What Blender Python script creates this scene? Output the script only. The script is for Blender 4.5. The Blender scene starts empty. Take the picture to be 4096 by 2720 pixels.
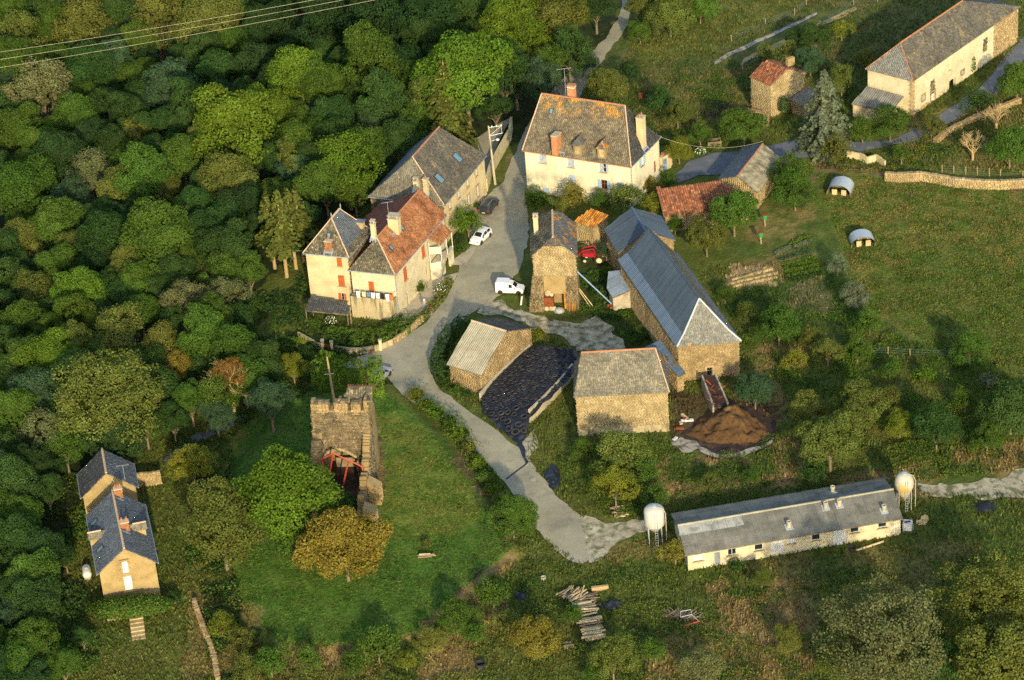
import bpy, bmesh, math, random, zlib
import numpy as np
from mathutils import Vector, Matrix
from mathutils.geometry import delaunay_2d_cdt
PI = math.pi
random.seed(7); rg = np.random.default_rng(11)
sc = bpy.context.scene
C = sc.collection
# ---------------------------------------------------------------- camera
TH, RO, FP = math.radians(31), math.radians(4.5), 10700.
SW, SH = 4096., 2720.
CAM = np.array([0., -311., 187.])
FW = np.array([0, math.cos(TH), -math.sin(TH)]); R0_ = np.array([1., 0, 0]); U0_ = np.array([0, math.sin(TH), math.cos(TH)])
RR = math.cos(RO)*R0_ - math.sin(RO)*U0_; UU = math.sin(RO)*R0_ + math.cos(RO)*U0_
cam = bpy.data.cameras.new('camera'); cam.lens = 36*FP/SW; cam.sensor_width = 36; cam.clip_start = 1; cam.clip_end = 6000
co = bpy.data.objects.new('camera', cam); C.objects.link(co)
co.matrix_world = Matrix(((RR[0], UU[0], -FW[0], CAM[0]), (RR[1], UU[1], -FW[1], CAM[1]), (RR[2], UU[2], -FW[2], CAM[2]), (0, 0, 0, 1)))
sc.camera = co
# ---------------------------------------------------------------- daylight: low warm sun from behind the camera's right shoulder
SUN_EL, SUN_AZ = 20., 8.      # azimuth measured from straight behind the camera (-Y) towards +X
w = bpy.data.worlds.new('World'); sc.world = w; w.use_nodes = True
nt = w.node_tree; bg = nt.nodes['Background']
sky = nt.nodes.new('ShaderNodeTexSky'); sky.sky_type = 'NISHITA'; sky.sun_disc = False
sky.sun_elevation = math.radians(SUN_EL); sky.sun_rotation = math.radians(180-SUN_AZ)
nt.links.new(sky.outputs[0], bg.inputs[0]); bg.inputs[1].default_value = 0.15
sl = bpy.data.lights.new('sun', 'SUN'); sl.energy = 2.6; sl.angle = math.radians(1.2); sl.color = (1., .83, .56)
so = bpy.data.objects.new('sun', sl); C.objects.link(so)
az = math.radians(SUN_AZ); el = math.radians(SUN_EL)
sdir = Vector((math.sin(az)*math.cos(el), -math.cos(az)*math.cos(el), math.sin(el)))
so.rotation_euler = sdir.to_track_quat('Z', 'Y').to_euler(); so.location = (80, -120, 90)
sc.view_settings.view_transform = 'Standard'; sc.view_settings.look = 'None'
sc.view_settings.exposure = .95; sc.view_settings.gamma = 1
sc.render.engine = 'CYCLES'; sc.cycles.max_bounces = 5; sc.cycles.diffuse_bounces = 3; sc.cycles.transparent_max_bounces = 4
sc.cycles.transmission_bounces = 2; sc.cycles.glossy_bounces = 2; sc.cycles.caustics_reflective = False; sc.cycles.caustics_refractive = False
sc.cycles.use_denoising = False

# ---------------------------------------------------------------- survey helpers (photo pixel -> place on the land)
def ray(q): return FW*FP + RR*(q[0]-SW/2) - UU*(q[1]-SH/2)
def P(q, z=0.):
    d = ray(q); return CAM + d*((z-CAM[2])/d[2])
def projv(W):
    v = W-CAM; dd = v@FW
    return SW/2+FP*(v@RR)/dd, SH/2-FP*(v@UU)/dd
def vnoise(x, y, s, seed=0):
    r = np.random.default_rng(seed).random((257, 257)); x = np.asarray(x)/s+500; y = np.asarray(y)/s+500
    xi = np.floor(x).astype(int); yi = np.floor(y).astype(int); fx = x-xi; fy = y-yi
    fx = fx*fx*(3-2*fx); fy = fy*fy*(3-2*fy); xi %= 256; yi %= 256
    return (r[xi, yi]*(1-fx)+r[xi+1, yi]*fx)*(1-fy)+(r[xi, yi+1]*(1-fx)+r[xi+1, yi+1]*fx)*fy
def pip(px, py, poly):
    ins = np.zeros(np.shape(px), bool); n = len(poly)
    for i in range(n):
        x1, y1 = poly[i]; x2, y2 = poly[(i+1) % n]
        if y1 == y2: continue
        c = (y1 > py) != (y2 > py)
        ins ^= c & (px < (x2-x1)*(py-y1)/(y2-y1)+x1)
    return ins
def sdist(px, py, poly):
    d = np.full(np.shape(px), 1e9); n = len(poly)
    for i in range(n):
        a = np.array(poly[i], float); b = np.array(poly[(i+1) % n], float); ab = b-a
        t = np.clip(((px-a[0])*ab[0]+(py-a[1])*ab[1])/max(ab@ab, 1e-9), 0, 1)
        d = np.minimum(d, np.hypot(px-a[0]-t*ab[0], py-a[1]-t*ab[1]))
    return np.where(pip(px, py, poly), d, -d)
VALLEY = [tuple(P(q)[:2]) for q in [(2500, -300), (2120, 330), (1480, 640), (1130, 1010), (930, 1330), (700, 1640), (240, 1700), (120, 2150), (60, 2600)]] + [(-72, -110), (-400, -110), (-400, 400), (30, 400)]
LAWN = [tuple(P(q)[:2]) for q in [(1560, 1560), (1730, 1760), (1900, 1980), (2060, 2210), (1840, 2400), (1620, 2560), (1400, 2600), (1130, 2590), (960, 2400), (900, 2150), (960, 1900), (1180, 1620)]]
def sst(x, a, b):
    t = np.clip((x-a)/(b-a), 0, 1); return t*t*(3-2*t)
def TZ(x, y):
    x = np.asarray(x, float); y = np.asarray(y, float)
    d = sdist(x, y, VALLEY)
    z = -12*sst(d, 4, 70)
    z = z + 1.1*sst(sdist(x, y, LAWN), -2.2, .6)
    return z
def GP(q, dz=0.):
    z = 0.
    for _ in range(14):
        p = P(q, z+dz); z = .5*z+.5*float(TZ(p[0], p[1]))
    p = P(q, z+dz); return np.array([p[0], p[1], z])

# ---------------------------------------------------------------- object helpers
def lin(h):
    h = h.lstrip('#'); v = [int(h[i:i+2], 16)/255 for i in (0, 2, 4)]
    return tuple(x/12.92 if x <= .04045 else ((x+.055)/1.055)**2.4 for x in v)
LOC = {}
def tag(o, label=None, cat=None, group=None, kind=None):
    if label: o['label'] = label
    if cat: o['category'] = cat
    if group: o['group'] = group
    if kind: o['kind'] = kind
    return o
def thing(name, label, cat, loc=(0, 0, 0), group=None, rz=0):
    o = bpy.data.objects.new(name, None); C.objects.link(o); o.location = [float(v) for v in loc]; o.rotation_euler = (0, 0, rz)
    o.empty_display_size = .3
    LOC[o.name] = np.array(loc, float); return tag(o, label, cat, group)
def root_of(o):
    while o.parent: o = o.parent
    return o
def link_mesh(name, me, parent=None):
    o = bpy.data.objects.new(name, me); C.objects.link(o)
    if parent: o.parent = parent
    return o
class MB:
    """collects simple solids, then becomes one mesh object"""
    def __init__(s): s.v = []; s.f = []; s.r = []
    def add(s, vs, fs, r=None):
        b = len(s.v); s.v += [tuple(float(c) for c in p) for p in vs]; s.f += [tuple(i+b for i in f) for f in fs]
        s.r += [random.random() if r is None else r]*len(fs)
    def box(s, c, X, Y, Z, w, d, h, r=None):
        c = np.array(c, float); X = np.array(X, float)*w/2; Y = np.array(Y, float)*d/2; Z = np.array(Z, float)*h/2
        vs = [c+a*X+b*Y+e*Z for e in (-1, 1) for a, b in ((-1, -1), (1, -1), (1, 1), (-1, 1))]
        s.add(vs, [(0, 3, 2, 1), (4, 5, 6, 7), (0, 1, 5, 4), (1, 2, 6, 5), (2, 3, 7, 6), (3, 0, 4, 7)], r)
    def prism(s, top, dn, r=None):
        top = [np.array(p, float) for p in top]; n = len(top); dn = np.array(dn, float)
        s.add(top+[p+dn for p in top], [tuple(range(n)), tuple(range(2*n-1, n-1, -1))]+[(i, i+n, (i+1) % n+n, (i+1) % n) for i in range(n)], r)
    def tube(s, a, b, ra, rb=None, n=6, r=None, caps=True):
        a = np.array(a, float); b = np.array(b, float); rb = ra if rb is None else rb; d = b-a; d /= max(np.linalg.norm(d), 1e-9)
        x = np.cross(d, [0, 0, 1.] if abs(d[2]) < .9 else [1., 0, 0]); x /= np.linalg.norm(x); y = np.cross(d, x)
        vs = [p+q*(x*math.cos(2*PI*k/n)+y*math.sin(2*PI*k/n)) for p, q in ((a, ra), (b, rb)) for k in range(n)]
        fs = [(k, (k+1) % n, n+(k+1) % n, n+k) for k in range(n)]
        if caps: fs += [tuple(range(n-1, -1, -1)), tuple(range(n, 2*n))]
        s.add(vs, fs, r)
    def path(s, pts, ra, n=5):
        for a, b in zip(pts[:-1], pts[1:]): s.tube(a, b, ra, ra, n)
    def lathe(s, c, prof, n=16, X=(1, 0, 0), Y=(0, 1, 0), Z=(0, 0, 1)):
        c, X, Y, Z = [np.array(q, float) for q in (c, X, Y, Z)]
        vs = [c+Z*z+r*(X*math.cos(2*PI*k/n)+Y*math.sin(2*PI*k/n)) for r, z in prof for k in range(n)]; m = len(prof)
        s.add(vs, [(i*n+k, i*n+(k+1) % n, (i+1)*n+(k+1) % n, (i+1)*n+k) for i in range(m-1) for k in range(n)])
    def build(s, name, mat, parent=None, kind=None, smooth=False, loc=None):
        if loc is None: loc = LOC.get(root_of(parent).name, np.zeros(3)) if parent else np.zeros(3)
        me = bpy.data.meshes.new(name); me.from_pydata([tuple(np.array(p)-loc) for p in s.v], [], s.f)
        a = me.attributes.new('rnd', 'FLOAT', 'FACE'); a.data.foreach_set('value', s.r)
        if smooth: me.polygons.foreach_set('use_smooth', [True]*len(me.polygons))
        me.materials.append(mat); me.update()
        o = link_mesh(name, me, parent)
        if not parent: o.location = loc
        if kind: o['kind'] = kind
        return o
def np_mesh(name, V, F, mat, rnd=None, col=None, smooth=False):
    """V (n,3), F (m,k) numpy -> mesh"""
    me = bpy.data.meshes.new(name); n, k = F.shape
    me.vertices.add(len(V)); me.vertices.foreach_set('co', np.ascontiguousarray(V, np.float32).ravel())
    me.loops.add(n*k); me.loops.foreach_set('vertex_index', np.ascontiguousarray(F, np.int32).ravel())
    me.polygons.add(n); me.polygons.foreach_set('loop_start', np.arange(0, n*k, k, dtype=np.int32))
    try: me.polygons.foreach_set('loop_total', np.full(n, k, np.int32))
    except Exception: pass
    if smooth: me.polygons.foreach_set('use_smooth', np.ones(n, bool))
    me.update(calc_edges=True)
    if rnd is not None:
        a = me.attributes.new('rnd', 'FLOAT', 'FACE'); a.data.foreach_set('value', np.asarray(rnd, np.float32))
    if col is not None:
        dom = 'POINT' if len(col) == len(V) else 'FACE'
        a = me.attributes.new('Col', 'FLOAT_COLOR', dom); c4 = np.ones((len(col), 4), np.float32); c4[:, :3] = col; a.data.foreach_set('color', c4.ravel())
    me.materials.append(mat); return me

# ---------------------------------------------------------------- materials
def mat(name, cols, scale=1.5, rough=.85, layers=(), bump=.4, bscale=6, rnd=0., metal=0., spec=.3, detail=6, stretch=None):
    """colour ramp over noise, optional stains (colour, scale, lo, hi, amount[, (z0,z1)]), bump, per-piece variation from 'rnd'"""
    m = bpy.data.materials.new(name); m.use_nodes = True; t = m.node_tree; N = t.nodes; Lk = t.links.new
    b = N['Principled BSDF']; b.inputs['Roughness'].default_value = rough; b.inputs['Metallic'].default_value = metal
    b.inputs['Specular IOR Level'].default_value = spec
    tc = N.new('ShaderNodeNewGeometry'); vec = tc.outputs['Position']
    if stretch:
        mp = N.new('ShaderNodeMapping'); mp.inputs['Scale'].default_value = stretch; Lk(vec, mp.inputs[0]); svec = mp.outputs[0]
    else: svec = vec
    def noise(s, v=vec, d=detail):
        n = N.new('ShaderNodeTexNoise'); n.inputs['Scale'].default_value = s; n.inputs['Detail'].default_value = d; n.inputs['Roughness'].default_value = .6
        Lk(v, n.inputs['Vector']); return n.outputs['Fac']
    cr = N.new('ShaderNodeValToRGB'); cr.color_ramp.elements[0].position = .3; cr.color_ramp.elements[1].position = .7
    cols = [lin(c) if isinstance(c, str) else c for c in cols]
    if len(cols) == 1: cols = cols*2
    while len(cr.color_ramp.elements) < len(cols): cr.color_ramp.elements.new(.5)
    for i, c in enumerate(cols):
        cr.color_ramp.elements[i].position = .3+.4*i/(len(cols)-1); cr.color_ramp.elements[i].color = (*c, 1)
    Lk(noise(scale, svec), cr.inputs[0]); col = cr.outputs[0]
    def mix(a, fac, c=None, blend='MIX', bsock=None):
        x = N.new('ShaderNodeMix'); x.data_type = 'RGBA'; x.blend_type = blend
        Lk(a, x.inputs[6]); Lk(fac, x.inputs[0]) if not isinstance(fac, float) else setattr(x.inputs[0], 'default_value', fac)
        if bsock is not None: Lk(bsock, x.inputs[7])
        else: x.inputs[7].default_value = (*c, 1)
        return x.outputs[2]
    def mrange(v, a, b_, c=0., d=1.):
        x = N.new('ShaderNodeMapRange'); x.inputs[1].default_value = a; x.inputs[2].default_value = b_; x.inputs[3].default_value = c; x.inputs[4].default_value = d
        Lk(v, x.inputs[0]); return x.outputs[0]
    for ly in layers:
        c, s, lo, hi, amt = ly[:5]; c = lin(c) if isinstance(c, str) else c
        f = mrange(noise(s, svec if len(ly) > 6 else vec), lo, hi, 0, amt)
        if len(ly) > 5 and ly[5]:
            sp = N.new('ShaderNodeSeparateXYZ'); Lk(vec, sp.inputs[0]); g = mrange(sp.outputs[2], ly[5][0], ly[5][1])
            mu = N.new('ShaderNodeMath'); mu.operation = 'MULTIPLY'; Lk(f, mu.inputs[0]); Lk(g, mu.inputs[1]); f = mu.outputs[0]
        col = mix(col, f, c)
    if rnd:
        at = N.new('ShaderNodeAttribute'); at.attribute_name = 'rnd'
        v = mrange(at.outputs['Fac'], 0, 1, 1-rnd, 1+rnd)
        cb = N.new('ShaderNodeCombineColor'); [Lk(v, cb.inputs[i]) for i in range(3)]
        col = mix(col, 1., None, 'MULTIPLY', cb.outputs[0])
    Lk(col, b.inputs['Base Color'])
    if bump:
        bp = N.new('ShaderNodeBump'); bp.inputs['Strength'].default_value = bump; bp.inputs['Distance'].default_value = .08
        Lk(noise(bscale), bp.inputs['Height']); Lk(bp.outputs[0], b.inputs['Normal'])
    return m
def colmat(name, rough=.95, mottled=.35, source='attr', leaf=False, mscale=3.):
    """colour from the mesh attribute Col (or the object's own colour), mottled; leaf adds light passing through"""
    m = bpy.data.materials.new(name); m.use_nodes = True; t = m.node_tree; N = t.nodes; Lk = t.links.new; b = N['Principled BSDF']
    if source == 'attr':
        a = N.new('ShaderNodeAttribute'); a.attribute_name = 'Col'; src = a.outputs['Color']
    else:
        a = N.new('ShaderNodeObjectInfo'); src = a.outputs['Color']
    def mul(x, v):
        cb = N.new('ShaderNodeCombineColor'); [Lk(v, cb.inputs[i]) for i in range(3)]
        mx = N.new('ShaderNodeMix'); mx.data_type = 'RGBA'; mx.blend_type = 'MULTIPLY'; mx.inputs[0].default_value = 1.
        Lk(x, mx.inputs[6]); Lk(cb.outputs[0], mx.inputs[7]); return mx.outputs[2]
    def mr(v, c, d, lo=.25, hi=.75):
        x = N.new('ShaderNodeMapRange'); x.inputs[1].default_value = lo; x.inputs[2].default_value = hi; x.inputs[3].default_value = c; x.inputs[4].default_value = d; Lk(v, x.inputs[0]); return x.outputs[0]
    g = N.new('ShaderNodeNewGeometry')
    for s_, amt in ((mscale, mottled), (mscale*.13, mottled*.55)):
        n = N.new('ShaderNodeTexNoise'); n.inputs['Scale'].default_value = s_; n.inputs['Detail'].default_value = 6; n.inputs['Roughness'].default_value = .65; Lk(g.outputs['Position'], n.inputs['Vector'])
        src = mul(src, mr(n.outputs['Fac'], 1-amt, 1+amt))
    if leaf:
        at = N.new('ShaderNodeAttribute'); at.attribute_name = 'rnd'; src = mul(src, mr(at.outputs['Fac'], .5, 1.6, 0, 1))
        d = N.new('ShaderNodeBsdfDiffuse'); tr = N.new('ShaderNodeBsdfTranslucent'); ms = N.new('ShaderNodeMixShader'); ms.inputs[0].default_value = .3
        Lk(src, d.inputs[0])
        hs = N.new('ShaderNodeMix'); hs.data_type = 'RGBA'; hs.blend_type = 'MULTIPLY'; hs.inputs[0].default_value = 1.; Lk(src, hs.inputs[6]); hs.inputs[7].default_value = (1.5, 1.5, .5, 1); Lk(hs.outputs[2], tr.inputs[0])
        Lk(d.outputs[0], ms.inputs[1]); Lk(tr.outputs[0], ms.inputs[2]); Lk(ms.outputs[0], N['Material Output'].inputs[0]); N.remove(b)
    else:
        b.inputs['Roughness'].default_value = rough; b.inputs['Specular IOR Level'].default_value = .1; Lk(src, b.inputs['Base Color'])
        bp = N.new('ShaderNodeBump'); bp.inputs['Strength'].default_value = .8; bp.inputs['Distance'].default_value = .25
        n = N.new('ShaderNodeTexNoise'); n.inputs['Scale'].default_value = 2.2; n.inputs['Detail'].default_value = 8; n.inputs['Roughness'].default_value = .7; Lk(g.outputs['Position'], n.inputs['Vector']); Lk(n.outputs['Fac'], bp.inputs['Height']); Lk(bp.outputs[0], b.inputs['Normal'])
    return m
M = {}
M['ground'] = colmat('ground', mottled=.38)
M['blades'] = colmat('grass_blades', mottled=.15)
M['leaf'] = colmat('leaf', source='obj', leaf=True, mottled=.25, mscale=1.2)
M['cover'] = colmat('undergrowth', source='attr', leaf=True, mottled=.3, mscale=1.)
M['asphalt'] = mat('asphalt', ['#8f8a70', '#a39c7e', '#b3aa88'], .22, .95, [('#7c7668', .6, .5, .68, .6), ('#b3a88c', .15, .5, .66, .6), ('#66645a', .09, .58, .68, .4), ('#c2b68e', .35, .6, .7, .4)], .5, 14, detail=12)
M['asphalt_new'] = mat('asphalt_new', ['#5e6468', '#71757a'], .6, .95, [('#9a947f', .4, .55, .7, .5)], .4, 12)
M['gravel'] = mat('gravel', ['#8d8266', '#b0a586', '#cfc4a6'], .8, .98, [('#4d5a28', .9, .48, .6, .75), ('#e0d9c2', 7, .6, .7, .5)], .8, 12, detail=10)
M['earth'] = mat('earth', ['#8f7a4c', '#c2aa72'], .9, .98, [('#5a6a2a', .5, .56, .66, .7)], .9, 5, detail=10)
M['concrete'] = mat('concrete', ['#a89e84', '#c2b696'], .8, .9, [('#5e5a45', .6, .55, .7, .6)], .3, 8)
M['plaster'] = mat('plaster', ['#b8a67a', '#cbb98a', '#d8c796'], .5, .9, [('#a89670', .35, .52, .7, .55), ('#7d7358', 1.1, .56, .7, .75, (3.2, .3))], .2, 7)
M['plaster_white'] = mat('plaster_white', ['#cfc49c', '#dfd4ae', '#e6dcb8'], .5, .9, [('#6f7168', .45, .46, .62, .8, (4.6, 1.6)), ('#b4a67f', 1.6, .5, .7, .5, None, 1), ('#8b8468', .9, .5, .64, .7, (1.5, -.5))], .2, 7, stretch=(1, 1, .25))
M['plaster_pale'] = mat('plaster_pale', ['#bfb38a', '#cfc299', '#dacda6'], .5, .9, [('#a89a72', 1.2, .52, .68, .5), ('#857a58', .7, .5, .64, .6, (1.2, -.3)), ('#6e6650', 2.6, .64, .7, .7)], .3, 7)
M['plaster_dirty'] = mat('plaster_dirty', ['#b3a47a', '#c6b588'], .5, .9, [('#8c8260', .5, .46, .66, .8), ('#5f5b40', 1.5, .5, .62, .8, None, 1)], .3, 7, stretch=(1, 1, .12))
M['render_ochre'] = mat('render_ochre', ['#8f7a4e', '#a38c5a', '#b09866'], .7, .92, [('#7d6d49', .9, .54, .7, .5)], .5, 9)
M['mortar'] = mat('mortar', ['#8c7a50', '#a08a5c'], 1.2, .95, [('#6b5d3c', .7, .5, .65, .6)], .5, 7)
M['stone'] = mat('stone', ['#8a7650', '#a68e62', '#b8a274'], 1.1, .93, [('#7c6c48', .45, .5, .64, .7), ('#8a5c2c', .3, .62, .7, .6)], .5, 9, rnd=.2)
M['stone_pale'] = mat('stone_pale', ['#96845c', '#b09c6e', '#c2ae80'], 1.1, .93, [('#877750', .35, .5, .64, .5)], .5, 9, rnd=.16)
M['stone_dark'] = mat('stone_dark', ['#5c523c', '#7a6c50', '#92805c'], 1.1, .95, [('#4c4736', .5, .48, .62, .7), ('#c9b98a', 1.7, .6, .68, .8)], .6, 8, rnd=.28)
M['slate'] = mat('slate', ['#4e4c44', '#605c50', '#706a5a'], .5, .8, [('#a5925c', .9, .55, .66, .45), ('#4a4b48', .25, .5, .65, .5)], .4, 9, rnd=.3)
M['slate_lichen'] = mat('slate_lichen', ['#544e42', '#6c6450', '#80765c'], .6, .85, [('#9c8e66', 1.3, .54, .64, .5), ('#3f3e38', .3, .52, .66, .5), ('#c08a2c', .8, .46, .58, .85, (11.5, 13.6))], .5, 9, rnd=.34)
M['slate_pale'] = mat('slate_pale', ['#615e4d', '#757160', '#878069'], .6, .85, [('#5a5a50', .35, .5, .64, .5), ('#a0936c', 1.5, .56, .66, .5)], .5, 9, rnd=.28)
M['slate_orange'] = mat('slate_orange', ['#5a5a56', '#6b6b66'], .6, .85, [('#c4811f', .5, .53, .58, .85), ('#8e8668', 1.8, .55, .66, .5)], .5, 9, rnd=.28)
M['slate_orange_few'] = mat('slate_orange_few', ['#6d6f68', '#84857b'], .6, .85, [('#c4811f', .45, .6, .64, .85), ('#a39c80', 1.8, .55, .66, .5)], .5, 9, rnd=.25)
M['slate_mossy'] = mat('slate_mossy', ['#4c4a3c', '#625c49', '#756d55'], .8, .9, [('#b3a884', 2.4, .58, .64, .8), ('#35362c', .5, .5, .62, .6)], .6, 8, rnd=.38)
M['slate_blue'] = mat('slate_blue', ['#565c61', '#666c70'], .8, .62, [('#7f827c', 2.2, .6, .68, .5)], .3, 9, rnd=.24)
M['slate_dark'] = mat('slate_dark', ['#3a3b3a', '#494a47'], .8, .7, [('#8b8972', 3.0, .6, .66, .7)], .3, 9, rnd=.3)
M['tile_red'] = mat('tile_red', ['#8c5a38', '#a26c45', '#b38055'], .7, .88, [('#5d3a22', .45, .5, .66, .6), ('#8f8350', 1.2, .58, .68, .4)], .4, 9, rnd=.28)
M['tile_redshade'] = mat('tile_redshade', ['#7a4630', '#8c5238'], .7, .85, [('#54301f', .4, .5, .66, .6)], .3, 9, rnd=.22)  # red tile with the shade of the sunless slopes put into its colour
M['canal'] = mat('canal', ['#6d4630', '#8d5638', '#a5714f'], 1., .9, [('#d0b48c', 2.5, .58, .66, .6), ('#4a3424', .5, .5, .64, .6)], .4, 9, rnd=.4)
M['canal_orange'] = mat('canal_orange', ['#94602c', '#b5792f', '#c08d45'], 1., .9, [('#5f4a2a', .8, .52, .64, .6)], .4, 9, rnd=.35)
M['ridge_red'] = mat('ridge_red', ['#9c6644', '#b07c58'], 2, .85, bump=.2, rnd=.25)
M['ridge_pale'] = mat('ridge_pale', ['#b79a78', '#cdb28e'], 2, .85, bump=.2, rnd=.2)
M['brick'] = mat('brick', ['#9a6642', '#b38054'], 3, .9, [('#6a5c30', 1.2, .55, .7, .5)], .4, 14, rnd=.25)
M['fibro'] = mat('fibro', ['#6c6a5c', '#807e70', '#908c7a'], .5, .9, [('#5c5b50', .7, .5, .66, .6), ('#3f4039', 5, .62, .68, .6)], .3, 12, rnd=.1)
M['fibro_pale'] = mat('fibro_pale', ['#8b866e', '#a09a80', '#b0aa8e'], .5, .9, [('#4d4b3c', 3, .64, .69, .7), ('#8a8468', .6, .5, .64, .5)], .3, 12, rnd=.07)
M['fibro_mossy'] = mat('fibro_mossy', ['#6f6b58', '#857f68', '#a09a80'], 1.2, .92, [('#4b4a3a', .8, .5, .62, .6)], .3, 12, rnd=.12)
M['clear_sheet'] = mat('clear_sheet', ['#9fa094', '#b8b8aa'], .8, .5, [('#78786c', 1.2, .5, .64, .6)], .2, 12, rnd=.1)
M['steel'] = mat('steel_roof', ['#414e58', '#4a5761'], .3, .55, [('#5c6a74', .15, .5, .7, .4)], .05, 6, rnd=.06, metal=.15)
M['steel_pale'] = mat('steel_roof_pale', ['#566878', '#627484'], .3, .55, [], .05, 6, rnd=.05, metal=.15)
M['zinc'] = mat('zinc', ['#9aa5a8', '#b3bdbd'], .6, .45, [('#7a7666', .7, .55, .66, .5)], .1, 6, metal=.5, rnd=.08)
M['galv'] = mat('galvanised', ['#b4bcba', '#c4cac6'], .8, .5, [('#98988c', .8, .56, .7, .4)], .1, 6, metal=.35, rnd=.06)
M['white'] = mat('white_paint', ['#cfcdc2', '#d9d7cc'], 1, .5, bump=0)
M['car_white'] = mat('white_car_paint', ['#e8e8e4', '#efefec'], 1, .28, bump=0, spec=.6)
M['car_dark'] = mat('dark_car_paint', ['#2c3238', '#343b42'], 1, .28, bump=0, spec=.6)
M['car_silver'] = mat('silver_car_paint', ['#9aa0a4', '#a6acb0'], 1, .3, bump=0, spec=.6, metal=.3)
M['glass'] = mat('dark_glass', ['#1c2326', '#262e32'], 1, .12, bump=0, spec=.8)
M['glass_sky'] = mat('roof_glass', ['#5c8088', '#6d929a'], 1, .15, bump=0, spec=.9)
M['rubber'] = mat('rubber', ['#1f2022', '#34353a'], 2, .8, [('#6a685c', 1.5, .5, .66, .45)], .3, 9)
M['tarp'] = mat('black_tarp', ['#17191d', '#23262c'], .8, .42, [('#4c5560', 1.1, .52, .66, .5)], .8, 3, spec=.4)
M['shutter_red'] = mat('shutter_red', ['#a9562a', '#b9652f'], 2, .7, bump=.1)
M['shutter_blue'] = mat('shutter_blue', ['#8fa6b8', '#a3b8c6'], 2, .7, bump=.1)
M['shutter_pale'] = mat('shutter_pale', ['#a4aeb4', '#b6bec2'], 3, .75, [('#7d8790', 2.2, .5, .6, .6)], .1, 9)
M['wood'] = mat('old_wood', ['#75695240'[:7], '#938466'], 3, .85, [('#4f4635', 2, .5, .64, .6)], .4, 12, rnd=.35)
M['wood_pale'] = mat('pale_wood', ['#b59f72', '#cdb98c'], 3, .85, [('#7b6b4a', 2, .55, .66, .5)], .3, 12, rnd=.25)
M['wood_red'] = mat('red_brown_wood', ['#7a4426', '#8e5430'], 3, .8, bump=.2)
M['bark'] = mat('bark', ['#6e6047', '#93836a'], 2, .95, [('#4b4333', 2, .5, .64, .5)], .8, 8)
M['bark_dry'] = mat('dry_bark', ['#a38b5c', '#b8a070'], 2, .95, bump=.5)
M['red_steel'] = mat('red_steel', ['#a8412c', '#bb4f36'], 2, .6, bump=.1)
M['red_paint'] = mat('red_paint', ['#a5222c', '#b52c34'], 2, .45, bump=0)
M['rust'] = mat('rust', ['#7c3f22', '#98542d'], 2.5, .85, [('#4f2e1f', 2, .5, .64, .6)], .4, 12)
M['iron'] = mat('dark_iron', ['#2c2a28', '#3a3835'], 3, .6, bump=.1)
M['manure'] = mat('manure', ['#43311f', '#654a28', '#866434'], 1.6, .98, [('#a5854a', .5, .52, .66, .7, (1., 2.6)), ('#33241a', 1.6, .5, .62, .7)], 1., 4, detail=12)
M['slurry'] = mat('slurry', ['#2e221c', '#46362a'], .5, .75, [('#6e5a3c', .8, .52, .64, .6)], .7, 5)
M['lime'] = mat('pale_slab', ['#98917d', '#b3ac98'], 1.2, .9, [('#5b5446', .9, .48, .6, .8)], .4, 7)
M['black'] = mat('dark_inside', ['#0d0c0b', '#14120f'], 1, .95, bump=0)
M['green_paint'] = mat('green_paint', ['#2f8a4c', '#37995a'], 2, .5, bump=0)
M['yellow_silo'] = mat('stained_silo', ['#b8b298', '#c8c2aa'], .8, .5, [('#d8a21c', .35, .48, .6, .8), ('#a8823c', 1.2, .58, .68, .5)], .1, 6)
M['white_silo'] = mat('white_silo', ['#b9b6a8', '#c9c6b8'], .8, .5, [('#c79a50', .8, .56, .66, .5), ('#8f8a76', 1.2, .6, .7, .4)], .1, 6)
M['blue'] = mat('faded_blue', ['#7d97ad', '#91a9bc'], 2, .6, bump=.1)
M['skin'] = mat('skin', ['#b98565', '#c39272'], 2, .6, bump=0)
M['cloth_white'] = mat('white_cloth', ['#dcdad2', '#eceae2'], 4, .9, bump=.2)
M['cloth_blue'] = mat('blue_cloth', ['#5c7e9a', '#6d8faa'], 4, .9, bump=.2)
M['cloth_black'] = mat('black_cloth', ['#1e1e22', '#2a2a2e'], 4, .9, bump=.2)
M['cloth_orange'] = mat('orange_cloth', ['#b9652e', '#c8743a'], 4, .9, bump=.2)
M['cloth_yellow'] = mat('yellow_cloth', ['#cdc68a', '#dcd69c'], 4, .9, bump=.2)
M['cloth_grey'] = mat('grey_cloth', ['#8c8e96', '#a0a2aa'], 4, .9, bump=.2)
M['awning'] = mat('striped_cloth', ['#d8cfae', '#e6dec0'], 4, .9, bump=.2)
M['flower'] = mat('pale_petals', ['#e4dcc8', '#f0eadb'], 4, .9, bump=0)

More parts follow.
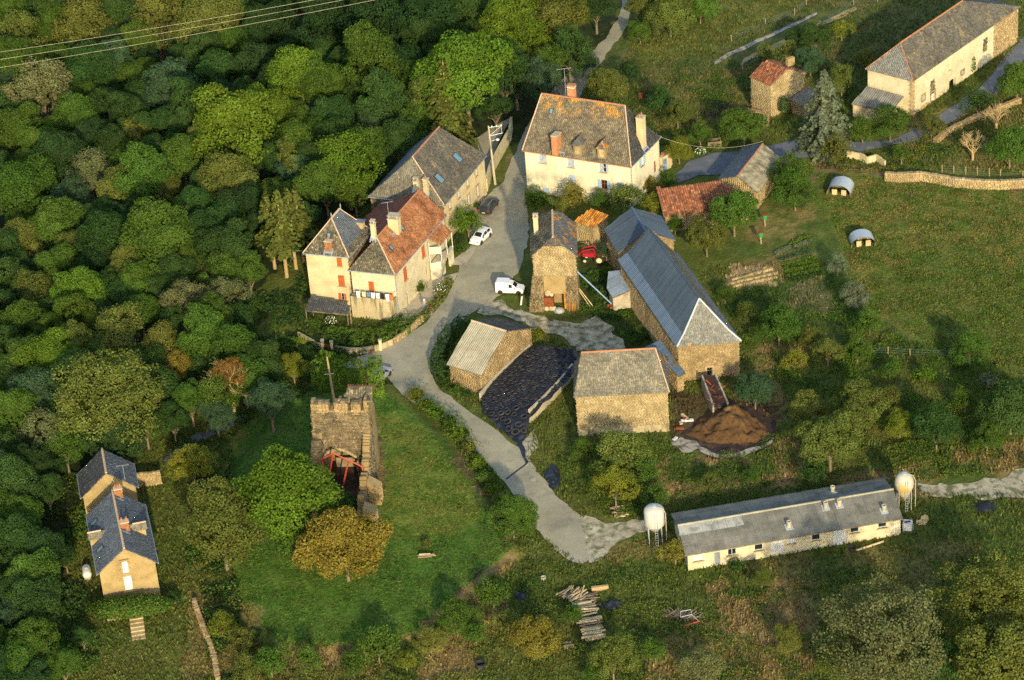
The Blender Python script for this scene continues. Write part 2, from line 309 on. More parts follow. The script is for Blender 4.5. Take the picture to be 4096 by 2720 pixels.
# ================================================================ LAND
def p2s(L): return [(x*1.7348, y*1.7348) for x, y in L]
gx = np.concatenate([[-1500, -900, -500, -300, -200, -150, -125], np.arange(-108, 108.1, .5), [125, 150, 200, 300, 500, 900, 1500]])
gy = np.concatenate([[-1500, -900, -500, -300, -200, -140, -110], np.arange(-92, 150.1, .5), [165, 200, 260, 350, 500, 900, 1500, 3000]])
GX, GY = np.meshgrid(gx, gy, indexing='ij'); GZ = TZ(GX, GY)
GZ = GZ + (vnoise(GX, GY, 2.2, 3)-.5)*.10
Vg = np.stack([GX, GY, GZ], -1).reshape(-1, 3)
def srgbmix(a, b, t): return a*(1-t[:, None])+b*t[:, None]
def ground_colour(V):
    X, Y = V[:, 0], V[:, 1]; px, py = projv(V)
    jx = (vnoise(X, Y, 1.6, 21)-.5)*46+(vnoise(X, Y, .5, 22)-.5)*22; jy = (vnoise(X, Y, 1.6, 23)-.5)*34+(vnoise(X, Y, .5, 24)-.5)*16
    qx, qy = px+jx, py+jy
    n1 = vnoise(X, Y, 5, 31); n2 = vnoise(X, Y, 1.3, 32); n3 = vnoise(X, Y, 12, 33); nf = vnoise(X, Y, .45, 35)
    G = np.array; green = G([.080, .118, .020]); olive = G([.140, .145, .030]); dark = G([.030, .048, .012]); tan = G([.27, .19, .075]); brown = G([.12, .085, .04]); bright = G([.095, .150, .018])
    col = srgbmix(green, olive, np.clip(n1*.9+n2*.5-.25, 0, 1))
    def paint(poly, c, c2=None, amt=1., pat=None):
        m = pip(qx, qy, poly).astype(float)*amt
        if pat is not None: m = m*pat
        cc = np.broadcast_to(c, col.shape) if c2 is None else srgbmix(c, c2, np.clip(n2*1.4-.2, 0, 1))
        col[:] = col*(1-m[:, None])+cc*m[:, None]
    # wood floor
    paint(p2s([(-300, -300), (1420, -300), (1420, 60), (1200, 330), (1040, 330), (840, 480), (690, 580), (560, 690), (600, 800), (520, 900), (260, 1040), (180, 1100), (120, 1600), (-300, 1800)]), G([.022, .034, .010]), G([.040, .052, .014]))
    # meadow on the right
    paint(p2s([(1880, 390), (2600, 380), (2600, 860), (2300, 850), (2120, 800), (1990, 700), (1930, 560)]), G([.105, .150, .022]), G([.185, .170, .038]))
    paint(p2s([(1990, 640), (2200, 560), (2500, 700), (2500, 860), (2300, 850), (2120, 800)]), G([.085, .140, .020]), None, .45)
    # top meadow and strips
    paint(p2s([(1400, 100), (2000, -150), (2400, -150), (2000, 160), (1730, 210), (1500, 240)]), G([.080, .115, .022]), G([.150, .140, .042]))
    paint(p2s([(1640, 120), (1880, 0), (1700, -50), (1560, 60), (1450, 100), (1480, 150)]), G([.170, .170, .034]), G([.100, .125, .024]))
    # lawn round the ruin
    paint(p2s([(730, 890), (900, 908), (960, 960), (1060, 1040), (1130, 1150), (1190, 1270), (1060, 1380), (930, 1480), (820, 1490), (650, 1490), (560, 1400), (520, 1240), (530, 1050), (620, 940)]), G([.070, .145, .018]), G([.100, .160, .024]))
    paint(p2s([(850, 930), (1000, 1000), (1080, 1100), (1130, 1180), (1040, 1240), (900, 1240), (860, 1100)]), G([.115, .170, .022]), G([.18, .19, .032]), .8)
    # dry rim of the lawn
    for a in ([(1190, 1262), (1200, 1285), (1110, 1345), (1060, 1390), (930, 1490), (925, 1476), (1040, 1380), (1120, 1310)], [(640, 1485), (830, 1483), (820, 1520), (760, 1560), (690, 1540), (640, 1510)],
              [(850, 960), (868, 960), (882, 1100), (872, 1260), (850, 1260), (846, 1100)], [(1040, 1040), (1060, 1035), (1120, 1120), (1180, 1150), (1150, 1180), (1090, 1130)], [(1140, 1190), (1180, 1180), (1190, 1250), (1160, 1240)]):
        paint(p2s(a), tan, brown, .9)
    # rough dry ground right and below
    dry = np.clip((n1*1.1+n2*.6+nf*.3-.72)*2.6, 0, 1)
    for a, am in (([(1560, 1040), (1880, 1010), (1850, 1120), (1640, 1140), (1500, 1180), (1480, 1110)], 1.), ([(1640, 1330), (1900, 1340), (1900, 1400), (1860, 1600), (1480, 1600), (1500, 1480), (1640, 1420)], 1.2), ([(1740, 800), (1860, 780), (1850, 960), (1760, 990)], .8), ([(1930, 1100), (2400, 1010), (2400, 1150), (1960, 1160)], .8),
                  ([(1060, 1380), (1180, 1300), (1160, 1420), (1020, 1560), (940, 1568)], .8), ([(620, 1500), (1100, 1500), (1100, 1568), (620, 1568)], .7), ([(1400, 1260), (1560, 1230), (1560, 1330), (1400, 1330)], .4), ([(1600, 1300), (2300, 1240), (2300, 1330), (1650, 1400)], .35),
                  ([(1750, 480), (1880, 470), (1900, 560), (1800, 640), (1700, 620)], .6), ([(1500, 210), (1730, 150), (1730, 300), (1520, 320)], .35), ([(2100, 250), (2400, 200), (2400, 400), (2060, 380)], .35), ([(440, 1360), (600, 1400), (600, 1600), (420, 1600)], .5)):
        paint(p2s(a), G([.34, .24, .085]), G([.24, .165, .06]), min(am, 1.), dry)
    # vegetable plots, bare soil
    paint(p2s([(1668, 638), (1690, 615), (1750, 608), (1795, 640), (1780, 655), (1700, 668), (1672, 660)]), G([.42, .31, .15]), G([.33, .24, .11]))
    paint(p2s([(1800, 700), (1850, 650), (1890, 640), (1925, 700), (1900, 720), (1820, 710)]), G([.33, .24, .12]), G([.10, .12, .03]), .9)
    paint(p2s([(1780, 660), (1900, 640), (1990, 700), (1980, 800), (1760, 800), (1650, 700)]), G([.035, .085, .014]), None, .45)
    paint(p2s([(1618, 262), (1650, 235), (1690, 235), (1700, 262), (1640, 285), (1612, 280)]), G([.15, .105, .06]), G([.09, .08, .04]))
    # farmyard, lean grass, earth by the stone walls
    paint(p2s([(1330, 600), (1440, 600), (1500, 700), (1500, 800), (1440, 810), (1360, 740)]), G([.050, .075, .018]), G([.035, .055, .014]), .8)
    paint(p2s([(1855, 370), (2100, 395), (2361, 425), (2361, 440), (2100, 415), (1900, 400), (1860, 420)]), tan, brown, .9)
    paint(p2s([(1550, 900), (1800, 940), (1790, 1040), (1640, 1055), (1550, 1000)]), brown, G([.09, .06, .03]), .9)
    paint(p2s([(1180, 360), (1200, 340), (1205, 330), (1180, 400), (1150, 430)]), tan, brown, .8)
    f = 1+(nf-.5)*.5
    return np.clip(col*f[:, None], .004, .8)
colg = ground_colour(Vg)
nx, ny = len(gx), len(gy)
I, J = np.meshgrid(np.arange(nx-1), np.arange(ny-1), indexing='ij'); q0 = (I*ny+J).ravel()
Fg = np.stack([q0, q0+ny, q0+ny+1, q0+1], -1)
ground = link_mesh('ground', np_mesh('ground', Vg, Fg, M['ground'], col=colg, smooth=True)); tag(ground, 'green village ground with meadows, rough grass and wooded valley side', None, kind='structure')

def densify(W, step=1.2, rag=.0, seed=1):
    out = []
    for a, b in zip(W, W[1:]+W[:1]):
        n = max(1, int(np.hypot(*(b-a)[:2])/step))
        for k in range(n):
            p = a+(b-a)*k/n
            if rag: p = p+np.array([vnoise(p[0], p[1], 1.3, seed)-.5, vnoise(p[0], p[1], 1.3, seed+1)-.5])*rag*2
            out.append(p)
    return out
def sheet(name, q, m, dz=.03, rag=.35, step=1.5, label=None, zf=None, parent=None, kind='structure', dens=1.0, px=True):
    """a surface laid on the land"""
    W = [GP(a)[:2] if px else np.array(a, float) for a in q]; D = densify(W, dens, rag, zlib.crc32(name.encode()) % 97)
    xs = [p[0] for p in D]; ys = [p[1] for p in D]
    ptx, pty = np.meshgrid(np.arange(min(xs), max(xs), step), np.arange(min(ys), max(ys), step)); ptx = ptx.ravel(); pty = pty.ravel()
    ins = sdist(ptx, pty, [tuple(p) for p in D]) > .45*step
    pts = [Vector((float(p[0]), float(p[1]))) for p in D]; n = len(pts)
    pts += [Vector((float(a), float(b))) for a, b in zip(ptx[ins], pty[ins])]
    r = delaunay_2d_cdt(pts, [], [list(range(n))], 1, 1e-5)
    v = np.array([(a.x, a.y) for a in r[0]]); z = (zf or TZ)(v[:, 0], v[:, 1])
    if zf is None: z = z+(vnoise(v[:, 0], v[:, 1], 2.2, 3)-.5)*.06
    me = bpy.data.meshes.new(name); me.from_pydata([(a, b, c+dz) for (a, b), c in zip(v.tolist(), z.tolist())], [], r[2]); me.materials.append(m)
    for pl in me.polygons: pl.use_smooth = True
    o = link_mesh(name, me, parent)
    if kind: o['kind'] = kind
    if label: o['label'] = label
    return o
S1 = p2s
road = sheet('road', S1([(1436, -30), (1436, 0), (1425, 45), (1395, 90), (1340, 145), (1290, 190), (1240, 250), (1205, 310), (1180, 370), (1160, 420), (1130, 445), (1100, 468), (1092, 500), (1080, 540), (1086, 566), (1060, 600), (1052, 640), (1030, 690), (985, 745), (930, 780), (870, 808), (815, 828),
    (790, 842), (800, 850), (880, 852), (900, 880), (925, 910), (985, 950), (1050, 990), (1100, 1045), (1160, 1110), (1210, 1180), (1250, 1235), (1300, 1290), (1345, 1302), (1390, 1270), (1400, 1248), (1345, 1195), (1290, 1150), (1240, 1090), (1210, 1045), (1160, 1005),
    (1105, 965), (1060, 930), (1015, 898), (1003, 870), (1005, 840), (1022, 800), (1050, 755), (1085, 725), (1125, 702), (1160, 680), (1182, 650), (1200, 610), (1214, 570), (1222, 520), (1216, 480), (1208, 442), (1240, 405), (1278, 362), (1310, 300), (1335, 230), (1372, 160), (1410, 112), (1448, 60), (1459, 0), (1462, -30)]),
    M['asphalt'], .09, .28, 2., 'grey village lane widening at the junction between the farm buildings')
sheet('road', S1([(2400, 60), (2361, 85), (2320, 125), (2290, 170), (2262, 200), (2200, 245), (2110, 300), (2050, 325), (1960, 330), (1850, 320), (1800, 330), (1735, 350), (1650, 352), (1590, 372), (1545, 415), (1560, 425), (1610, 405), (1700, 402), (1780, 385), (1850, 365), (1960, 355), (2110, 325), (2180, 290), (2262, 240), (2300, 215), (2361, 140), (2400, 110)]), M['asphalt_new'], .10, .2, 2., 'narrow asphalt lane passing the long barn at the top right')
sheet('path', [(2860, 245), (2916, 212), (3016, 165), (3150, 105), (3268, 50), (3268, 60), (3150, 118), (3018, 180), (2920, 228), (2860, 260)], M['lime'], .08, .2, 1.5, 'pale grey path across the upper meadow')
sheet('path', [(2960, 245), (3050, 200), (3196, 128), (3330, 70), (3416, 28), (3424, 38), (3330, 90), (3200, 150), (3060, 218), (2966, 258)], M['earth'], .08, .4, 1.5, 'bare brown earth track beside the pale path')
sheet('farmyard', [(1900, 1250), (1960, 1200), (2010, 1215), (2060, 1245), (2180, 1272), (2240, 1292), (2330, 1290), (2400, 1258), (2440, 1300), (2490, 1360), (2500, 1410), (2330, 1410), (2270, 1365), (2180, 1332), (2100, 1296), (2040, 1275), (1975, 1262)], M['gravel'], .12, .8, 1.2, 'pale gravel farmyard between the barns', dens=.6)
sheet('path', S1([(1345, 1192), (1400, 1206), (1440, 1202), (1495, 1202), (1498, 1226), (1440, 1238), (1410, 1262), (1385, 1285), (1360, 1300)]), M['gravel'], .11, .7, 1.2, 'gravel way from the lane to the white feed silo', dens=.6)
sheet('path', S1([(2112, 1112), (2230, 1118), (2300, 1100), (2400, 1075), (2400, 1140), (2300, 1160), (2220, 1150), (2130, 1136)]), M['gravel'], .07, 1., 1.2, 'worn gravel track behind the long poultry shed', dens=.6)
sheet('path', S1([(375, 1065), (430, 1012), (500, 982), (560, 955), (560, 972), (510, 1000), (450, 1024), (400, 1062)]), M['asphalt_new'], .09, .2, 1.5, 'narrow grey path between the ruin lawn and the wood')
sheet('terrace', [(1655, 1150), (1700, 1105), (1760, 1110), (1835, 1090), (1800, 1150), (1762, 1200), (1725, 1262), (1660, 1290), (1590, 1305)], M['concrete'], .10, .1, 1.5, 'small paved terrace before the red-roofed house')
sheet('terrace', [(1790, 1060), (1860, 1005), (1905, 985), (1895, 1015), (1862, 1062), (1815, 1062)], M['concrete'], .14, .1, 1.5, 'pale paved strip before the arched porch')
sheet('yard', [(1948, 700), (1965, 640), (2010, 540), (2046, 470), (1970, 510), (1900, 560), (1930, 640)], M['asphalt'], .11, .1, 1.5, 'dark yard behind the white wall of the slate-roofed house')
sheet('manure_apron', [(2690, 1760), (2760, 1700), (2850, 1640), (2960, 1600), (3060, 1640), (3110, 1720), (3090, 1770), (3010, 1810), (2900, 1830), (2790, 1800), (2700, 1795)], M['slurry'], .09, .6, 1., 'wet dark ground round the manure heap', dens=.6)
sheet('slab', [(2690, 1755), (2740, 1745), (2800, 1775), (2800, 1800), (2720, 1822), (2695, 1790)], M['lime'], .14, .6, 1., 'broken pale concrete slab left of the manure heap', dens=.5)
sheet('slab_rim', [(2800, 1790), (2880, 1822), (2960, 1812), (3050, 1782), (3090, 1762), (3094, 1772), (3050, 1800), (2960, 1830), (2880, 1842), (2800, 1810)], M['lime'], .16, .3, 1., 'curved pale concrete rim below the manure heap', dens=.5)

# ================================================================ surface pieces
def cover(name, poly, m, parent, tw=.3, th=.24, thick=.05, holes=(), jit=.15, arch=False, flat=False, edge=.0, seed=None, kind='stuff', miss=.0):
    P3 = [np.array(p, float) for p in poly]; n = np.zeros(3)
    for a, b in zip(P3, P3[1:]+P3[:1]): n += np.cross(a, b)
    n /= np.linalg.norm(n); U = np.cross([0, 0, 1.], n); U /= np.linalg.norm(U); Vv = np.cross(n, U); o = P3[0]
    p2 = [((p-o)@U, (p-o)@Vv) for p in P3]; u0, u1 = min(a for a, _ in p2), max(a for a, _ in p2); v0, v1 = min(a for _, a in p2), max(a for _, a in p2)
    r = np.random.default_rng(zlib.crc32(('%s%.2f%.2f' % (name, o[0], o[1])).encode()) if seed is None else seed)
    nu, nv = int((u1-u0)/tw)+2, int((v1-v0)/th)+2
    jj, ii = np.meshgrid(np.arange(nu), np.arange(nv)); jj = jj.ravel(); ii = ii.ravel(); k = len(jj)
    roff = r.random(nv+1)
    uc = u0+(jj+(0 if arch else roff[ii])+(r.random(k)-.5)*jit)*tw; vc = v0+(ii+.5+(r.random(k)-.5)*jit*.4)*th
    if arch: uc = u0+(jj+(r.random(k)-.5)*.08)*tw; vc = v0+(ii+.5)*th
    keep = pip(uc, vc, p2)
    if edge: keep &= sdist(uc, vc, p2) > edge
    if miss: keep &= r.random(k) > miss
    for h in holes: keep &= ~((uc > h[0]-tw*.3) & (uc < h[1]+tw*.3) & (vc > h[2]-th*.3) & (vc < h[3]+th*.3))
    uc, vc = uc[keep], vc[keep]; k = len(uc)
    if not k: return None
    hw = tw*.5*(.97-r.random(k)*jit); hh = th*(.5 if flat else .62)*(.97-r.random(k)*jit*.6)
    tz = thick*(.55+.9*r.random(k)); bz = tz*(.9+.2*r.random(k)) if flat else np.full(k, .012)
    if arch:
        us = [-hw, -hw*.5, hw*.5, hw]; zs = [0*tz, tz, tz, 0*tz]; V = []
        for b in (0, 1):
            for q in range(4):
                V.append(o+(uc+us[q])[:, None]*U+(vc+(hh if b else -hh))[:, None]*Vv+(zs[q]+(.015 if b else .05))[:, None]*n)
        V = np.stack(V, 1).reshape(-1, 3); b0 = np.arange(k)*8
        F = np.concatenate([np.stack([b0+q, b0+q+1, b0+5+q, b0+4+q], -1) for q in range(3)]+[np.stack([b0, b0+3, b0+2, b0+1], -1)]); rr = r.random(k); rn = np.concatenate([rr]*4)
    else:
        V = []
        for z in (0, 1):
            for a, b in ((-1, -1), (1, -1), (1, 1), (-1, 1)):
                zz = (-.03 if z == 0 else 1)*np.ones(k); zt = np.where(b < 0, tz, bz)*zz if z else zz
                V.append(o+(uc+a*hw)[:, None]*U+(vc+b*hh)[:, None]*Vv+zt[:, None]*n)
        V = np.stack(V, 1).reshape(-1, 3); b0 = np.arange(k)*8
        F = np.concatenate([np.stack([b0+c for c in q], -1) for q in ((4, 5, 6, 7), (0, 1, 5, 4), (1, 2, 6, 5), (3, 0, 4, 7))+(((2, 3, 7, 6),) if flat else ())])
        rn = np.tile(r.random(k), 5 if flat else 4)
    lc = LOC.get(root_of(parent).name, np.zeros(3)) if parent else 0
    ob = link_mesh(name, np_mesh(name, V-lc, F, m, rnd=rn), parent)
    if kind: ob['kind'] = kind
    return ob
def corr(name, poly, m, parent, period=.24, amp=.035, sheet_w=1.0, lift=.05, seg=4, rows=1, seed=0, gap=.0):
    """corrugated sheets over a convex roof face, each sheet an object"""
    P3 = [np.array(p, float) for p in poly]; n = np.zeros(3)
    for a, b in zip(P3, P3[1:]+P3[:1]): n += np.cross(a, b)
    n /= np.linalg.norm(n); U = np.cross([0, 0, 1.], n); U /= np.linalg.norm(U); Vv = np.cross(n, U); o = P3[0]
    p2 = [np.array([(p-o)@U, (p-o)@Vv]) for p in P3]; u0, u1 = min(p[0] for p in p2), max(p[0] for p in p2)
    vmn, vmx = min(p[1] for p in p2), max(p[1] for p in p2)
    lc = LOC.get(root_of(parent).name, np.zeros(3)); r = random.Random(seed+int(abs(o[0])*10))
    def span(u):
        vs = []
        for a, b in zip(p2, p2[1:]+p2[:1]):
            if (a[0]-u)*(b[0]-u) <= 0 and abs(a[0]-b[0]) > 1e-6: vs.append(a[1]+(b[1]-a[1])*(u-a[0])/(b[0]-a[0]))
        return (min(vs), max(vs)) if len(vs) > 1 else None
    ns = max(1, round((u1-u0)/sheet_w)); sw = (u1-u0)/ns; out = []; du = period/seg
    for k in range(ns):
        a = u0+k*sw+.004; b = u0+(k+1)*sw-.004; cnt = max(2, int((b-a)/du)+1)
        for rw in range(rows):
            lo, hi = vmn+(vmx-vmn)*rw/rows, vmn+(vmx-vmn)*(rw+1)/rows+(.12 if rw < rows-1 else 0)
            vs, fs = [], []; li = lift+(.02 if k % 2 else 0)+rw*.0+r.uniform(0, .012)
            for i in range(cnt):
                u = a+(b-a)*i/(cnt-1); s = span(min(max(u, u0+1e-4), u1-1e-4))
                if s is None: continue
                s0, s1 = max(s[0], lo), min(s[1], hi)
                if s1 <= s0: s1 = s0+1e-4
                z = amp*math.sin(2*PI*u/period)
                vs += [o+U*u+Vv*s0+n*(li+z+.03), o+U*u+Vv*s1+n*(li+z), o+U*u+Vv*s0+n*(li+z)]
            c = len(vs)//3
            if c < 2: continue
            for i in range(c-1): fs += [(3*i, 3*i+3, 3*i+4, 3*i+1), (3*i+2, 3*i+5, 3*i+3, 3*i)]
            mb = MB(); mb.add(vs, fs, r.random()); out.append(mb.build(name, m, parent, smooth=False, loc=lc))
    return out
TILE = {}
def ridge_tiles(parent, a, b, m, key='t', w=.3, ln=.42, h=.1, name='ridge_tile', limit=60):
    a = np.array(a, float); b = np.array(b, float); L = np.linalg.norm(b-a); d = (b-a)/L; n = min(limit, max(1, int(L/ln))); ln2 = L/n
    kk = (key, m.name)
    if kk not in TILE:
        mb = MB(); vs = []
        for x in (-.5, .5):
            for y, z in ((-w/2, -h*.9), (-w/4, h*.7), (0, h), (w/4, h*.7), (w/2, -h*.9)): vs.append((x*ln*1.06, y*(1 if x < 0 else .92), z+(.015 if x < 0 else 0)))
        mb.add(vs, [(i, i+1, i+6, i+5) for i in range(4)]+[(4, 3, 2, 1, 0), (5, 6, 7, 8, 9)], .5)
        me = bpy.data.meshes.new(name); me.from_pydata(mb.v, [], mb.f); at = me.attributes.new('rnd', 'FLOAT', 'FACE'); at.data.foreach_set('value', [.5]*len(mb.f)); me.materials.append(m); TILE[kk] = me
    y = np.cross([0, 0, 1.], d); y /= np.linalg.norm(y); z = np.cross(d, y); lc = LOC[root_of(parent).name]
    for i in range(n):
        p = a+d*ln2*(i+.5)-lc; o = bpy.data.objects.new(name, TILE[kk]); C.objects.link(o); o.parent = parent
        s = ln2/ln
        o.matrix_local = Matrix(((d[0]*s, y[0], z[0], p[0]), (d[1]*s, y[1], z[1], p[1]), (d[2]*s, y[2], z[2], p[2]), (0, 0, 0, 1)))

# ================================================================ buildings
DBG = 0
class B: pass
def n_of(a, b):
    d = (b-a)[:2]; d = d/np.linalg.norm(d); return np.array([d[1], -d[0], 0.])
def building(name, label, cat, E, ze, R, zr, walls, roofs, gable=(0, 0), half=(None, None), kick=None, ov=.28, zb=None, openings=(), ridge=None, hipridge=None, group=None, slab=.12, sides=(0, 1, 2, 3), noroof=False, ovg=None):
    E = [None if q is None else P(q, ze) for q in E]; k = [i for i, e in enumerate(E) if e is None][0]
    E[k] = E[(k+1) % 4]+E[(k+3) % 4]-E[(k+2) % 4]
    b = B(); b.E = E; b.ze = ze; b.zr = zr
    d = (E[2]-E[1]); d = d/np.linalg.norm(d); b.d = d; b.u = (E[1]-E[0])/np.linalg.norm(E[1]-E[0])
    m0, m1 = (E[0]+E[1])/2, (E[2]+E[3])/2
    if R is None: R0, R1 = m0+[0, 0, zr-ze], m1+[0, 0, zr-ze]
    else:
        R0 = P(R[0], zr); R1 = P(R[1], zr) if R[1] is not None else m1+[0, 0, zr-ze]
        if gable[0]: R0 = m0+(R0-m0)@np.array([*b.u[:2], 0])*b.u*0+[0, 0, zr-ze]
        R1 = R0+d*((R1-R0)@d)
        if gable[1]: R1 = R0+d*((E[2]-R0)@d)
        if gable[0] and not gable[1]: pass
    b.R = [R0, R1]; cen = sum(E)/4; 
    if zb is None: zb = float(min(TZ(e[0], e[1]) for e in E))-.3
    b.zb = zb; loc = np.array([cen[0], cen[1], zb+.3]); b.o = thing(name, label, cat, loc, group); o = b.o
    # roof faces
    F = {}
    z3 = np.array([0, 0, 1.])
    if kick:
        t, f = kick; K = [E[i]*(1-t)+(R0 if i < 2 else R1)*t for i in range(4)]
        for i in range(4): K[i] = K[i].copy(); K[i][2] = ze+(zr-ze)*f
        F['slope1'] = [K[1], K[2], R1, R0]; F['slope3'] = [K[3], K[0], R0, R1]; F['hip0'] = [K[0], K[1], R0]; F['hip2'] = [K[2], K[3], R1]
        for i in range(4): F['eave%d' % i] = [E[i], E[(i+1) % 4], K[(i+1) % 4], K[i]]
        if gable[0]: del F['hip0'], F['eave0']
        if gable[1]: del F['hip2'], F['eave2']
    else:
        s1 = [E[1], E[2]]; s3 = [E[3], E[0]]; tops = {}
        if gable[1] and half[1]:
            M1 = (E[2]+E[3])/2; M1 = np.array([M1[0], M1[1], zr]); a, c = E[2]*(1-half[1])+M1*half[1], E[3]*(1-half[1])+M1*half[1]; R1 = R1-d*half[1]*2.0; b.R[1] = R1
            s1 += [a, R1]; h2 = [a, c, R1]; tops[2] = [a, c]; s3pre = [R1, c]
        else: s1 += [R1]; h2 = [E[2], E[3], R1]; s3pre = [R1]
        if gable[0] and half[0]:
            M0 = (E[0]+E[1])/2; M0 = np.array([M0[0], M0[1], zr]); a, c = E[1]*(1-half[0])+M0*half[0], E[0]*(1-half[0])+M0*half[0]
            s1 += [R0, a]; h0 = [c, a, R0]; tops[0] = [a, c]; s3 += [c, R0]
        else: s1 += [R0]; h0 = [E[0], E[1], R0]; s3 += [R0]
        s3 = s3+s3pre
        F['slope1'] = s1; F['slope3'] = s3
        if not gable[0] or half[0]: F['hip0'] = h0
        if not gable[1] or half[1]: F['hip2'] = h2
        b.tops = tops
    b.F = F
    # walls
    u, w_ = b.u, d; og = ov if ovg is None else ovg
    Wc = [E[0]+u*ov+w_*(og if gable[0] else ov), E[1]-u*ov+w_*(og if gable[0] else ov), E[2]-u*ov-w_*(og if gable[1] else ov), E[3]+u*ov-w_*(og if gable[1] else ov)]
    b.W = Wc
    for i in sides:
        mk = walls.get(i, walls.get('all')); a, c = Wc[i].copy(), Wc[(i+1) % 4].copy(); a[2] = c[2] = 0; L = np.linalg.norm(c-a); ux = (c-a)/L; nn = n_of(a, c)
        stone = None
        if isinstance(mk, tuple): stone = mk; mk = mk[0]
        op = [q for q in openings if q[0] == i]; rects = []
        for q in op:
            (ua, za), (ub, zb2) = [wall_uv(a, ux, nn, qq) for qq in (q[1], q[2])]; rects.append((min(ua, ub), max(ua, ub), min(za, zb2), max(za, zb2), q))
        zt = ze+.02; us = sorted({0., L}|{x for r_ in rects for x in r_[:2] if 0 < x < L}); zs = sorted({zb, zt}|{x for r_ in rects for x in r_[2:4] if zb < x < zt})
        mb = MB(); T = .45
        DBG and print(name, i, "L%.1f" % L, [tuple(round(float(v), 2) for v in r_[:4])+(r_[4][3],) for r_ in rects])
        def hole(uc, zc): return any(r_[0] < uc < r_[1] and r_[2] < zc < r_[3] for r_ in rects)
        def Pt(uu, zz, dd=0.): return a+ux*uu-nn*dd+z3*zz
        cells = {(x, y): not hole((us[x]+us[x+1])/2, (zs[y]+zs[y+1])/2) for x in range(len(us)-1) for y in range(len(zs)-1)}
        for (x, y), s_ in cells.items():
            if not s_: continue
            x0, x1, y0, y1 = us[x], us[x+1], zs[y], zs[y+1]
            mb.add([Pt(x0, y0), Pt(x1, y0), Pt(x1, y1), Pt(x0, y1)], [(0, 1, 2, 3)], .5); mb.add([Pt(x0, y0, T), Pt(x1, y0, T), Pt(x1, y1, T), Pt(x0, y1, T)], [(3, 2, 1, 0)], .5)
            for dx, dy, e in ((-1, 0, ((x0, y0), (x0, y1))), (1, 0, ((x1, y1), (x1, y0))), (0, -1, ((x1, y0), (x0, y0))), (0, 1, ((x0, y1), (x1, y1)))):
                if not cells.get((x+dx, y+dy), False):
                    (p, q_), (p2, q2) = e; mb.add([Pt(p, q_), Pt(p2, q2), Pt(p2, q2, T), Pt(p, q_, T)], [(0, 1, 2, 3)], .5)
        out = [Pt(0, zb), Pt(L, zb), Pt(L, zt), Pt(0, zt)]
        gi = {0: 0, 2: 1}.get(i)
        if gi is not None and gable[gi]:
            Rg = b.R[gi]; off = -.1
            if i in getattr(b, 'tops', {}): tp = [x.copy() for x in b.tops[i]]
            elif kick: t = kick[0]; k1 = (E[i+1 if i == 0 else 3]); tp = [Rg.copy()]
            else: tp = [Rg.copy()]
            tp = [x-nn*((x-a)@nn)+z3*off for x in tp]
            top = [Pt(0, zt), Pt(L, zt)]+tp; mb.prism(top, -nn*T, .5); out = [Pt(0, zb), Pt(L, zb), Pt(L, zt)]+tp+[Pt(0, zt)]
        wo = mb.build('wall', M[mk], o)
        if stone:
            sm, tw, th = stone[1], stone[2], stone[3]
            cover('stonework', [p+nn*.004 for p in out], M[sm], wo, tw, th, .035, holes=[(r_[0]-.05, r_[1]+.05, r_[2]-zb-.02, r_[3]-zb+.02) for r_ in rects], jit=.2, flat=True)
        for r_ in rects: opening(b, o, a, ux, nn, r_)
    b.roofmats = roofs
    # roof boards
    if not noroof:
        mb = MB()
        for f in F.values(): mb.prism(f, (0, 0, -slab), .5)
        b.roof = mb.build('roof', M['wood'], o)
        for kf, f in F.items():
            spec = roofs.get(kf) or roofs.get('eave' if kf.startswith('eave') else 'all') or roofs['all']
            skin(b, f, spec, b.roof)
        if ridge: ridge_tiles(b.roof, b.R[0]+z3*.08, b.R[1]+z3*.08, M[ridge])
        if hipridge:
            K = [E[i] for i in range(4)]
            for i in range(4):
                if i in hipridge[1]: ridge_tiles(b.roof, K[i]+z3*.06, b.R[0 if i < 2 else 1]+z3*.07, M[hipridge[0]], key='h', w=.2, h=.05)
    return b
def skin(b, f, spec, parent):
    kind = spec[0]
    if kind == 'slates': cover('slates', f, M[spec[1]], parent, *(spec[2:] or (.30, .24)), thick=.045)
    elif kind == 'tiles': cover('tiles', f, M[spec[1]], parent, *(spec[2:] or (.24, .26)), thick=.06)
    elif kind == 'canal': cover('tiles', f, M[spec[1]], parent, .34, .46, thick=.15, arch=True)
    elif kind == 'corr': corr('roof_sheet', f, M[spec[1]], b.o, *spec[2:])
def wall_uv(a, ux, nn, q):
    d = ray(q); t = ((a-CAM)@nn)/(d@nn); w_ = CAM+d*t; return (w_-a)@ux, w_[2]
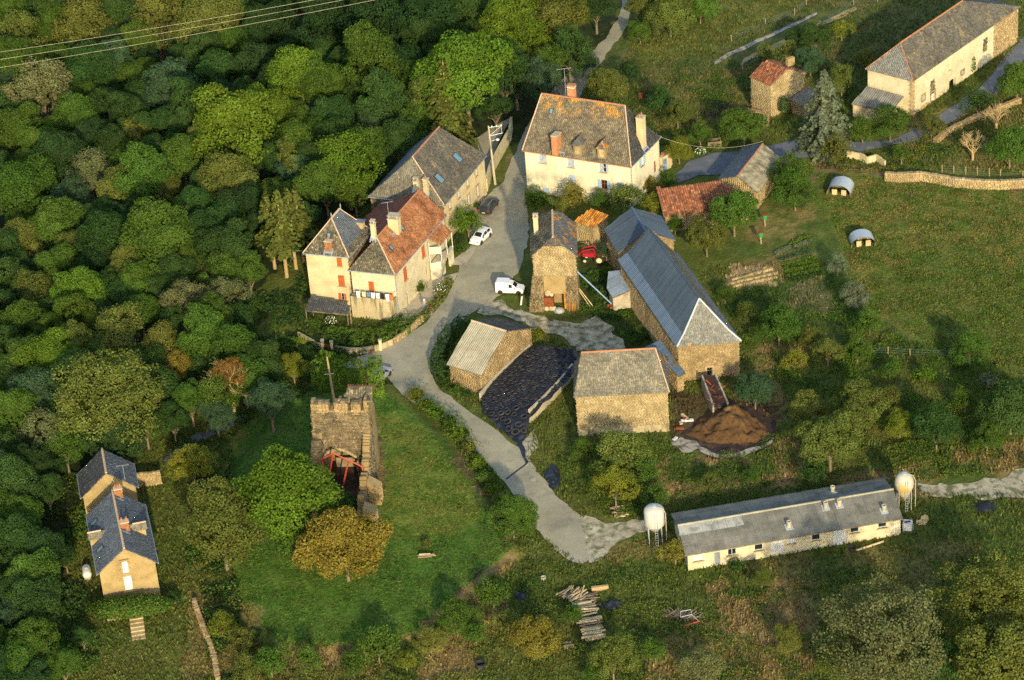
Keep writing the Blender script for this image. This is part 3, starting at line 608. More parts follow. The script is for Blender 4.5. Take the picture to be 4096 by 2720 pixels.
def opening(b, o, a, ux, nn, r_):
    u0, u1, z0, z1, q = r_; st = q[3]; kw = q[4] if len(q) > 4 else {}; z3 = np.array([0, 0, 1.])
    cu, cz, w_, h = (u0+u1)/2, (z0+z1)/2, u1-u0, z1-z0
    dd0 = .2 if z1 > b.ze+.05 else 0.
    def at(uu, zz, dd): return a+ux*uu+z3*zz+nn*(dd+dd0)
    if st == 'void':
        return
    fr = MB(); t = .07; fm = kw.get('frame', 'white')
    for uu in (u0+t/2, u1-t/2): fr.box(at(uu, cz, -.12), ux, nn, z3, t, .08, h)
    for zz in (z0+t/2, z1-t/2): fr.box(at(cu, zz, -.12), ux, nn, z3, w_-2*t, .08, t)
    isd = st.startswith('door')
    if not isd and kw.get('bars', 1): fr.box(at(cu, cz, -.12), ux, nn, z3, .06, .07, h-2*t)
    if not isd and h > 1.2: fr.box(at(cu, cz+.1, -.12), ux, nn, z3, w_-2*t, .06, .05)
    f = fr.build('door' if isd else 'window', M[fm], o)
    if isd:
        mb = MB(); n = kw.get('boards', 3)
        for k in range(n): mb.box(at(u0+t+(w_-2*t)*(k+.5)/n, cz, -.13+.006*(k % 2)), ux, nn, z3, (w_-2*t)/n-.015, .05, h-2*t)
        mb.box(at(cu, cz, -.17), ux, nn, z3, w_-2*t, .03, h-2*t)
        mb.build('door_board', M[kw.get('mat', 'wood')], f); k2 = MB(); k2.box(at(u1-.16, cz, -.08), ux, nn, z3, .05, .06, .1); k2.build('handle', M['iron'], f)
    else:
        mb = MB(); mb.box(at(cu, cz, -.17), ux, nn, z3, w_-.02, .02, h-.02); mb.build('pane', M[kw.get('pane', 'glass')], f)
    if kw.get('sill', 1) and not isd:
        mb = MB(); mb.box(at(cu, z0-.06, .04), ux, nn, z3, w_+.3, .26, .12); mb.build('sill', M[kw.get('sillmat', 'stone_pale')], f)
    if kw.get('surround'):
        mb = MB(); s = .2
        for uu in (u0-s/2, u1+s/2):
            k = 0; zz = z0
            while zz < z1-.1: mb.box(at(uu+(.04 if k % 2 else 0)*(1 if uu > cu else -1), zz+.16, .02), ux, nn, z3, s+(.08 if k % 2 else 0), .1, .3); zz += .32; k += 1
        mb.box(at(cu, z1+.12, .025), ux, nn, z3, w_+2*s+.1, .11, .24); mb.build('surround', M[kw['surround']], f)
    sm = kw.get('smat')
    def shutter(c0, c1, dd):
        mb = MB(); n = 4
        for k in range(n): mb.box(at(c0+(c1-c0)*(k+.5)/n, cz, dd), ux, nn, z3, (c1-c0)/n-.012, .035, h-.03)
        for zz in (z0+h*.18, z1-h*.18): mb.box(at((c0+c1)/2, zz, dd+.028), ux, nn, z3, c1-c0-.06, .02, .09)
        mb.build('shutter', M[sm], f)
    if st == 'closed': shutter(u0+.02, cu-.01, .01); shutter(cu+.01, u1-.02, .012)
    if st == 'open': shutter(u0-w_*.5-.03, u0-.03, .04); shutter(u1+.03, u1+w_*.5+.03, .04)
    if st == 'ajar': shutter(u0+.02, cu-.02, .03); shutter(u1+.03, u1+w_*.4, .05)
    if st == 'blind':
        mb = MB(); mb.box(at(cu, cz, -.06), ux, nn, z3, w_-.1, .03, h-.1); mb.build('blind', M[kw.get('smat', 'white')], f)

def hit(b, q, faces=None):
    d = ray(q); best = None
    for k, f in b.F.items():
        if faces and k not in faces: continue
        n = np.zeros(3)
        for a, c in zip(f, f[1:]+f[:1]): n += np.cross(a, c)
        n /= np.linalg.norm(n); dn = d@n
        if dn >= 0: continue
        t = ((f[0]-CAM)@n)/dn; p = CAM+d*t
        U = np.cross([0, 0, 1.], n); U /= np.linalg.norm(U); V = np.cross(n, U)
        poly = [((x-f[0])@U, (x-f[0])@V) for x in f]; x, y = (p-f[0])@U, (p-f[0])@V
        s = float(sdist(np.array([x]), np.array([y]), poly)[0])
        if best is None or s > best[0]: best = (s, p, n, U, V)
    return best[1:]
def upz(p, q):
    d = ray(q); t = (p[1]-CAM[1])/d[1]; return CAM[2]+d[2]*t
def chimney(b, qb, qt, w_, dp, m='brick', cap='slab', pots=0, name='chimney', capm='concrete', tall=None, faces=None):
    p, n, U, V = hit(b, qb, faces); X, Y = b.u, np.array([-b.u[1], b.u[0], 0]); z3 = np.array([0, 0, 1.])
    zt = upz(p, qt); c = p+Y*(dp/2 if Y[1] > 0 else -dp/2)
    mb = MB()
    z0 = p[2]-.4; mb.box([c[0], c[1], (z0+zt)/2], X, Y, z3, w_, dp, zt-z0); ch = mb.build(name, M[m], b.roof)
    mb = MB(); mb.box([c[0], c[1], zt+.04], X, Y, z3, w_+.16, dp+.16, .12)
    if cap == 'mitre':
        for s in (-1, 1): mb.box([c[0]+X[0]*s*w_*.38, c[1]+X[1]*s*w_*.38, zt+.28], X, Y, z3, .12, dp*.8, .4)
        mb.box([c[0], c[1], zt+.52], X, Y, z3, w_+.1, dp+.1, .08)
    mb.build('chimney_cap', M[capm], b.roof)
    if m == 'brick' and not TILE.get('nobr'):
        cover('brickwork', [c-X*w_/2-Y*(dp/2+.003)+z3*(p[2]-.3-c[2]), c+X*w_/2-Y*(dp/2+.003)+z3*(p[2]-.3-c[2]), c+X*w_/2-Y*(dp/2+.003)+z3*(zt-c[2]), c-X*w_/2-Y*(dp/2+.003)+z3*(zt-c[2])], M['brick'], ch, .22, .1, .02, flat=True, jit=.1)
    for k in range(pots):
        mb = MB(); pc = c+X*((k-(pots-1)/2)*w_*.6/max(1, pots-1) if pots > 1 else 0); mb.lathe([pc[0], pc[1], zt+.1], [(.14, 0), (.11, .45), (.13, .5), (.09, .5)], 8); mb.build('chimney_pot', M['ridge_red'], b.roof)
    mb = MB()
    for s in (-1, 1): mb.box(p+n*.05+U*s*(w_/2+.08), U, V, n, .16, dp+.5, .03)
    mb.box(p+n*.06-V*.12, U, V, n, w_+.36, .24, .03); mb.build('flashing', M['zinc'], b.roof)
    return c, zt
def skylight(b, q, w_=.8, h=1.1, pane='glass_sky', faces=None):
    p, n, U, V = hit(b, q, faces); mb = MB()
    for s in (-1, 1): mb.box(p+U*s*w_/2+n*.1, U, V, n, .07, h+.07, .1); mb.box(p+V*s*h/2+n*.1, U, V, n, w_-.07, .07, .1)
    f = mb.build('skylight', M['iron'], b.roof); mb = MB(); mb.box(p+n*.1, U, V, n, w_-.07, h-.07, .04); mb.build('pane', M[pane], f)
def gutter(b, side, m='zinc', down=None):
    E = b.E; a, c = E[side], E[(side+1) % 4]; nn = n_of(a, c); mb = MB(); mb.tube(a+nn*.06-[0, 0, .08], c+nn*.06-[0, 0, .08], .07, .07, 6); mb.build('gutter', M[m], b.o)
    if down is not None:
        p = (b.W[side] if down == 0 else b.W[(side+1) % 4])+nn*.08; p = p-(c-a)/np.linalg.norm(c-a)*(.15 if down else -.15); mb = MB(); mb.tube([p[0], p[1], b.zb+.3], [p[0], p[1], b.ze-.1], .06, .06, 6); mb.build('downpipe', M[m], b.o)
def antenna(name, label, base, h, w_=1.4, ang=.3, n=8, rz=None):
    base = np.array(base, float); t = thing(name, label, 'aerial', base); mb = MB(); mb.tube(base, base+[0, 0, h], .025, .02, 6); mb.build('mast', M['galv'], t)
    x = np.array([math.cos(ang), math.sin(ang), 0]); y = np.array([-x[1], x[0], 0]); mb = MB(); top = base+[0, 0, h-.05]; mb.tube(top-x*w_/2, top+x*w_/2, .016, .016, 4); mb.build('boom', M['galv'], t)
    mb = MB()
    for k in range(n): c = top-x*w_/2+x*w_*(k+.3)/n; mb.tube(c-y*.28, c+y*.28, .009, .009, 4)
    mb.build('element', M['galv'], t, kind='stuff'); return t
z1 = lambda x, y: (1180+x/2, 480+y/2)
z2 = lambda x, y: (2000+x/2, 300+y/2)
z3p = lambda x, y: (2916+x/2, y/2)
z4 = lambda x, y: (2000+x/2, 1084+y/2)
z5 = lambda x, y: (200+x/1.705, 1700+y/1.705)
z6 = lambda x, y: (1000+x/1.4257, 1350+y/1.4257)
z7 = lambda x, y: (2500+x/1.889, 1800+y/1.889)
z8 = lambda x, y: (2916+x/2, 784+y/2)
K_ = np.array([0, 0, 1.])
def W(i, q0, q1, st='closed', **kw): return (i, q0, q1, st, kw)
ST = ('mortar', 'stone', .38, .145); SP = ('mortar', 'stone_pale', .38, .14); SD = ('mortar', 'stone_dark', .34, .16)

# ---------------- tall manor house
man = building('manor_house', 'tall cream manor house with steep lichen-covered hipped roof beside the lane', 'house',
    [None, (2088, 601), (2524, 668), (2645, 545)], 7., [(2166, 375), (2502, 421)], 14., {'all': 'plaster_white', 3: 'plaster'},
    {'all': ('slates', 'slate_lichen'), 'hip2': ('slates', 'slate_dark'), 'eave2': ('slates', 'slate_dark')}, kick=(.16, .10), ridge='ridge_red', hipridge=('ridge_pale', (1, 2)),
    openings=[W(1, z2(313, 632), z2(372, 708), smat='shutter_pale'), W(1, z2(540, 664), z2(597, 742), smat='shutter_pale'), W(1, z2(797, 704), z2(852, 782), 'ajar', smat='shutter_pale'),
        W(1, z2(550, 796), z2(607, 877), 'blind', smat='shutter_pale'), W(1, z2(808, 836), z2(860, 916), 'open', smat='shutter_blue', frame='wood_red'), W(1, z2(933, 857), z2(993, 913), smat='shutter_pale'),
        W(1, z2(343, 899), z2(395, 942), smat='shutter_blue'), W(2, z2(1124, 676), z2(1148, 716), 'open', smat='shutter_blue', pane='glass_sky'), W(2, z2(1232, 694), z2(1254, 772), 'door', mat='wood_red', frame='white')])
gutter(man, 1, 'ridge_red'); gutter(man, 2, 'zinc', 0)
c1, zt = chimney(man, z2(478, 612), z2(478, 478), 1.5, .9, 'brick', capm='concrete')
c2, zt2 = chimney(man, z2(1160, 585), z2(1140, 340), 1.15, 1.0, 'plaster', pots=2, faces=['hip2', 'eave2'])
mb = MB(); pr = man.R[0]+man.d*((P(z2(565, 200), 14.)-man.R[0])@man.d)+np.array([0, .9, 0]); mb.box(pr+[0, 0, .1], man.d, [-man.d[1], man.d[0], 0], K_, 1.1, .8, 3.2); ch = mb.build('chimney', M['brick'], man.roof)
mb = MB(); mb.box(pr+[0, 0, 1.45], man.d, [-man.d[1], man.d[0], 0], K_, 1.16, .86, .12, ); mb.build("chimney_band", M["white"], man.roof); mb = MB(); mb.box(pr+[0, 0, 1.75], man.d, [-man.d[1], man.d[0], 0], K_, 1.25, .95, .12); mb.build('chimney_cap', M['brick'], man.roof)
antenna('tv_aerial', 'tall television aerial behind the ridge of the manor house', pr+[-.9, .2, -.8], 5.2, 2.2, .1)
skylight(man, z2(412, 290), .5, .75, 'glass_sky')
def dormer(b, q, w_, h, dp, m='slate_orange', wm='mortar', shut='stone_pale'):
    p, n, U, V = hit(b, q); out = np.array([U[1], -U[0], 0]); X = U; o = b.roof; c = p+out*.05
    mb = MB(); mb.box(c-out*dp/2+K_*(h/2-.2), X, out, K_, w_, dp, h+.4); d = mb.build('dormer', M[wm], o)
    mb = MB(); mb.box(c+out*.02+K_*h*.48, X, out, K_, w_*.55, .06, h*.72); mb.build('window', M[shut], d)
    mb = MB(); t = K_*(h+w_*.8); a, e = c-X*(w_/2+.12)+out*.15+K_*h*.97, c+X*(w_/2+.12)+out*.15+K_*h*.97; ap = c-out*.35+t; bk = c-out*(dp+.9)+t; a2, e2 = a-out*(dp+.4), e-out*(dp+.4)
    fs = [[a, e, ap], [e, e2, bk, ap], [a2, a, ap, bk]]
    for f in fs: mb.prism(f, (0, 0, -.08))
    r = mb.build('dormer_roof', M['wood'], o)
    for f in fs: cover('slates', f, M[m], r, .22, .18, .04)
for x, y in ((622, 640), (815, 668)): dormer(man, z2(x, y), 1.3, 1.7, 1.4)

def shed(name, label, cat, q, wallm, roofm, inset=.15, zb=None, slab=.1, th=None, posts=False, parent=None, walls=None, group=None):
    """lean-to: roof polygon given as (pixel x, pixel y, height), walls under its edges"""
    T = [P((a, b_), z) for a, b_, z in q]; cen = sum(T)/len(T); zb = (float(TZ(cen[0], cen[1]))-.3) if zb is None else zb
    o = parent or thing(name, label, cat, (cen[0], cen[1], zb+.3), group); b = B(); b.o = o; b.E = T; b.F = {'slope': T}; b.zb = zb
    mb = MB(); mb.prism(T, (0, 0, -slab)); b.roof = mb.build('roof', M['wood'], o); b.u = (T[1]-T[0])/np.linalg.norm(T[1]-T[0]); b.u[2] = 0; b.u /= np.linalg.norm(b.u)
    if roofm[0] == 'corr': corr('roof_sheet', T, M[roofm[1]], o, *roofm[2:])
    elif roofm[0] != 'none': skin(b, T, roofm, b.roof)
    Wp = [t+(cen-t)/np.linalg.norm((cen-t)[:2])*inset*1.4 for t in T]; b.W = Wp
    for i in range(len(T)):
        if walls is not None and i not in walls: continue
        a, c = Wp[i], Wp[(i+1) % len(T)]; nn = n_of(a, c)
        if posts:
            mb = MB(); mb.tube([a[0], a[1], zb], a-[0, 0, slab], .08, .08, 6); mb.build('post', M['wood'], o); continue
        mk = wallm; stone = None
        if isinstance(mk, tuple): stone = mk; mk = mk[0]
        ta, tc = a-K_*slab, c-K_*slab; mb = MB(); A0, C0 = np.array([a[0], a[1], zb]), np.array([c[0], c[1], zb]); poly = [A0, C0, tc, ta]
        mb.prism(poly, -nn*.35, .5); wo = mb.build('wall', M[mk], o)
        if stone: cover('stonework', [p+nn*.004 for p in poly], M[stone[1]], wo, stone[2], stone[3], .035, jit=.2, flat=True)
    return b
# small porch right of the manor
pc = shed('porch', 'small white outhouse with blue door against the right side of the manor', 'outhouse', [(*z2(1274, 660), 2.7), (*z2(1372, 620), 2.5), (*z2(1362, 588), 2.6), (*z2(1290, 622), 2.9)], 'plaster', ('canal', 'canal'), .1)
a = pc.W[0].copy(); c = pc.W[1].copy(); a[2] = c[2] = 0; ux = (c-a)/np.linalg.norm(c-a); nn = n_of(a, c)
mb = MB(); mb.box(a+ux*.95+nn*.04+K_*1.05, ux, nn, K_, .95, .05, 2.0); dd = mb.build('door', M['blue'], pc.o)
mb = MB()
for k in range(5): mb.box(a+ux*(.62+.16*k)+nn*.08+K_*1.6, ux, nn, K_, .04, .03, .8)
mb.build('door_bar', M['iron'], dd)

# ---------------- long slate-roofed house by the lane
lb = building('long_house', 'long cream house with big grey slate roof and two roof windows', 'house',
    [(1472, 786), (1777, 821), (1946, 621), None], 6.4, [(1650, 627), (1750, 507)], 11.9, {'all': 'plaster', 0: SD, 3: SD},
    {'all': ('slates', 'slate'), 'hip0': ('slates', 'slate_pale'), 'slope3': ('slates', 'slate_blue')}, ridge='ridge_red', hipridge=('ridge_pale', (1,)),
    openings=[W(1, z1(cx-11, cy-h/2+9), z1(cx+11, cy+h/2-11), 'ajar' if h < 60 else 'open', smat='shutter_pale', pane='glass', surround='stone_pale') for cx, cy, h in ((1445, 427, 50), (1378, 512, 50), (1305, 600, 50), (1234, 690, 50), (1460, 572, 92), (1388, 645, 85), (1246, 822, 85))]
      + [W(1, z1(1311, 705), z1(1329, 752), 'door', mat='wood_red', frame='stone_pale')])
skylight(lb, z1(1297, 303), 1.15, 1.5); skylight(lb, z1(1152, 470), 1.15, 1.5)
gutter(lb, 1, 'zinc'); gutter(lb, 0, 'zinc')
for qb, qt, w_ in ((z1(968, 570), z1(966, 492), .75), (z1(1048, 600), z1(1044, 478), .7)):
    chimney(lb, qb, qt, w_, .6, 'plaster', 'mitre' if w_ > .7 else 'slab', pots=0 if w_ > .7 else 1, faces=['hip0', 'slope1'])

# ---------------- pyramid-roofed tower house
ty = building('tower_house', 'three-storey cream tower house with pointed slate roof at the wood edge', 'house',
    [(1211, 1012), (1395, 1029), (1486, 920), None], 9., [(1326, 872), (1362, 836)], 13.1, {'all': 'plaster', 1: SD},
    {'all': ('slates', 'slate_mossy'), 'slope1': ('slates', 'slate_blue')}, hipridge=('ridge_pale', (0, 1, 2)), ridge='ridge_pale', kick=(.2, .14),
    openings=[W(0, z1(330, 1100), z1(380, 1172), smat='shutter_red'), W(0, z1(341, 1240), z1(403, 1330), smat='shutter_red'), W(0, z1(345, 1382), z1(398, 1446), 'ajar', smat='shutter_red')])
chimney(ty, z1(268, 1055), z1(266, 975), .95, .7, 'brick', pots=1)
skylight(ty, z1(272, 925), .5, .7); gutter(ty, 0); gutter(ty, 1)
for q_, zz in ((z1(292, 785), 13.1), (z1(365, 712), 13.1)):
    p = P(q_, 13.1); mb = MB(); mb.lathe([p[0], p[1], 13.], [(.12, 0), (.05, .4), (.1, .55), (.02, 1.0)], 8); mb.build('finial', M['zinc'], ty.roof)
p_, n_, U_, V_ = hit(ty, z1(525, 850)); mb = MB(); mb.box(p_+K_*.3, U_, [U_[1], -U_[0], 0], K_, .8, 1., 1.); dm = mb.build('dormer', M['stone_pale'], ty.roof); mb = MB(); mb.box(p_+K_*.85, U_, [U_[1], -U_[0], 0], K_, 1., 1.3, .1); mb.build('dormer_roof', M['slate_blue'], ty.roof)
aw = shed('lean_to', 'dark flat canopy on posts at the foot of the tower house', 'canopy', [(*z1(78, 1525), 2.6), (*z1(425, 1560), 2.6), (*z1(442, 1487), 3.2), (*z1(125, 1420), 3.2)], 'wood', ('slates', 'slate_dark'), .1, posts=True)

# ---------------- red-roofed house
rd = building('red_roofed_house', 'cream house with orange tiled roof, slate end and balcony hung with washing', 'house',
    [(1392, 1080), (1580, 1099), (1786, 860), None], 7., [(1507, 950), (1680, 760)], 10.6, {'all': 'plaster_pale'},
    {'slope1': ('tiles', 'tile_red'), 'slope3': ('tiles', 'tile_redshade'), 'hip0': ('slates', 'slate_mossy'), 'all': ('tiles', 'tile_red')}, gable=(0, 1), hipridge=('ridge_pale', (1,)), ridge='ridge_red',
    openings=[W(0, z1(585, 1290), z1(638, 1378), 'closed', smat='shutter_red', sill=0), W(1, z1(864, 1192), z1(899, 1268), smat='shutter_red'), W(1, z1(1010, 1020), z1(1042, 1085), smat='shutter_red'),
        W(1, z1(890, 1385), z1(914, 1480), 'door', mat='cloth_grey', frame='stone_pale'), W(1, z1(1046, 1180), z1(1062, 1240), 'door', mat='wood_red', frame='stone_pale')])
gutter(rd, 0); gutter(rd, 1, 'zinc', 0)
for q_ in (z1(854, 866), z1(767, 1023)): skylight(rd, q_, .55, .75)
chimney(rd, z1(790, 895), z1(760, 800), 1.5, 1.1, 'plaster', 'mitre', faces=['slope1']); chimney(rd, z1(628, 950), z1(620, 835), .6, .6, 'plaster', 'mitre', faces=['hip0', 'slope3'])
c_, n_, U_, V_ = hit(rd, z1(760, 880)); antenna('tv_aerial', 'flat television aerial over the broad chimney of the red-roofed house', c_+[0, .4, .2], 4.0, 1.7, .2)
# rear roof, its tile colour darkened because it faces away from the sun
T = [P(z1(1000, 562), 10.5), P(z1(655, 703), 6.6), P(z1(540, 800), 6.6), P(z1(690, 905), 10.5)]
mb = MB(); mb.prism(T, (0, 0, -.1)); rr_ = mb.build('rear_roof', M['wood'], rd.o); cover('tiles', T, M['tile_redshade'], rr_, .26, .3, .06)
mb = MB(); mb.prism([T[1]-[0, 0, .1], T[1]*[1, 1, 0], T[2]*[1, 1, 0], T[2]-[0, 0, .1]], (.3, -.1, 0)); mb.prism([T[2]-[0, 0, .1], T[2]*[1, 1, 0], T[3]*[1, 1, 0], T[3]-[0, 0, .1]], (.05, .3, 0)); mb.build('rear_wall', M['mortar'], rd.o)
p_ = T[0]*.45+(T[1]*.5+T[2]*.5)*.55
# balcony block with stained face
a, c = rd.W[0].copy(), rd.W[1].copy(); a[2] = c[2] = 0; ux = (c-a)/np.linalg.norm(c-a); nn = n_of(a, c); L = np.linalg.norm(c-a); zd = wall_uv(a, ux, nn, z1(610, 1392))[1]
dpt = 1.15; mb = MB(); mb.box(a+ux*(L/2)+nn*(dpt/2+.003)+K_*((zd-.6)/2), ux, nn, K_, L, dpt, zd+.6); bk = mb.build('balcony', M['plaster_dirty'], rd.o)
mb = MB()
for zz in (.12, 1.0): mb.tube(a+nn*(dpt-.05)+K_*(zd+zz), a+ux*L+nn*(dpt-.05)+K_*(zd+zz), .03, .03, 5)
for k in range(int(L/.14)): mb.tube(a+nn*(dpt-.05)+ux*(.05+.14*k)+K_*zd, a+nn*(dpt-.05)+ux*(.05+.14*k)+K_*(zd+1.), .012, .012, 4)
for s in (0, L):
    for zz in (.12, 1.): mb.tube(a+ux*s+nn*.02+K_*(zd+zz), a+ux*s+nn*(dpt-.05)+K_*(zd+zz), .025, .025, 5)
mb.build('railing', M['iron'], bk)
CL = [(505, 'cloth_white', 1.0, 'white shirt hanging nearest the wall end of the balcony line'), (550, 'cloth_yellow', .8, 'pale yellow cloth on the balcony washing line'), (588, 'cloth_blue', .7, 'light blue cloth on the balcony washing line'), (622, 'cloth_white', .9, 'white cloth hanging below the red balcony shutters'),
      (660, 'cloth_white', .85, 'white vest hanging left of the black garment'), (697, 'cloth_black', .9, 'black garment on the balcony washing line'), (736, 'cloth_white', 1.1, 'long white towel right of the black garment'), (770, 'cloth_orange', .9, 'orange cloth at the corner end of the balcony line')]
for x, m_, h, lb_ in CL:
    u_, _z = wall_uv(a+nn*(dpt+.04), ux, nn, z1(x, 1380)); top = a+nn*(dpt+.04)+ux*u_+K_*(zd+.98); vs = []; n_ = 7
    for i in range(n_):
        for j in range(4): vs.append(top+ux*((i/(n_-1)-.5)*.58*(1-.06*j))+nn*(.03*math.sin(i*2.1+j))-K_*(h*j/3*(1+.05*math.sin(i*3))))
    th_ = [v_+nn*.012 for v_ in vs]; N_ = len(vs); mb = MB(); fs = [(i*4+j, i*4+j+1, i*4+j+5, i*4+j+4) for i in range(n_-1) for j in range(3)]
    mb.add([*vs, *th_], fs+[tuple(reversed([k_+N_ for k_ in f])) for f in fs]); o_ = mb.build('garment', M[m_], None, loc=top-K_*h); tag(o_, lb_, 'garment', 'washing on the balcony line')
# porch with arch
por = [P(z1(1062, 945), 6.9), P(z1(1165, 1000), 5.3), P(z1(1252, 893), 5.3), P(z1(1165, 822), 6.9)]
mb = MB(); mb.prism(por, (0, 0, -.1)); pr_ = mb.build('porch_roof', M['wood'], rd.o); cover('tiles', por, M['tile_red'], pr_, .24, .26, .06)
g0, g1 = GP(z1(1075, 1225)), GP(z1(1180, 1255)); 
def arch_wall(mb, a, ux, nn, L, z0, z1_, hole=None, T=.35, n=24, ztop=None):
    """vertical wall in narrow strips, with an arched hole (uc, half width, spring, rise)"""
    for k in range(n):
        u = L*(k+.5)/n; zt_ = ztop(u) if ztop else z1_; zl = z0
        if hole:
            uc, hw, sp, rise = hole
            if abs(u-uc) < hw: zl = sp+rise*math.sqrt(max(0, 1-((u-uc)/hw)**2))
        if zt_-zl > .02: mb.box(a+ux*u+K_*((zt_+zl)/2)-nn*T/2, ux, nn, K_, L/n+.002, T, zt_-zl, .5)
pa = por[1].copy(); pb = por[2].copy(); pa[2] = pb[2] = 0; pux = (pb-pa)/np.linalg.norm(pb-pa); pn = n_of(pa, pb); pL = np.linalg.norm(pb-pa)+.5
e1 = por[0].copy(); e1[2] = 0; mb = MB(); arch_wall(mb, pa-pn*.2, pux, pn, pL, -.3, 2.7, (pL*.52, 1.0, 1.0, 1.0), n=26); mb.build('arched_wall', M['plaster_white'], rd.o)
fux = (pa-e1)/np.linalg.norm(pa-e1); fn = n_of(e1, pa); mb = MB(); arch_wall(mb, e1, fux, fn, np.linalg.norm(pa-e1)-.2, -.3, 2.7, None, n=2); mb.build('porch_wall', M['plaster_white'], rd.o)
mb = MB(); mb.prism([e1+K_*2.74-fn*.1, pa+K_*2.74, pb+K_*2.74+pux*.4, e1+K_*2.74+pux*3.]+[], (0, 0, -.08)); mb.build('porch_floor', M['concrete'], rd.o)
mb = MB()
for t in (0.02, .98): p = e1*(1-t)+pa*t; mb.tube(p+K_*2.7, p+K_*(6.2-1.1*t), .06, .06, 6)
for t in (.5, .98): p = pa*(1-t)+pb*t; mb.tube(p+K_*2.7, p+K_*5.2, .06, .06, 6)
mb.build('porch_post', M['white'], rd.o)
mb = MB(); NS = 12
for k in range(NS):
    t = (k+.5)/NS; mb.box(e1*(1-t)+pa*t+fn*.06+K_*(4.9-t*.4), fux, fn, K_, np.linalg.norm(pa-e1)/NS*.96, .03, 1.1)
mb.build('striped_screen', M['awning'], rd.o)
mb = MB()
for k in range(NS):
    if k % 2: t = (k+.5)/NS; mb.box(e1*(1-t)+pa*t+fn*.085+K_*(4.9-t*.4), fux, fn, K_, np.linalg.norm(pa-e1)/NS*.4, .02, 1.08)
mb.build('screen_stripe', M['cloth_yellow'], rd.o)

# ---------------- small stone barn with open lower bay, beside the lane
sb = building('stone_barn', 'small two-storey stone barn with pointed half-hipped roof, cluttered open bay below', 'barn',
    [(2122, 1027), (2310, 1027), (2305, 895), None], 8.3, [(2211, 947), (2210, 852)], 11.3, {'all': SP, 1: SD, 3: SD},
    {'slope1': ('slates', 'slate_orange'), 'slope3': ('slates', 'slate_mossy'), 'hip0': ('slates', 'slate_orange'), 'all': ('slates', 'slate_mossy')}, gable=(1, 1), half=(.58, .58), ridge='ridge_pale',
    openings=[(0, z4(352, 178), z4(536, 345), 'void', {})])
chimney(sb, z2(290, 1255), z2(288, 1145), .65, .5, 'plaster', 'mitre', faces=['slope3'])
a, c = sb.W[0].copy(), sb.W[1].copy(); a[2] = c[2] = 0; ux = (c-a)/np.linalg.norm(c-a); nn = n_of(a, c); L = np.linalg.norm(c-a)
ua, za = wall_uv(a, ux, nn, z4(345, 38)); ub, zb_ = wall_uv(a, ux, nn, z4(532, 178)); mb = MB(); mb.box(a+ux*(ua+ub)/2+nn*.085+K_*(za+zb_)/2, ux, nn, K_, ub-ua, .07, za-zb_); mb.build('plaster_panel', M['render_ochre'], sb.o)
mb = MB(); mb.box(a+ux*(ua+ub)/2-nn*1.6+K_*1.2, ux, nn, K_, ub-ua+1, .1, 3.6); mb.build('back_wall', M['mortar'], sb.o)
mb = MB(); zt = za; bs = [a+ux*-.9+nn*1.3, a+ux*(ua-.0)+nn*1.0]
lo = [a-ux*.9-nn*2.+K_*-.3, a-ux*.9+nn*1.2+K_*-.3, a+ux*(ua-.05)+nn*1.1+K_*-.3, a+ux*(ua-.05)-nn*.0+K_*-.3]; hi = [a-ux*.15-nn*2.+K_*zt, a-ux*.15+nn*.25+K_*zt, a+ux*(ua-.05)+nn*.25+K_*zt, a+ux*(ua-.05)-nn*.0+K_*zt]
mb.add(lo+hi, [(0, 1, 5, 4), (1, 2, 6, 5), (2, 3, 7, 6), (4, 5, 6, 7)]); bt = mb.build('buttress', M['mortar'], sb.o)
for f in ([lo[1], lo[2], hi[2], hi[1]], [lo[0], lo[1], hi[1], hi[0]]): cover('stonework', f, M['stone_dark'], bt, .4, .22, .09, flat=True, jit=.5)
mb = MB(); lo = [a+ux*(ub+.02)+nn*.02+K_*-.3, a+ux*(ub+.02)+nn*.55+K_*-.3, a+ux*(L+.1)+nn*.55+K_*-.3, a+ux*(L+.1)-nn*2+K_*-.3]; hi = [a+ux*(ub+.02)+nn*.02+K_*zt, a+ux*(ub+.02)+nn*.12+K_*zt, a+ux*(L+.02)+nn*.12+K_*zt, a+ux*(L+.02)-nn*2+K_*zt]
mb.add(lo+hi, [(0, 1, 5, 4), (1, 2, 6, 5), (2, 3, 7, 6), (4, 5, 6, 7)]); bt = mb.build('buttress', M['mortar'], sb.o)
cover('stonework', [lo[1], lo[2], hi[2], hi[1]], M['stone_dark'], bt, .36, .22, .09, flat=True, jit=.5)
SBa, SBx, SBn, SBu = a, ux, nn, (ua, ub)

og_ = shed('tile_shed', 'low stone outhouse with orange canal-tiled roof under the manor shrubs', 'outhouse', [(*z2(590, 1168), 3.2), (*z2(748, 1228), 3.2), (*z2(868, 1138), 4.4), (*z2(722, 1080), 4.4)], SP, ('canal', 'canal_orange'))

# ---------------- long barn with steel roof, and its cross wing
HB = building('long_barn', 'long stone barn with dark corrugated steel roof and slate hipped end', 'barn',
    [(2707, 1389), (2966, 1366), None, (2472, 1040)], 5.4, [(2797, 1196), (2582, 887)], 10.3, {'all': ST},
    {'slope3': ('corr', 'steel', .34, .06, 1.05, .05), 'eave3': ('corr', 'steel_pale', .34, .06, 1.05, .05), 'slope1': ('slates', 'slate'), 'eave1': ('slates', 'slate_blue'), 'hip0': ('slates', 'slate_orange_few'), 'eave0': ('slates', 'slate_orange_few'), 'all': ('slates', 'slate')},
    gable=(0, 1), kick=(.3, .24), openings=[W(0, z4(1655, 772), z4(1700, 832), 'dark', pane='glass', frame='wood', surround='stone_pale')])
mb = MB()
for i in (0, 1):
    K0 = HB.F['hip0'][i]; 
    for p, q_ in ((HB.E[i], K0), (K0, HB.R[0])): mb.tube(p+K_*.1, q_+K_*.1, .13, .13, 6)
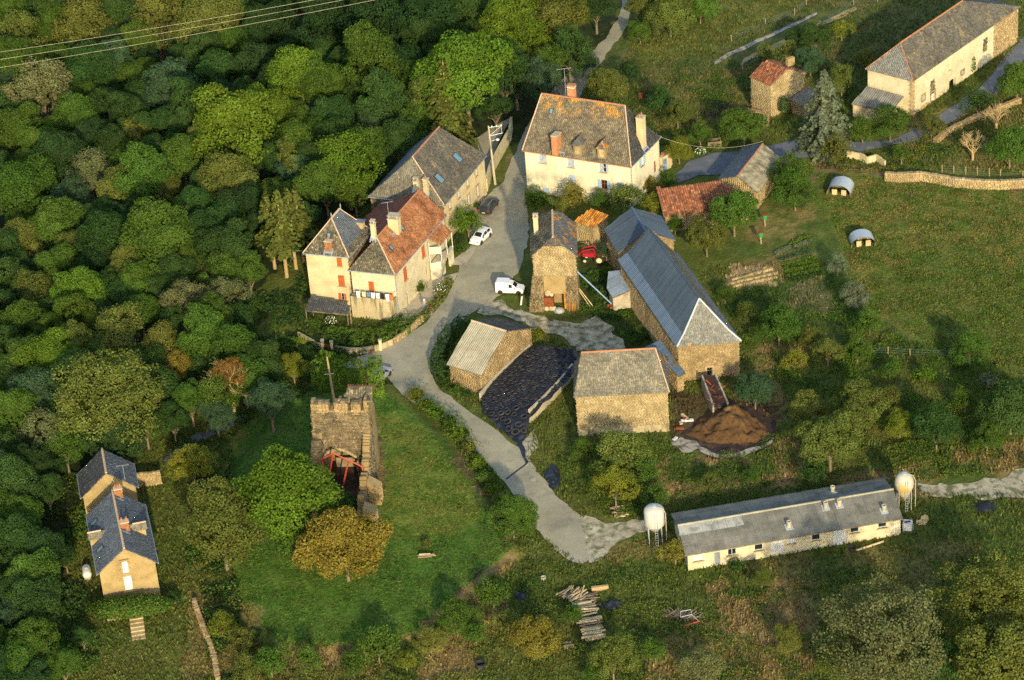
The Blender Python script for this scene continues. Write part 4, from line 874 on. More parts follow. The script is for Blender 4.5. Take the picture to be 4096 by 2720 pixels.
mb.build('hip_flashing', M['galv'], HB.roof); mb = MB(); mb.tube(HB.R[0]+K_*.08, HB.R[1]+K_*.08, .16, .16, 6); mb.build('ridge_flashing', M['steel'], HB.roof)
WG = building('cross_wing', 'lower steel-roofed barn wing joined to the far end of the long barn', 'barn',
    [(2472, 1015), (2702, 962), None, (2417, 917)], 5.3, None, 7.7, {'all': ST}, {'all': ('corr', 'steel', .34, .06, 1.05, .05)}, gable=(1, 1))
mb = MB(); mb.tube(WG.R[0]+K_*.08, WG.R[1]+K_*.08, .16, .16, 6); mb.build('ridge_flashing', M['steel_pale'], WG.roof)
shed('tin_shed', 'small rusty-sided lean-to with crumpled zinc roof against the long barn', 'shed', [(*z4(855, 140), 2.4), (*z4(900, 218), 2.2), (*z4(1056, 152), 2.9), (*z4(985, -5), 3.2), (*z4(870, 10), 2.8)], 'concrete', ('corr', 'zinc', .22, .02, .9, .05), .2)
shed('steel_lean_to', 'pale blue-grey steel roof filling the gap behind the square barn', 'shed', [(*z4(1115, 632), 2.6), (*z4(1350, 762), 2.9), (*z4(1430, 846), 2.7), (*z4(1488, 818), 2.9), (*z4(1430, 742), 3.4), (*z4(1285, 556), 3.6)], ST, ('corr', 'steel_pale', .26, .03, 1., .05), .4)

# ---------------- square barn in front
sq = building('square_barn', 'stone barn with broad lichen-grey hipped roof left of the manure heap', 'barn',
    [None, (2295, 1589), (2677, 1568), (2672, 1425)], 6., [(2325, 1411), (2622, 1400)], 9.6, {'all': SP},
    {'all': ('slates', 'slate_pale'), 'hip2': ('slates', 'slate_orange'), 'eave2': ('slates', 'slate_orange')}, kick=(.2, .12), ridge='ridge_red', hipridge=('ridge_pale', (2,)))
a, c = sq.W[1].copy(), sq.W[2].copy(); a[2] = c[2] = 0; ux = (c-a)/np.linalg.norm(c-a); nn = n_of(a, c); L = np.linalg.norm(c-a)
mb = MB(); mb.box(a+ux*L/2+nn*.06+K_*.3, ux, nn, K_, L, .12, 1.5); mb.build('plinth', M['plaster_dirty'], sq.o)

# ---------------- fibre-cement barn at the junction
fb = building('junction_barn', 'stone barn with pale corrugated roof beside the silage clamp at the junction', 'barn',
    [None, (1786, 1458), (1925, 1502), (2135, 1312)], 3.3, None, 6.4, {'all': ST}, {'slope1': ('corr', 'fibro_pale', .30, .05, 1.1, .05, 4, 2), 'slope3': ('slates', 'slate')}, gable=(1, 1), ridge='ridge_pale')
# ---------------- long poultry shed
pl = building('poultry_shed', 'long low cream poultry shed with grey corrugated roof and stubby vents', 'shed',
    [None, (2741, 2223), (3612, 2075), (3535, 1914)], 2.5, None, 3.75, {'all': 'plaster_pale'}, {'all': ('corr', 'fibro', .30, .05, 1.0, .05, 4, 3)}, gable=(1, 1), ov=.35,
    openings=[W(1, z7(517, 802), z7(588, 832), 'dark', pane='white'), W(1, z7(672, 775), z7(724, 862), 'door', mat='zinc', frame='galv'), W(1, z7(775, 752), z7(843, 788), 'dark'), W(1, z7(977, 718), z7(1043, 752), 'dark', bars=0),
        W(1, z7(1100, 692), z7(1202, 775), 'door', mat='white', boards=6), W(1, z7(1222, 672), z7(1288, 702), 'blind', smat='white'), W(1, z7(1410, 643), z7(1476, 677), 'dark', bars=0), W(1, z7(1572, 616), z7(1674, 712), 'door', mat='white', boards=6),
        W(1, z7(1702, 590), z7(1768, 618), 'dark', bars=0), W(1, z7(1912, 552), z7(1978, 580), 'dark', bars=0), W(1, z7(2032, 545), z7(2083, 632), 'door', mat='white', boards=4)])
for x, y in ((1238, 600), (1515, 455), (1618, 438), (1956, 478), (1570, 338)):
    p, n, U, V = hit(pl, z7(x, y-14)); mb = MB(); mb.box(p+n*.1, U, V, n, .9, .95, .05); fl = mb.build('vent_base', M['galv'], pl.roof)
    mb = MB(); mb.lathe(p+n*.1, [(.26, 0), (.22, .5), (.24, .55), (.3, .6), (.3, .85), (.18, .86), (.18, .5)], 12); mb.build('vent_cowl', M['concrete'], pl.roof, smooth=False)
for o_ in [o for o in pl.o.children if o.name.startswith('roof_sheet')]:
    v = np.mean([tuple(x.co) for x in o_.data.vertices], 0)+LOC[pl.o.name]; px, py = projv(v)
    f1 = (px-2690)/(3575-2690); ry = 2112-153*f1
    if 2690 < px < 2960 and ry < py < ry+45: o_.data.materials[0] = M['clear_sheet']
mb = MB(); mb.tube(pl.R[0]+K_*.1, pl.R[1]+K_*.1, .14, .14, 6); mb.build('ridge_cap', M['fibro_pale'], pl.roof)

# ---------------- slate houses lower left
O = building('slate_house', 'ochre gabled house with dark blue slate roof, dormers and two brick chimneys', 'house',
    [(389, 2298), (631, 2251), (580, 2017), None], 5., None, 7.9, {'all': 'render_ochre'}, {'all': ('slates', 'slate_blue')}, gable=(1, 1), ridge='ridge_pale', ovg=.12,
    openings=[W(0, z5(486, 928), z5(538, 1000), 'blind', smat='white', surround='render_ochre'), W(0, z5(499, 1036), z5(569, 1122), 'blind', smat='white', surround='render_ochre')])
N_ = building('slate_house', 'smaller ochre gabled house with mossy slate roof behind the brick chimneys', 'house',
    [(324, 1993), (552, 1949), (534, 1852), None], 5., None, 7.9, {'all': 'render_ochre'}, {'slope3': ('slates', 'slate_dark'), 'all': ('slates', 'slate_blue')}, gable=(1, 1), ridge='ridge_pale', ovg=.12)
for s in (1, 3): gutter(O, s); gutter(N_, s)
chimney(O, z5(515, 715), z5(512, 668), .95, .6, 'brick', pots=2, faces=['slope1']); chimney(O, z5(472, 490), z5(466, 440), .95, .6, 'brick', pots=3, faces=['slope1'])
skylight(O, z5(305, 667), .75, 1.0); skylight(O, z5(345, 850), .75, 1.)
def gable_dormer(b, q, w_, h, ln, slates, faces):
    p, n, U, V = hit(b, q, faces); out = np.array([U[1], -U[0], 0]); o = b.roof; mb = MB(); mb.box(p-out*ln*.5+K_*(h/2-.3), U, out, K_, w_, ln, h+.6); d = mb.build('dormer', M['render_ochre'], o)
    mb = MB(); mb.box(p+out*.02+K_*h*.4, U, out, K_, w_*.6, .05, h*.7); mb.build('window', M['glass_sky'], d)
    r = p+K_*(h+.55)+out*.2; rb = r-out*(ln+1.2); a_, e_ = p-U*(w_/2+.15)+out*.2+K_*h, p+U*(w_/2+.15)+out*.2+K_*h; fs = [[a_-out*(ln+.6), a_, r, rb], [e_, e_-out*(ln+.6), rb, r]]; mb = MB()
    for f in fs: mb.prism(f, (0, 0, -.08))
    g = mb.build('dormer_roof', M['wood'], o)
    for f in fs: cover('slates', f, M[slates], g, .22, .2, .03)
    ridge_tiles(g, rb+out*.8+K_*.05, r+K_*.05, M['ridge_pale'], key='d', w=.22, ln=.35, h=.07)
gable_dormer(O, z5(280, 812), 1.1, 1.1, 1.2, 'slate_pale', ['slope3']); gable_dormer(O, z5(655, 738), 1.1, 1.1, 1.2, 'slate_pale', ['slope1'])
p, n, U, V = hit(N_, z5(512, 375)); antenna('tv_aerial', 'television aerial on the roof of the smaller slate house', p, 2.2, 1.6, .1)

# ---------------- long barn top right
Q = building('plastered_barn', 'very long pale plastered barn with slate roof at the top right', 'barn',
    [(3461, 276), (3653, 325), (4083, 25), None], 6.2, [(3601, 172), (3846, 2)], 10.2, {'all': 'plaster_pale'}, {'all': ('slates', 'slate'), 'hip0': ('slates', 'slate_orange_few')}, hipridge=('ridge_red', (0, 1)), ridge='ridge_red', zb=-.6,
    openings=[W(1, z3p(1541, 768), z3p(1564, 796), 'dark', surround='stone'), W(1, z3p(1616, 742), z3p(1646, 812), 'door', mat='white', frame='stone_pale', surround='stone'), W(1, z3p(1762, 650), z3p(1812, 712), 'void'), W(1, z3p(1857, 572), z3p(1876, 588), 'dark', surround='stone_dark'), W(1, z3p(1759, 538), z3p(1769, 556), 'dark', bars=0)])
mb = MB(); a, c = Q.W[1].copy(), Q.W[2].copy(); a[2] = c[2] = 0; ux = (c-a)/np.linalg.norm(c-a); nn = n_of(a, c)
for (q0, q1_) in ((z3p(1610, 655), z3p(1646, 735)), (z3p(2032, 318), z3p(2064, 400))):
    (ua, za), (ub, zb2) = wall_uv(a, ux, nn, q0), wall_uv(a, ux, nn, q1_); pts = [a+ux*ua+K_*zb2+nn*.01, a+ux*ub+K_*zb2+nn*.01, a+ux*ub+K_*za+nn*.01, a+ux*ua+K_*za+nn*.01]; cover('blocked_opening', pts, M['stone_dark'], Q.o, .3, .18, .05, flat=True, jit=.4)
(ua, _), (ub, _) = wall_uv(a, ux, nn, z3p(2115, 250)), wall_uv(a, ux, nn, z3p(2318, 100)); cover('bare_stonework', [a+ux*ua+nn*.005-K_*.3, a+ux*(np.linalg.norm(c-a))+nn*.005-K_*.3, a+ux*(np.linalg.norm(c-a))+nn*.005+K_*6.1, a+ux*ua+nn*.005+K_*6.1], M['stone'], Q.o, .4, .2, .06, flat=True, jit=.4)
cover('bare_stonework', [a+nn*.005-K_*.3, a+ux*6+nn*.005-K_*.3, a+ux*6+nn*.005+K_*.6, a+nn*.005+K_*.6], M['stone'], Q.o, .4, .2, .06, flat=True, jit=.4, miss=.25)
for t in (0, 1):
    pq = a+nn*.01; ax_ = ux if t else np.array([-n_of(Q.W[0], Q.W[1])[1], n_of(Q.W[0], Q.W[1])[0], 0])*1.
    for k in range(18): 
        mbq = MB(); mbq.box(a+ux*(.22 if k % 2 else .32)+nn*.02+K_*(.1+k*.34), ux, nn, K_, .44 if k % 2 else .64, .12, .30) if t else mbq.box(a-n_of(Q.W[0], Q.W[1])*-.02+(Q.W[0]-Q.W[1])/np.linalg.norm(Q.W[0]-Q.W[1])*(.3 if k % 2 else .2)*[1, 1, 0]+K_*(.1+k*.34), (Q.W[0]-Q.W[1])/np.linalg.norm(Q.W[0]-Q.W[1]), n_of(Q.W[0], Q.W[1]), K_, .6 if k % 2 else .4, .12, .30); mbq.build('corner_stone', M['stone_pale'], Q.o)
shed('lean_to', 'lean-to with ribbed grey roof and three dark roof panels on the plastered barn', 'lean-to', [(*z3p(980, 832), 2.3), (*z3p(1290, 900), 2.3), (*z3p(1402, 772), 3.6), (*z3p(1102, 695), 3.6)], 'plaster', ('corr', 'fibro', .36, .06, 1.1, .06))
for x, y in ((1115, 755), (1190, 780), (1265, 800)):
    p = P(z3p(x, y), 3.1); 
R_ = building('pigeon_tower', 'narrow square stone tower with red canal-tiled roof below the plastered barn', 'tower',
    [None, (2996, 306), (3083, 343), (3225, 292)], 5.5, None, 7.3, {'all': SP}, {'all': ('canal', 'canal')}, gable=(1, 1), ov=.2)
mb = MB(); q_ = P(z3p(490, 500), 7.4); mb.box(q_+[0, 0, .2], R_.u, [-R_.u[1], R_.u[0], 0], K_, 1.3, .6, 1.3); mb.build('chimney', M['render_ochre'], R_.roof)
shed('outhouse', 'low stone outhouse with dark slate roof right of the square tower', 'outhouse', [(*z3p(485, 795), 2.3), (*z3p(600, 850), 2.3), (*z3p(740, 730), 3.2), (*z3p(620, 690), 3.2)], ST, ('slates', 'slate_orange_few'))
shed('outhouse', 'tiny lean-to with brown tiles at the foot of the square tower', 'outhouse', [(*z3p(215, 905), 1.6), (*z3p(280, 950), 1.6), (*z3p(330, 900), 2.4), (*z3p(150, 862), 2.4)], SD, ('canal', 'canal'))
TT = shed('tiled_shed', 'long low shed roofed with red-brown canal tiles behind the walnut bush', 'shed', [(2655, 868, 2.6), (3000, 815, 2.6), (2882, 724, 4.3), (2627, 756, 4.3)], ST, ('canal', 'canal'), .25)
UU_ = building('lane_shed', 'stone shed with grey slate and mossy corrugated roof slopes by the yard lane', 'shed',
    [(2872, 716), (3031, 772), (3131, 640), None], 2.9, None, 4.5, {'all': SP}, {'slope1': ('corr', 'fibro_mossy', .30, .05, 1.1, .05, 4, 2), 'slope3': ('slates', 'slate_blue')}, gable=(1, 1), ridge='ridge_red')

# ================================================================ RUIN
zr0 = 1.0; RA, RB = P((1242, 1622), 12.), P((1468, 1621), 12.); RA[2] = RB[2] = 0
rl = np.linalg.norm(RB-RA); rx = (RB-RA)/rl; rn = n_of(RA, RB)
ru = thing('ruined_tower', 'ruined stone keep with crenellated wall, pointed arch and red steel props', 'ruin', RA*.5+RB*.5+[0, 0, zr0])
uc1, za1 = wall_uv(RA, rx, rn, z6(525, 640)); ul_, _ = wall_uv(RA, rx, rn, z6(415, 700)); ur_, _ = wall_uv(RA, rx, rn, z6(605, 690)); _, zs1 = wall_uv(RA, rx, rn, z6(600, 685))
hw_ = (ur_-ul_)/2; ucn = (ur_+ul_)/2
def ruinwall(name, a, ux, nn, L, ztop, hole=None, T=1., n=40, z0=0., stones='stone_dark', both=True, sub=None):
    mb = MB()
    for k in range(n):
        u = L*(k+.5)/n; zl = z0
        if hole and abs(u-hole[0]) < hole[1]: zl = hole[2]+hole[3]*(1-(abs(u-hole[0])/hole[1])**1.7)
        if ztop(u)-zl > .05: mb.box(a+ux*u+K_*((ztop(u)+zl)/2)-nn*T/2, ux, nn, K_, L/n+.004, T, ztop(u)-zl, .5)
    o = mb.build(name, M['mortar'], sub or ru)
    # rubble stones set proud on faces, following top and hole
    r = np.random.default_rng(int(L*100)); V, F, R = [], [], []
    for face, off in ((1, .0), (-1, T)) if both else ((1, 0.),):
        z = z0
        while z < 13:
            u = r.random()*.3; hgt = r.uniform(.14, .26)
            while u < L:
                w_ = r.uniform(.25, .6)
                if u+w_*.5 < L and z+hgt < ztop(min(u+w_/2, L-.01)) and not (hole and abs(u+w_/2-hole[0]) < hole[1] and z < hole[2]+hole[3]*(1-(abs(u+w_/2-hole[0])/hole[1])**1.7)+.1):
                    c = a+ux*(u+w_/2)+K_*(z+hgt/2)-nn*off; d = r.uniform(.03, .13)*(1.6 if r.random() < .12 else 1)
                    b0 = len(V)
                    for s in (0, 1):
                        for p, q_ in ((-1, -1), (1, -1), (1, 1), (-1, 1)): V.append(c+ux*p*w_*.47*(1-.1*s)+K_*q_*hgt*.46*(1-.1*s)+nn*face*(d*s-.02*(1-s)))
                    F += [(b0+4, b0+5, b0+6, b0+7), (b0, b0+1, b0+5, b0+4), (b0+1, b0+2, b0+6, b0+5), (b0+2, b0+3, b0+7, b0+6), (b0+3, b0, b0+4, b0+7)]; R += [r.random()]*5
                u += w_
            z += hgt
    if F:
        ob = link_mesh('rubble_stonework', np_mesh('rubble', np.array(V)-LOC[ru.name], np.array(F), M[stones], rnd=R), o); ob['kind'] = 'stuff'
    # capping stones
    return o
rg2 = random.Random(5)
base_top = 11.0
ruinwall('gate_wall', RA, rx, rn, rl, lambda u: base_top+.25*math.sin(u*3.1), (ucn, hw_, zs1, za1-zs1), 1.2, 44, stones='stone_dark')
for u0, u1, h in ((0, 2.2, 1.1), (2.9, 4.5, 1.2), (5.0, 6.2, 1.05), (6.6, rl, 1.5)):
    u1 = min(u1, rl)
    if u1-u0 < .3: continue
    mb = MB(); mb.box(RA+rx*(u0+u1)/2+K_*(base_top+h/2-.1)-rn*.6, rx, rn, K_, u1-u0, 1.2, h+.3); mo = mb.build('merlon', M['mortar'], ru)
    p0 = RA+rx*u0+K_*(base_top-.1)+rn*.004; cover('rubble_stonework', [p0, p0+rx*(u1-u0), p0+rx*(u1-u0)+K_*(h+.1), p0+K_*(h+.1)], M['stone'], mo, .42, .22, .12, flat=True, jit=.6)
    for k in range(int((u1-u0)/.45)+1):
        mb = MB(); c_ = RA+rx*(u0+.25+k*.45)+K_*(base_top+h+.1+rg2.random()*.15)-rn*rg2.uniform(.2, 1.); mb.box(c_, rx, rn, K_, rg2.uniform(.3, .55), rg2.uniform(.4, .8), rg2.uniform(.15, .35)); mb.build('coping_stone', M['stone_dark'], ru)
# arch rim stones
for k in range(15):
    t = (k+.5)/15*2-1; uu = ucn+hw_*t*1.0; zz = zs1+(za1-zs1)*(1-abs(t)**1.7); mb = MB(); an = math.atan2(-(za1-zs1)*1.7*abs(t)**.7*(1 if t > 0 else -1), hw_); X_ = rx*math.cos(an)+K_*math.sin(an); Z_ = -rx*math.sin(an)+K_*math.cos(an)
    mb.box(RA+rx*uu+K_*(zz)+Z_*.16+rn*.05, X_, rn, Z_, hw_*2/15*1.25, .3, .34); mb.build('arch_stone', M['stone_pale'], ru)
# flanking walls
def ztr(u): return (11. if u < .8 else 9.4-1.0*u if u < 2.6 else max(1.5, 5.6-.42*(u-3)+.5*math.sin(u*2.3)+.35*math.sin(u*5.1)))
LR = np.linalg.norm((GP((1449, 2107))-RB)[:2]); ruinwall('side_wall', RB-rn*1.2, rn, n_of(np.zeros(3), rn)*-1 if False else rx, LR, ztr, T=.85, n=40, stones='stone_dark')
def ztl(u): return 10.6 if u < .8 else 8.8-.75*u+.5*math.sin(u*2.9)+.3*math.sin(u*6.3)
ruinwall('side_wall', RA+rx*1.0-rn*1.2, rn, rx, 10., ztl, T=1.2, n=30, stones='stone_dark')
mb = MB()
for v_, hh in ((4.2, 3.9), (8.5, 3.0)):
    p0 = RB+rn*v_+rx*.1; lo = [p0+[0, 0, 0.6], p0+rx*1.5+[0, 0, .6], p0+rx*1.5+rn*1.6+[0, 0, .6], p0+rn*1.6+[0, 0, .6]]; lo = [x*[1, 1, 0]+K_*.6 for x in lo]; hi = [lo[0]+K_*hh, lo[1]+K_*hh*.75, lo[2]+K_*hh*.7, lo[3]+K_*hh]
    mb = MB(); mb.add(lo+hi, [(0, 1, 5, 4), (1, 2, 6, 5), (2, 3, 7, 6), (3, 0, 4, 7), (4, 5, 6, 7)]); bt = mb.build('buttress', M['mortar'], ru)
    cover('rubble_stonework', [lo[1], lo[2], hi[2], hi[1]], M['stone_pale'], bt, .4, .24, .12, flat=True, jit=.6); cover('rubble_stonework', [lo[3], lo[2], hi[2], hi[3]][::-1] if False else [lo[2], lo[3], hi[3], hi[2]], M['stone_dark'], bt, .4, .24, .12, flat=True, jit=.6)
# chamber behind the wall
for s, nm in ((0, 'a'), (1, 'b')):
    st_ = RA+rx*(rl-.0 if s else .0)-rn*5.6
    mb = MB(); mb.box(RA+rx*(rl-.5 if s else .5)-rn*2.5+K_*5.2, rn, rx, K_, 2.8, 1., 10.6); mb.build('chamber_wall', M['mortar'], ru)
mb = MB(); mb.box(RA+rx*rl/2-rn*4.2+K_*4.6, rx, rn, K_, rl, .7, 9.8); mb.build('chamber_wall', M['stone_dark'], ru)
mb = MB(); mb.box(RA+rx*(ucn+.2)-rn*2.6+K_*(za1-4.2), rx, rn, K_, 2.4, .2, 2.6); mb.build('boarded_doorway', M['wood'], ru)
mb = MB(); mb.box(RA+rx*rl/2-rn*2.5+K_*9.6, rx, rn, K_, rl-1.2, 2.8, .3); mb.build('shade_slab', M['mortar'], ru)  # ceiling slab added to darken the chamber behind the arch
mb = MB(); mb.box(RA+rx*rl/2+rn*.5+K_*1.12, rx, rn, K_, rl-1.0, 9.5, .2); mb.build('shade_floor', M['slurry'], ru)  # added floor, coloured dark so the arch interior looks shaded
q4 = [P(z6(480, 385), 12.3), P(z6(672, 452), 11.8), P(z6(655, 385), 12.6), P(z6(545, 350), 13.0)]
t1 = [RA+rx*(rl*.52)-rn*1.3+K_*11.6, RA+rx*(rl+.3)-rn*1.3+K_*11.6, RA+rx*(rl+.3)-rn*3.1+K_*12.9, RA+rx*(rl*.62)-rn*3.1+K_*12.9]
t2 = [RA+rx*(rl+.3)-rn*4.9+K_*11.4, RA+rx*(rl*.52)-rn*4.9+K_*11.4, RA+rx*(rl*.62)-rn*3.1+K_*12.9, RA+rx*(rl+.3)-rn*3.1+K_*12.9]
mb = MB(); mb.prism(t1, (0, 0, -.15)); mb.prism(t2, (0, 0, -.15)); tr_ = mb.build('tower_roof', M['wood'], ru); cover('tiles', t1, M['slate_mossy'], tr_, .3, .35, .1, arch=True); cover('tiles', t2, M['canal'], tr_, .3, .35, .1, arch=True)
# red props
def onpl(q, off):
    d = ray(q); t = ((RA+rn*off-CAM)@rn)/(d@rn); return CAM+d*t
fr_ = [onpl(z6(335, 737), 3.2), onpl(z6(475, 660), 3.2), onpl(z6(650, 742), 3.2)]
for p_, q_ in ((fr_[0], fr_[1]), (fr_[1], fr_[2]), (fr_[0]*.45+fr_[1]*.55, onpl(z6(415, 835), 3.2)), (fr_[1], onpl(z6(440, 850), 3.2)), (fr_[1]*.5+fr_[2]*.5, onpl(z6(530, 850), 3.2)), (fr_[2], onpl(z6(615, 900), 3.2)), (onpl(z6(440, 845), 3.2), onpl(z6(510, 878), 3.2)), (fr_[0], onpl(z6(372, 790), 3.2)), (onpl(z6(510, 878), 3.2), onpl(z6(570, 905), 3.2))):
    mb = MB(); mb.tube(p_, q_, .1, .1, 4); mb.build('steel_prop', M['red_steel'], ru)

# ================================================================ WALLS AND FENCES
def wallpath(name, label, cat, q, h, T, m, stones=None, cap=None, px=True, tops=None):
    Wp = [GP(a) for a in q]; o = thing(name, label, cat, Wp[0]); mb = MB(); outs = []
    for i, (a, c) in enumerate(zip(Wp[:-1], Wp[1:])):
        ux = (c-a)*[1, 1, 0]; L = np.linalg.norm(ux); ux /= L; nn = np.array([ux[1], -ux[0], 0]); n = max(1, int(L/.8))
        for k in range(n):
            u = L*(k+.5)/n; zz = a[2]+(c[2]-a[2])*u/L; hh = h if tops is None else h*(1+tops*(random.random()-.5)*2)
            mb.box(a*[1, 1, 0]+ux*u+K_*(zz+hh/2-.15), ux, nn, K_, L/n+.03, T, hh+.3, .5)
        outs.append((a, c, ux, nn, L))
    w_ = mb.build('wall', M[m], o)
    for a, c, ux, nn, L in outs:
        if stones:
            for s in (-1, 1):
                p0 = a*[1, 1, 0]+nn*s*T/2*1.01+K_*(a[2]-.1); p1 = c*[1, 1, 0]+nn*s*T/2*1.01+K_*(c[2]-.1)
                pl_ = [p0, p1, p1+K_*(h+.1), p0+K_*(h+.1)] if s > 0 else [p1, p0, p0+K_*(h+.1), p1+K_*(h+.1)]
                cover('stonework', pl_, M[stones], w_, .36, .2, .1, flat=True, jit=.6)
            n = int(L/.42)
            for k in range(n):
                mb = MB(); mb.box(a*[1, 1, 0]+ux*(k+.5)*L/n+K_*(a[2]+(c[2]-a[2])*(k+.5)/n+h+.06+random.random()*.1), ux, nn, K_, L/n*.92, T*random.uniform(.8, 1.15), .22); mb.build('coping_stone', M[stones], o)
        elif cap:
            mb = MB(); mb.box((a+c)/2*[1, 1, 0]+K_*((a[2]+c[2])/2+h+.04), ux, nn, K_, L+.02, T+.1, .08); mb.build('coping', M[cap], o)
    return o
wallpath('garden_wall', 'long pale rendered wall between the lane and the dark yard', 'wall', [(1948, 765), (1966, 700), (2004, 628), (2042, 562), (2048, 515)], 2.0, .3, 'plaster', cap='plaster')
wallpath('clamp_wall', 'tilted concrete side wall of the silage clamp against the corrugated barn', 'wall', [(1922, 1606), (1960, 1560), (2000, 1516), (2050, 1470), (2120, 1408)], 1.3, .22, 'concrete')
wallpath('clamp_wall', 'stained concrete side wall of the silage clamp facing the grass bank', 'wall', [(2120, 1690), (2172, 1642), (2222, 1590), (2262, 1545), (2292, 1506)], 2.0, .25, 'concrete')
wallpath('boundary_wall', 'low stained wall with piers between the shrubs and the junction', 'wall', [(1345, 1405), (1400, 1414), (1450, 1414), (1520, 1400), (1570, 1380)], .9, .25, 'plaster_dirty')
wallpath('boundary_wall', 'low sunlit stone wall curving along the lane below the terrace', 'wall', [(1575, 1376), (1620, 1345), (1665, 1305), (1690, 1282)], .6, .35, 'mortar', stones='stone_pale')
wallpath('boundary_wall', 'short dirty wall left of the red garden gate', 'wall', [(1195, 1350), (1240, 1375), (1285, 1398)], .9, .25, 'plaster_dirty')
for q_, l_ in (((1293, 1402), 'square pale pier left of the red garden gate'), ((1330, 1408), 'square pale pier right of the red garden gate'), ((1524, 1402), 'pale pier near the flower pot at the junction')):
    g = GP(q_); t = thing('gate_pier', l_, 'pier', g); mb = MB(); mb.box(g+K_*.8, (1, 0, 0), (0, 1, 0), K_, .38, .38, 1.7); mb.build('shaft', M['plaster'], t); mb = MB(); mb.box(g+K_*1.68, (1, 0, 0), (0, 1, 0), K_, .5, .5, .1); mb.build('cap', M['concrete'], t)
a, c = GP((1296, 1403)), GP((1327, 1409)); t = thing('garden_gate', 'small red-brown garden gate between two pale piers', 'gate', a); ux = (c-a)/np.linalg.norm(c-a)
for k in range(8):
    mb = MB(); mb.box(a+ux*(.1+np.linalg.norm(c-a)*(k+.5)/9)+K_*.65, ux, [-ux[1], ux[0], 0], K_, .09, .04, 1.1); mb.build('slat', M['wood_red'], t)
mb = MB(); [mb.tube(a+K_*zz, c+K_*zz, .03, .03, 4) for zz in (.3, 1.)]; mb.build('rail', M['wood_red'], t)
wallpath('yard_wall', 'broken pale wall below the twin-trunked tree by the drystone wall', 'wall', [(3388, 632), (3440, 640), (3472, 655), (3505, 645), (3540, 668)], 1.1, .3, 'plaster', tops=.12)
wallpath('drystone_wall', 'long pale drystone wall along the top of the meadow', 'wall', [(3540, 722), (3600, 726), (3690, 722), (3750, 732), (3820, 745), (3900, 752), (4000, 756), (4130, 748)], 1.2, .6, 'mortar', stones='stone_pale')
wallpath('drystone_wall', 'tumbled drystone bank beside the lane below the plastered barn', 'wall', [(3740, 575), (3790, 535), (3850, 505), (3905, 478), (4000, 440), (4080, 410)], .6, .7, 'mortar', stones='stone', tops=.3)
wallpath('garden_wall', 'short rubble wall with pale coping joining the smaller slate house', 'wall', [(548, 1944), (600, 1940), (648, 1934)], 1.7, .4, 'mortar', stones='stone_pale')
wallpath('garden_wall', 'ochre stone wall running down the left side of the ruin lawn', 'wall', [(780, 2420), (800, 2480), (830, 2560), (860, 2640), (875, 2740)], .9, .4, 'mortar', stones='stone')
wallpath('terrace_wall', 'low stone terrace wall with pots below the ivy of the slate house', 'wall', [(432, 2480), (470, 2474), (524, 2464)], 1.4, .4, 'mortar', stones='stone_pale')
wallpath('terrace_wall', 'overgrown end of the terrace wall right of the stone steps', 'wall', [(585, 2452), (625, 2446), (662, 2440)], .8, .4, 'mortar', stones='stone')
g = GP((556, 2560)); t = thing('stone_steps', 'flight of pale stone steps down from the slate house terrace', 'steps', g); hd = GP((548, 2480))-g; hd[2] = 0; sl_ = np.linalg.norm(hd)/7; hd /= np.linalg.norm(hd); sx = np.array([hd[1], -hd[0], 0])
for k in range(7):
    mb = MB(); mb.box(g+hd*sl_*(k+.5)+K_*(.1+.17*k), sx, hd, K_, 1.6, sl_*1.0, .2); mb.build('step', M['stone_pale'], t)
    if k: mb = MB(); mb.box(g+hd*sl_*(k+.5)+K_*(.08*k-.1), sx, hd, K_, 1.5, sl_, .17*k); mb.build('riser_block', M['mortar'], t)
def fence(label, q, h=1.2, wires=3, m='bark_dry'):
    G_ = [GP(a) for a in q]; t = thing('fence', label, 'fence', G_[0])
    for a in G_: mb = MB(); mb.tube(a-K_*.1, a+K_*h+[random.uniform(-.05, .05), 0, 0], .06, .05, 6); mb.build('post', M[m], t)
    mb = MB()
    for a, c in zip(G_[:-1], G_[1:]):
        for k in range(wires): zz = h*(k+1)/(wires+.6); mb.tube(a+K_*zz, c+K_*zz, .008, .008, 3, caps=False)
    mb.build('wire', M['zinc'], t); return t
fence('wire fence with thin pale posts behind the drystone wall', [(3768, 690), (3815, 693), (3863, 697), (3909, 700), (3957, 704), (4001, 707), (4091, 714)], 1.3)
fence('post and wire fence along the pale path in the upper meadow', [(2926, 165), (3062, 100), (3178, 60), (3226, 20)], 1.2)
fence('line of thin posts below the tan track', [(2970, 280), (3110, 200), (3280, 110), (3415, 20), (3510, 8)], 1.2)
fence('loose fence posts at the foot of the meadow above the allotment', [(3486, 1420), (3552, 1417), (3640, 1425), (3800, 1430)], 1.2)

